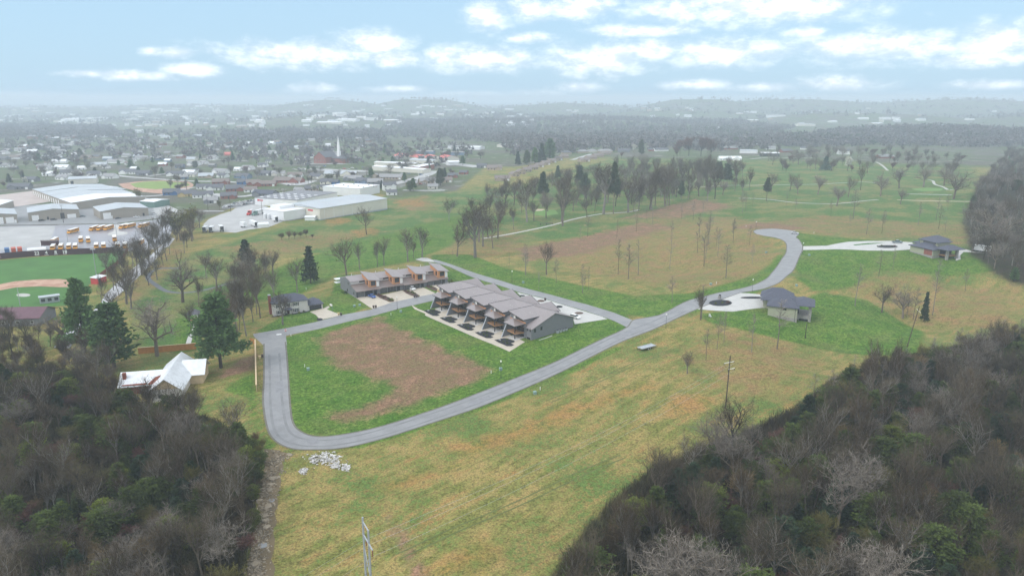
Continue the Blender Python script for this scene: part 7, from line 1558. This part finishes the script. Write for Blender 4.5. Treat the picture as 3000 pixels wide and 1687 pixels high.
NW[1] = wood_area('F', [(1420,1500),(1530,1345),(1660,1235),(1790,1160),(1910,1130),(2010,1075),(2150,985),(2300,945),(2450,905),(2650,870),(3000,950),(3000,1900),(1390,1900)], 5.3, 41, 'right foreground wood', MIXR, 0)
MIXH = [('hillside_tree','wood',.72,11,17,1.2,'hazy grey leafless tree in the {}'),('hillside_tree','wide',.16,11,15,1.1,'hazy grey leafless tree in the {}'),('hillside_cedar','cedar',.12,7,11,1.2,'dim green evergreen in the {}')]
NW[2] = wood_area('F', [(2440,650),(2500,700),(2576,735),(2760,760),(2700,560),(2650,400),(2540,385),(2480,450),(2425,560)], 12.5, 51, 'wood on the right hillside', MIXH, 0)
MIXE = [('edge_tree','thicket',.5,4,7,1.4,'thin tan brush tree at the {}'),('edge_tree','pole',.5,7,10,1.8,'thin tan brush tree at the {}')]
wood_area('F', [(2010,1040),(2140,940),(2300,905),(2450,865),(2576,830),(2576,880),(2300,950),(2150,990),(2030,1080)], 4.6, 61, 'upper edge of the right foreground wood', MIXE, 0)
wood_area('F', [(0,880),(140,890),(300,960),(340,1010),(240,985),(140,960),(0,960)], 6, 71, 'left wood margin below the ball field', MIXE[:1] + [('edge_tree','wood',.5,7,11,1.3,'thin tan brush tree at the {}')], 0)

MIXG = [('grove_tree','wood',.6,15,25,1.2,'tall grey-brown bare tree in the {}'),('grove_tree','bare',.4,14,22,1.2,'tall grey-brown bare tree in the {}')]
wood_area('F', [(1120,560),(1260,500),(1420,450),(1600,425),(1850,420),(1900,470),(1760,515),(1600,535),(1440,555),(1290,590),(1140,620)], 24, 81, 'golf course grove', MIXG, 0)
wood_area('F', [(1900,395),(2300,385),(2420,400),(2430,470),(2250,430),(1950,440)], 34, 91, 'scattered trees beyond the upper golf course', [('fairway_tree','wood',.6,12,19,1.3,'bare tree among the {}'),('fairway_tree','red',.2,9,13,1.4,'bare tree among the {}'),('fairway_tree','bare',.2,12,18,1.3,'bare tree among the {}')], 0)
wood_area('F', [(560,860),(640,840),(660,760),(700,690),(640,690),(540,760),(500,850)], 9, 95, 'trees crowding the white brick house', [('yard_tree','wood',.6,11,19,1.25,'bare tree of the {}'),('yard_tree','bare',.4,11,17,1.2,'bare tree of the {}')], 0)

wood_area('F', [(255,800),(330,705),(420,600),(500,545),(525,570),(455,650),(370,730),(300,820)], 13.5, 97, 'belt along the lane', [('belt_tree','wood',.6,12,20,1.25,'tall bare tree in the {}'),('belt_tree','bare',.4,11,18,1.2,'tall bare tree in the {}')], 0)
wood_area('F', [(0,820),(110,850),(230,900),(330,930),(340,985),(240,975),(140,950),(0,940)], 8, 98, 'brushy bank below the ball field', [('bank_tree','wood',.7,9,17,1.2,'bare tree on the {}'),('bank_tree','thicket',.3,5,8,1.4,'bare tree on the {}')], 0)
wood_area('F', [(625,1130),(660,1090),(668,1110),(655,1200),(648,1300),(628,1449),(605,1449),(620,1300)], 4.5, 99, 'edge of the left wood by the ditch', [('verge_shrub','lime',.45,3,5.5,1.3,'leafy shrub on the {}'),('verge_shrub','juniper',.25,4,6,1.3,'leafy shrub on the {}'),('verge_shrub','thicket',.3,3,5,1.5,'leafy shrub on the {}')], 0)

# brambles and undergrowth: one mass per wood
def undergrowth(name, z, pts, n, label, h=1.6, seed=5):
    P = poly(z, pts); r = np.random.default_rng(seed); xs_, ys_ = [p[0] for p in P], [p[1] for p in P]
    x, y = r.uniform(min(xs_), max(xs_), n * 4), r.uniform(min(ys_), max(ys_), n * 4); k = in_poly(x, y, P)
    d = np.hypot(x, y); k &= (np.abs(x / np.maximum(y, 1)) < .78) & (y > 95); x, y = x[k][:n], y[k][:n]; n = len(x); zz = hgt(x, y)
    c = np.stack([x, y, zz], 1); hgt_ = h * (.35 + 1.3 * vnoise(x, y, 7)) * r.uniform(.5, 1.2, n)
    tris = []
    for j in range(5):
        a = r.uniform(0, 6.283, n); rad = r.uniform(.1, .9, n); b = c + np.stack([np.cos(a) * rad, np.sin(a) * rad, r.uniform(-.1, .5, n) * hgt_], 1); w = r.uniform(.03, .10, n)
        a2 = r.uniform(0, 6.283, n); side = np.stack([np.cos(a2) * w, np.sin(a2) * w, np.zeros(n)], 1); tip = b + np.stack([r.normal(0, .45, n), r.normal(0, .45, n), hgt_ * r.uniform(.5, 1.1, n)], 1)
        tris.append(np.stack([b - side, b + side, tip], 1))
    T = np.concatenate(tris).reshape(-1, 3); me_ = bpy.data.meshes.new(name); m_ = len(T)
    me_.vertices.add(m_); me_.vertices.foreach_set('co', T.astype(np.float32).ravel()); me_.loops.add(m_); me_.loops.foreach_set('vertex_index', np.arange(m_, dtype=np.int32)); me_.polygons.add(m_ // 3); me_.polygons.foreach_set('loop_start', np.arange(0, m_, 3, dtype=np.int32))
    me_.update(calc_edges=True); me_.validate(); me_.materials.append(M['bramble']); return tag(obj(name, me_), label, kind='stuff')
undergrowth('undergrowth', 'F', WOODS[0][1], 26000, 'tangled brown undergrowth of the left foreground wood')
undergrowth('undergrowth', 'F', WOODS[1][1], 42000, 'tangled brown undergrowth of the right foreground wood')
undergrowth('undergrowth', 'F', WOODS[2][1], 9000, 'brown undergrowth on the right hillside', 2.5)

# ------------------------------------------------------------------ town trees
tl = {}
TP = poly('F', [(-60,318),(1000,330),(1230,400),(1140,470),(985,490),(950,470),(640,478),(480,520),(330,440),(80,475),(-60,500)])
rr = random.Random(77); spots = []
blocked = [(o.location.x, o.location.y) for o in COL.objects if o.type == 'EMPTY' and o.parent is None and o.name.split('.')[0] in ('house', 'commercial_building', 'storage_building', 'church', 'warehouse', 'factory', 'factory_wing', 'factory_annex', 'factory_block', 'car')]
BK = np.array(blocked)
tries = 0
while len(spots) < 480 and tries < 8000:
    tries += 1; x, y = rr.uniform(0, 1430), rr.uniform(372, 575); p = G('P', x, y)
    if rr.random() > (1.25 - (y - 372) / 203 * 1.1): continue
    if not in_poly(np.array([p.x]), np.array([p.y]), TP)[0]: continue
    if np.min(np.hypot(BK[:, 0] - p.x, BK[:, 1] - p.y)) < 12: continue
    spots.append(p)
for p in spots:
    u = rr.random(); left = to_px(p)[0] < 700
    where = 'left part of the hazy town' if left else 'town around the church'
    nm, k, h0, h1, sx, lb = ('town_tree', 'wood', 9, 16, 1.9, 'bare brown tree in the ') if u < .55 else ('town_redbud', 'red', 7, 12, 1.8, 'maroon budding tree in the ') if u < .75 else ('town_conifer', rr.choice(['cedar', 'cone', 'pine']), 8, 15, 1.2, 'dark conifer in the ') if u < .92 else ('town_blossom_tree', 'bloom', 6, 9, 1.3, 'pale flowering tree in the ') if u < .96 else ('town_green_tree', 'budding', 8, 12, 1.4, 'light green budding tree in the ')
    tree(nm, k, p, rr.uniform(h0, h1), lb + where, nm.replace('_', ' ') + 's of the ' + where, 'tree', sx)
BKX = np.array(blocked)

# ------------------------------------------------------------------ far woods that read as one mass
def mass(name, areas, n, hr, wr, tris, m, label, seed):
    r = np.random.default_rng(seed); xs_, ys_ = [], []
    for (z, pts, share) in areas:
        P = poly(z, pts); ax, ay = [p[0] for p in P], [p[1] for p in P]; k = int(n * share); got = 0
        while got < k:
            x, y = r.uniform(min(ax), max(ax), k), r.uniform(min(ay), max(ay), k); q = in_poly(x, y, P); x, y = x[q], y[q]; xs_.append(x); ys_.append(y); got += len(x)
            if len(x) == 0: break
    x, y = np.concatenate(xs_), np.concatenate(ys_); z = hgt(x, y); n = len(x); H, W = r.uniform(*hr, n) * (.55 + .85 * vnoise(x, y, 150)), r.uniform(*wr, n); T = []
    for j in range(tris):
        d = r.normal(0, 1, (n, 3)); d /= np.linalg.norm(d, axis=1)[:, None]; rad = r.uniform(.35, 1, n) ** .5
        c = np.stack([x + d[:, 0] * W * rad, y + d[:, 1] * W * rad, z + H * .52 + d[:, 2] * H * .46 * rad], 1); s = (W * r.uniform(.18, .42, n))[:, None]
        T.append(np.stack([c + r.normal(0, 1, (n, 3)) * s, c + r.normal(0, 1, (n, 3)) * s, c + r.normal(0, 1, (n, 3)) * s], 1))
    T = np.concatenate(T).reshape(-1, 3); me_ = bpy.data.meshes.new(name); m_ = len(T)
    me_.vertices.add(m_); me_.vertices.foreach_set('co', T.astype(np.float32).ravel()); me_.loops.add(m_); me_.loops.foreach_set('vertex_index', np.arange(m_, dtype=np.int32)); me_.polygons.add(m_ // 3); me_.polygons.foreach_set('loop_start', np.arange(0, m_, 3, dtype=np.int32))
    me_.update(calc_edges=True); me_.validate(); me_.materials.append(M[m]); return tag(obj(name, me_), label, kind='stuff')
mass('distant_woodland', [('F', [(-60,318),(280,322),(310,345),(200,350),(-60,352)], .16), ('F', [(960,316),(1100,296),(1500,296),(2000,322),(1950,345),(1700,352),(1500,358),(1250,362),(1100,352),(960,345)], .40), ('F', [(1240,350),(1500,345),(1900,345),(2050,360),(1900,382),(1600,380),(1400,388),(1280,392)], .10), ('F', [(1900,350),(2400,330),(2576,330),(2576,372),(2420,372),(2200,368),(2000,372)], .26), ('F', [(560,340),(960,335),(960,352),(560,356)], .08)], 5200, (10, 19), (4.5, 8), 30, 'mass_brown', 'grey-brown band of woodland beyond the golf course and town', 9)
mass('town_woods', [('F', [(-60,330),(960,340),(1240,385),(1130,425),(700,420),(300,400),(-60,430)], 1.)], 600, (8, 13), (4, 7), 34, 'mass_brown', 'bare trees between the far streets of the town', 14)
mass('distant_conifers', [('F', [(960,316),(1130,312),(1500,318),(1950,330),(1900,352),(1300,350),(1000,340)], .7), ('F', [(1950,340),(2560,335),(2560,365),(1980,368)], .3)], 260, (13, 20), (3.5, 6), 40, 'mass_green', 'dark conifers scattered through the far woodland', 10)
mass('far_hill_woods', [('F', [(-60,262),(2640,258),(2640,300),(1500,300),(900,312),(-60,312)], 1.0)], 18000, (9, 14), (8, 17), 10, 'mass_brown', 'hazy woods covering the far hills and valley', 12)

# ------------------------------------------------------------------ haze
tops = [max(v.co.z for v in o.data.vertices) for o in COL.objects if o.name in ('far_hill_woods', 'distant_woodland')]
s = MB(); s.box(xs[0] - 5, xs[-1] + 5, ys[0] - 5, ys[-1] + 5, float(Zt.min()) - 6, max(tops + [CAM_H]) + 2)
hm = bpy.data.materials.new('haze_air'); hm.use_nodes = True; hn, hl = hm.node_tree.nodes, hm.node_tree.links; hn.clear()
pv = hn.new('ShaderNodeVolumePrincipled'); pv.inputs['Color'].default_value = (.77, .885, 1.0, 1); pv.inputs['Density'].default_value = 2.75e-4; pv.inputs['Anisotropy'].default_value = 0.
ho = hn.new('ShaderNodeOutputMaterial'); hl.new(pv.outputs[0], ho.inputs['Volume'])
hz_o = s.build('haze', hm); tag(hz_o, 'pale blue haze over the whole valley', kind='stuff')

# ------------------------------------------------------------------ labels: say in which part of its wood a look-alike stands
shared = {}
for o in COL.objects:
    if o.parent is None and o.get('label') and o.get('category') in ('tree', 'building'): shared.setdefault(o['label'], []).append(o)
for lb, lst in shared.items():
    n = len(lst)
    if n < 12: continue
    P2 = [to_px(o.location) for o in lst]; qx = sorted(p[0] for p in P2); qy = sorted(p[1] for p in P2)
    for o, (x_, y_) in zip(lst, P2):
        col_ = 'left' if x_ < qx[n // 3] else 'middle' if x_ < qx[2 * n // 3] else 'right'
        row_ = ('upper' if y_ < qy[n // 2] else 'lower') if n < 60 else ('upper' if y_ < qy[n // 3] else 'central' if y_ < qy[2 * n // 3] else 'lower')
        o['label'] = f'{lb}, {row_} {col_} part'
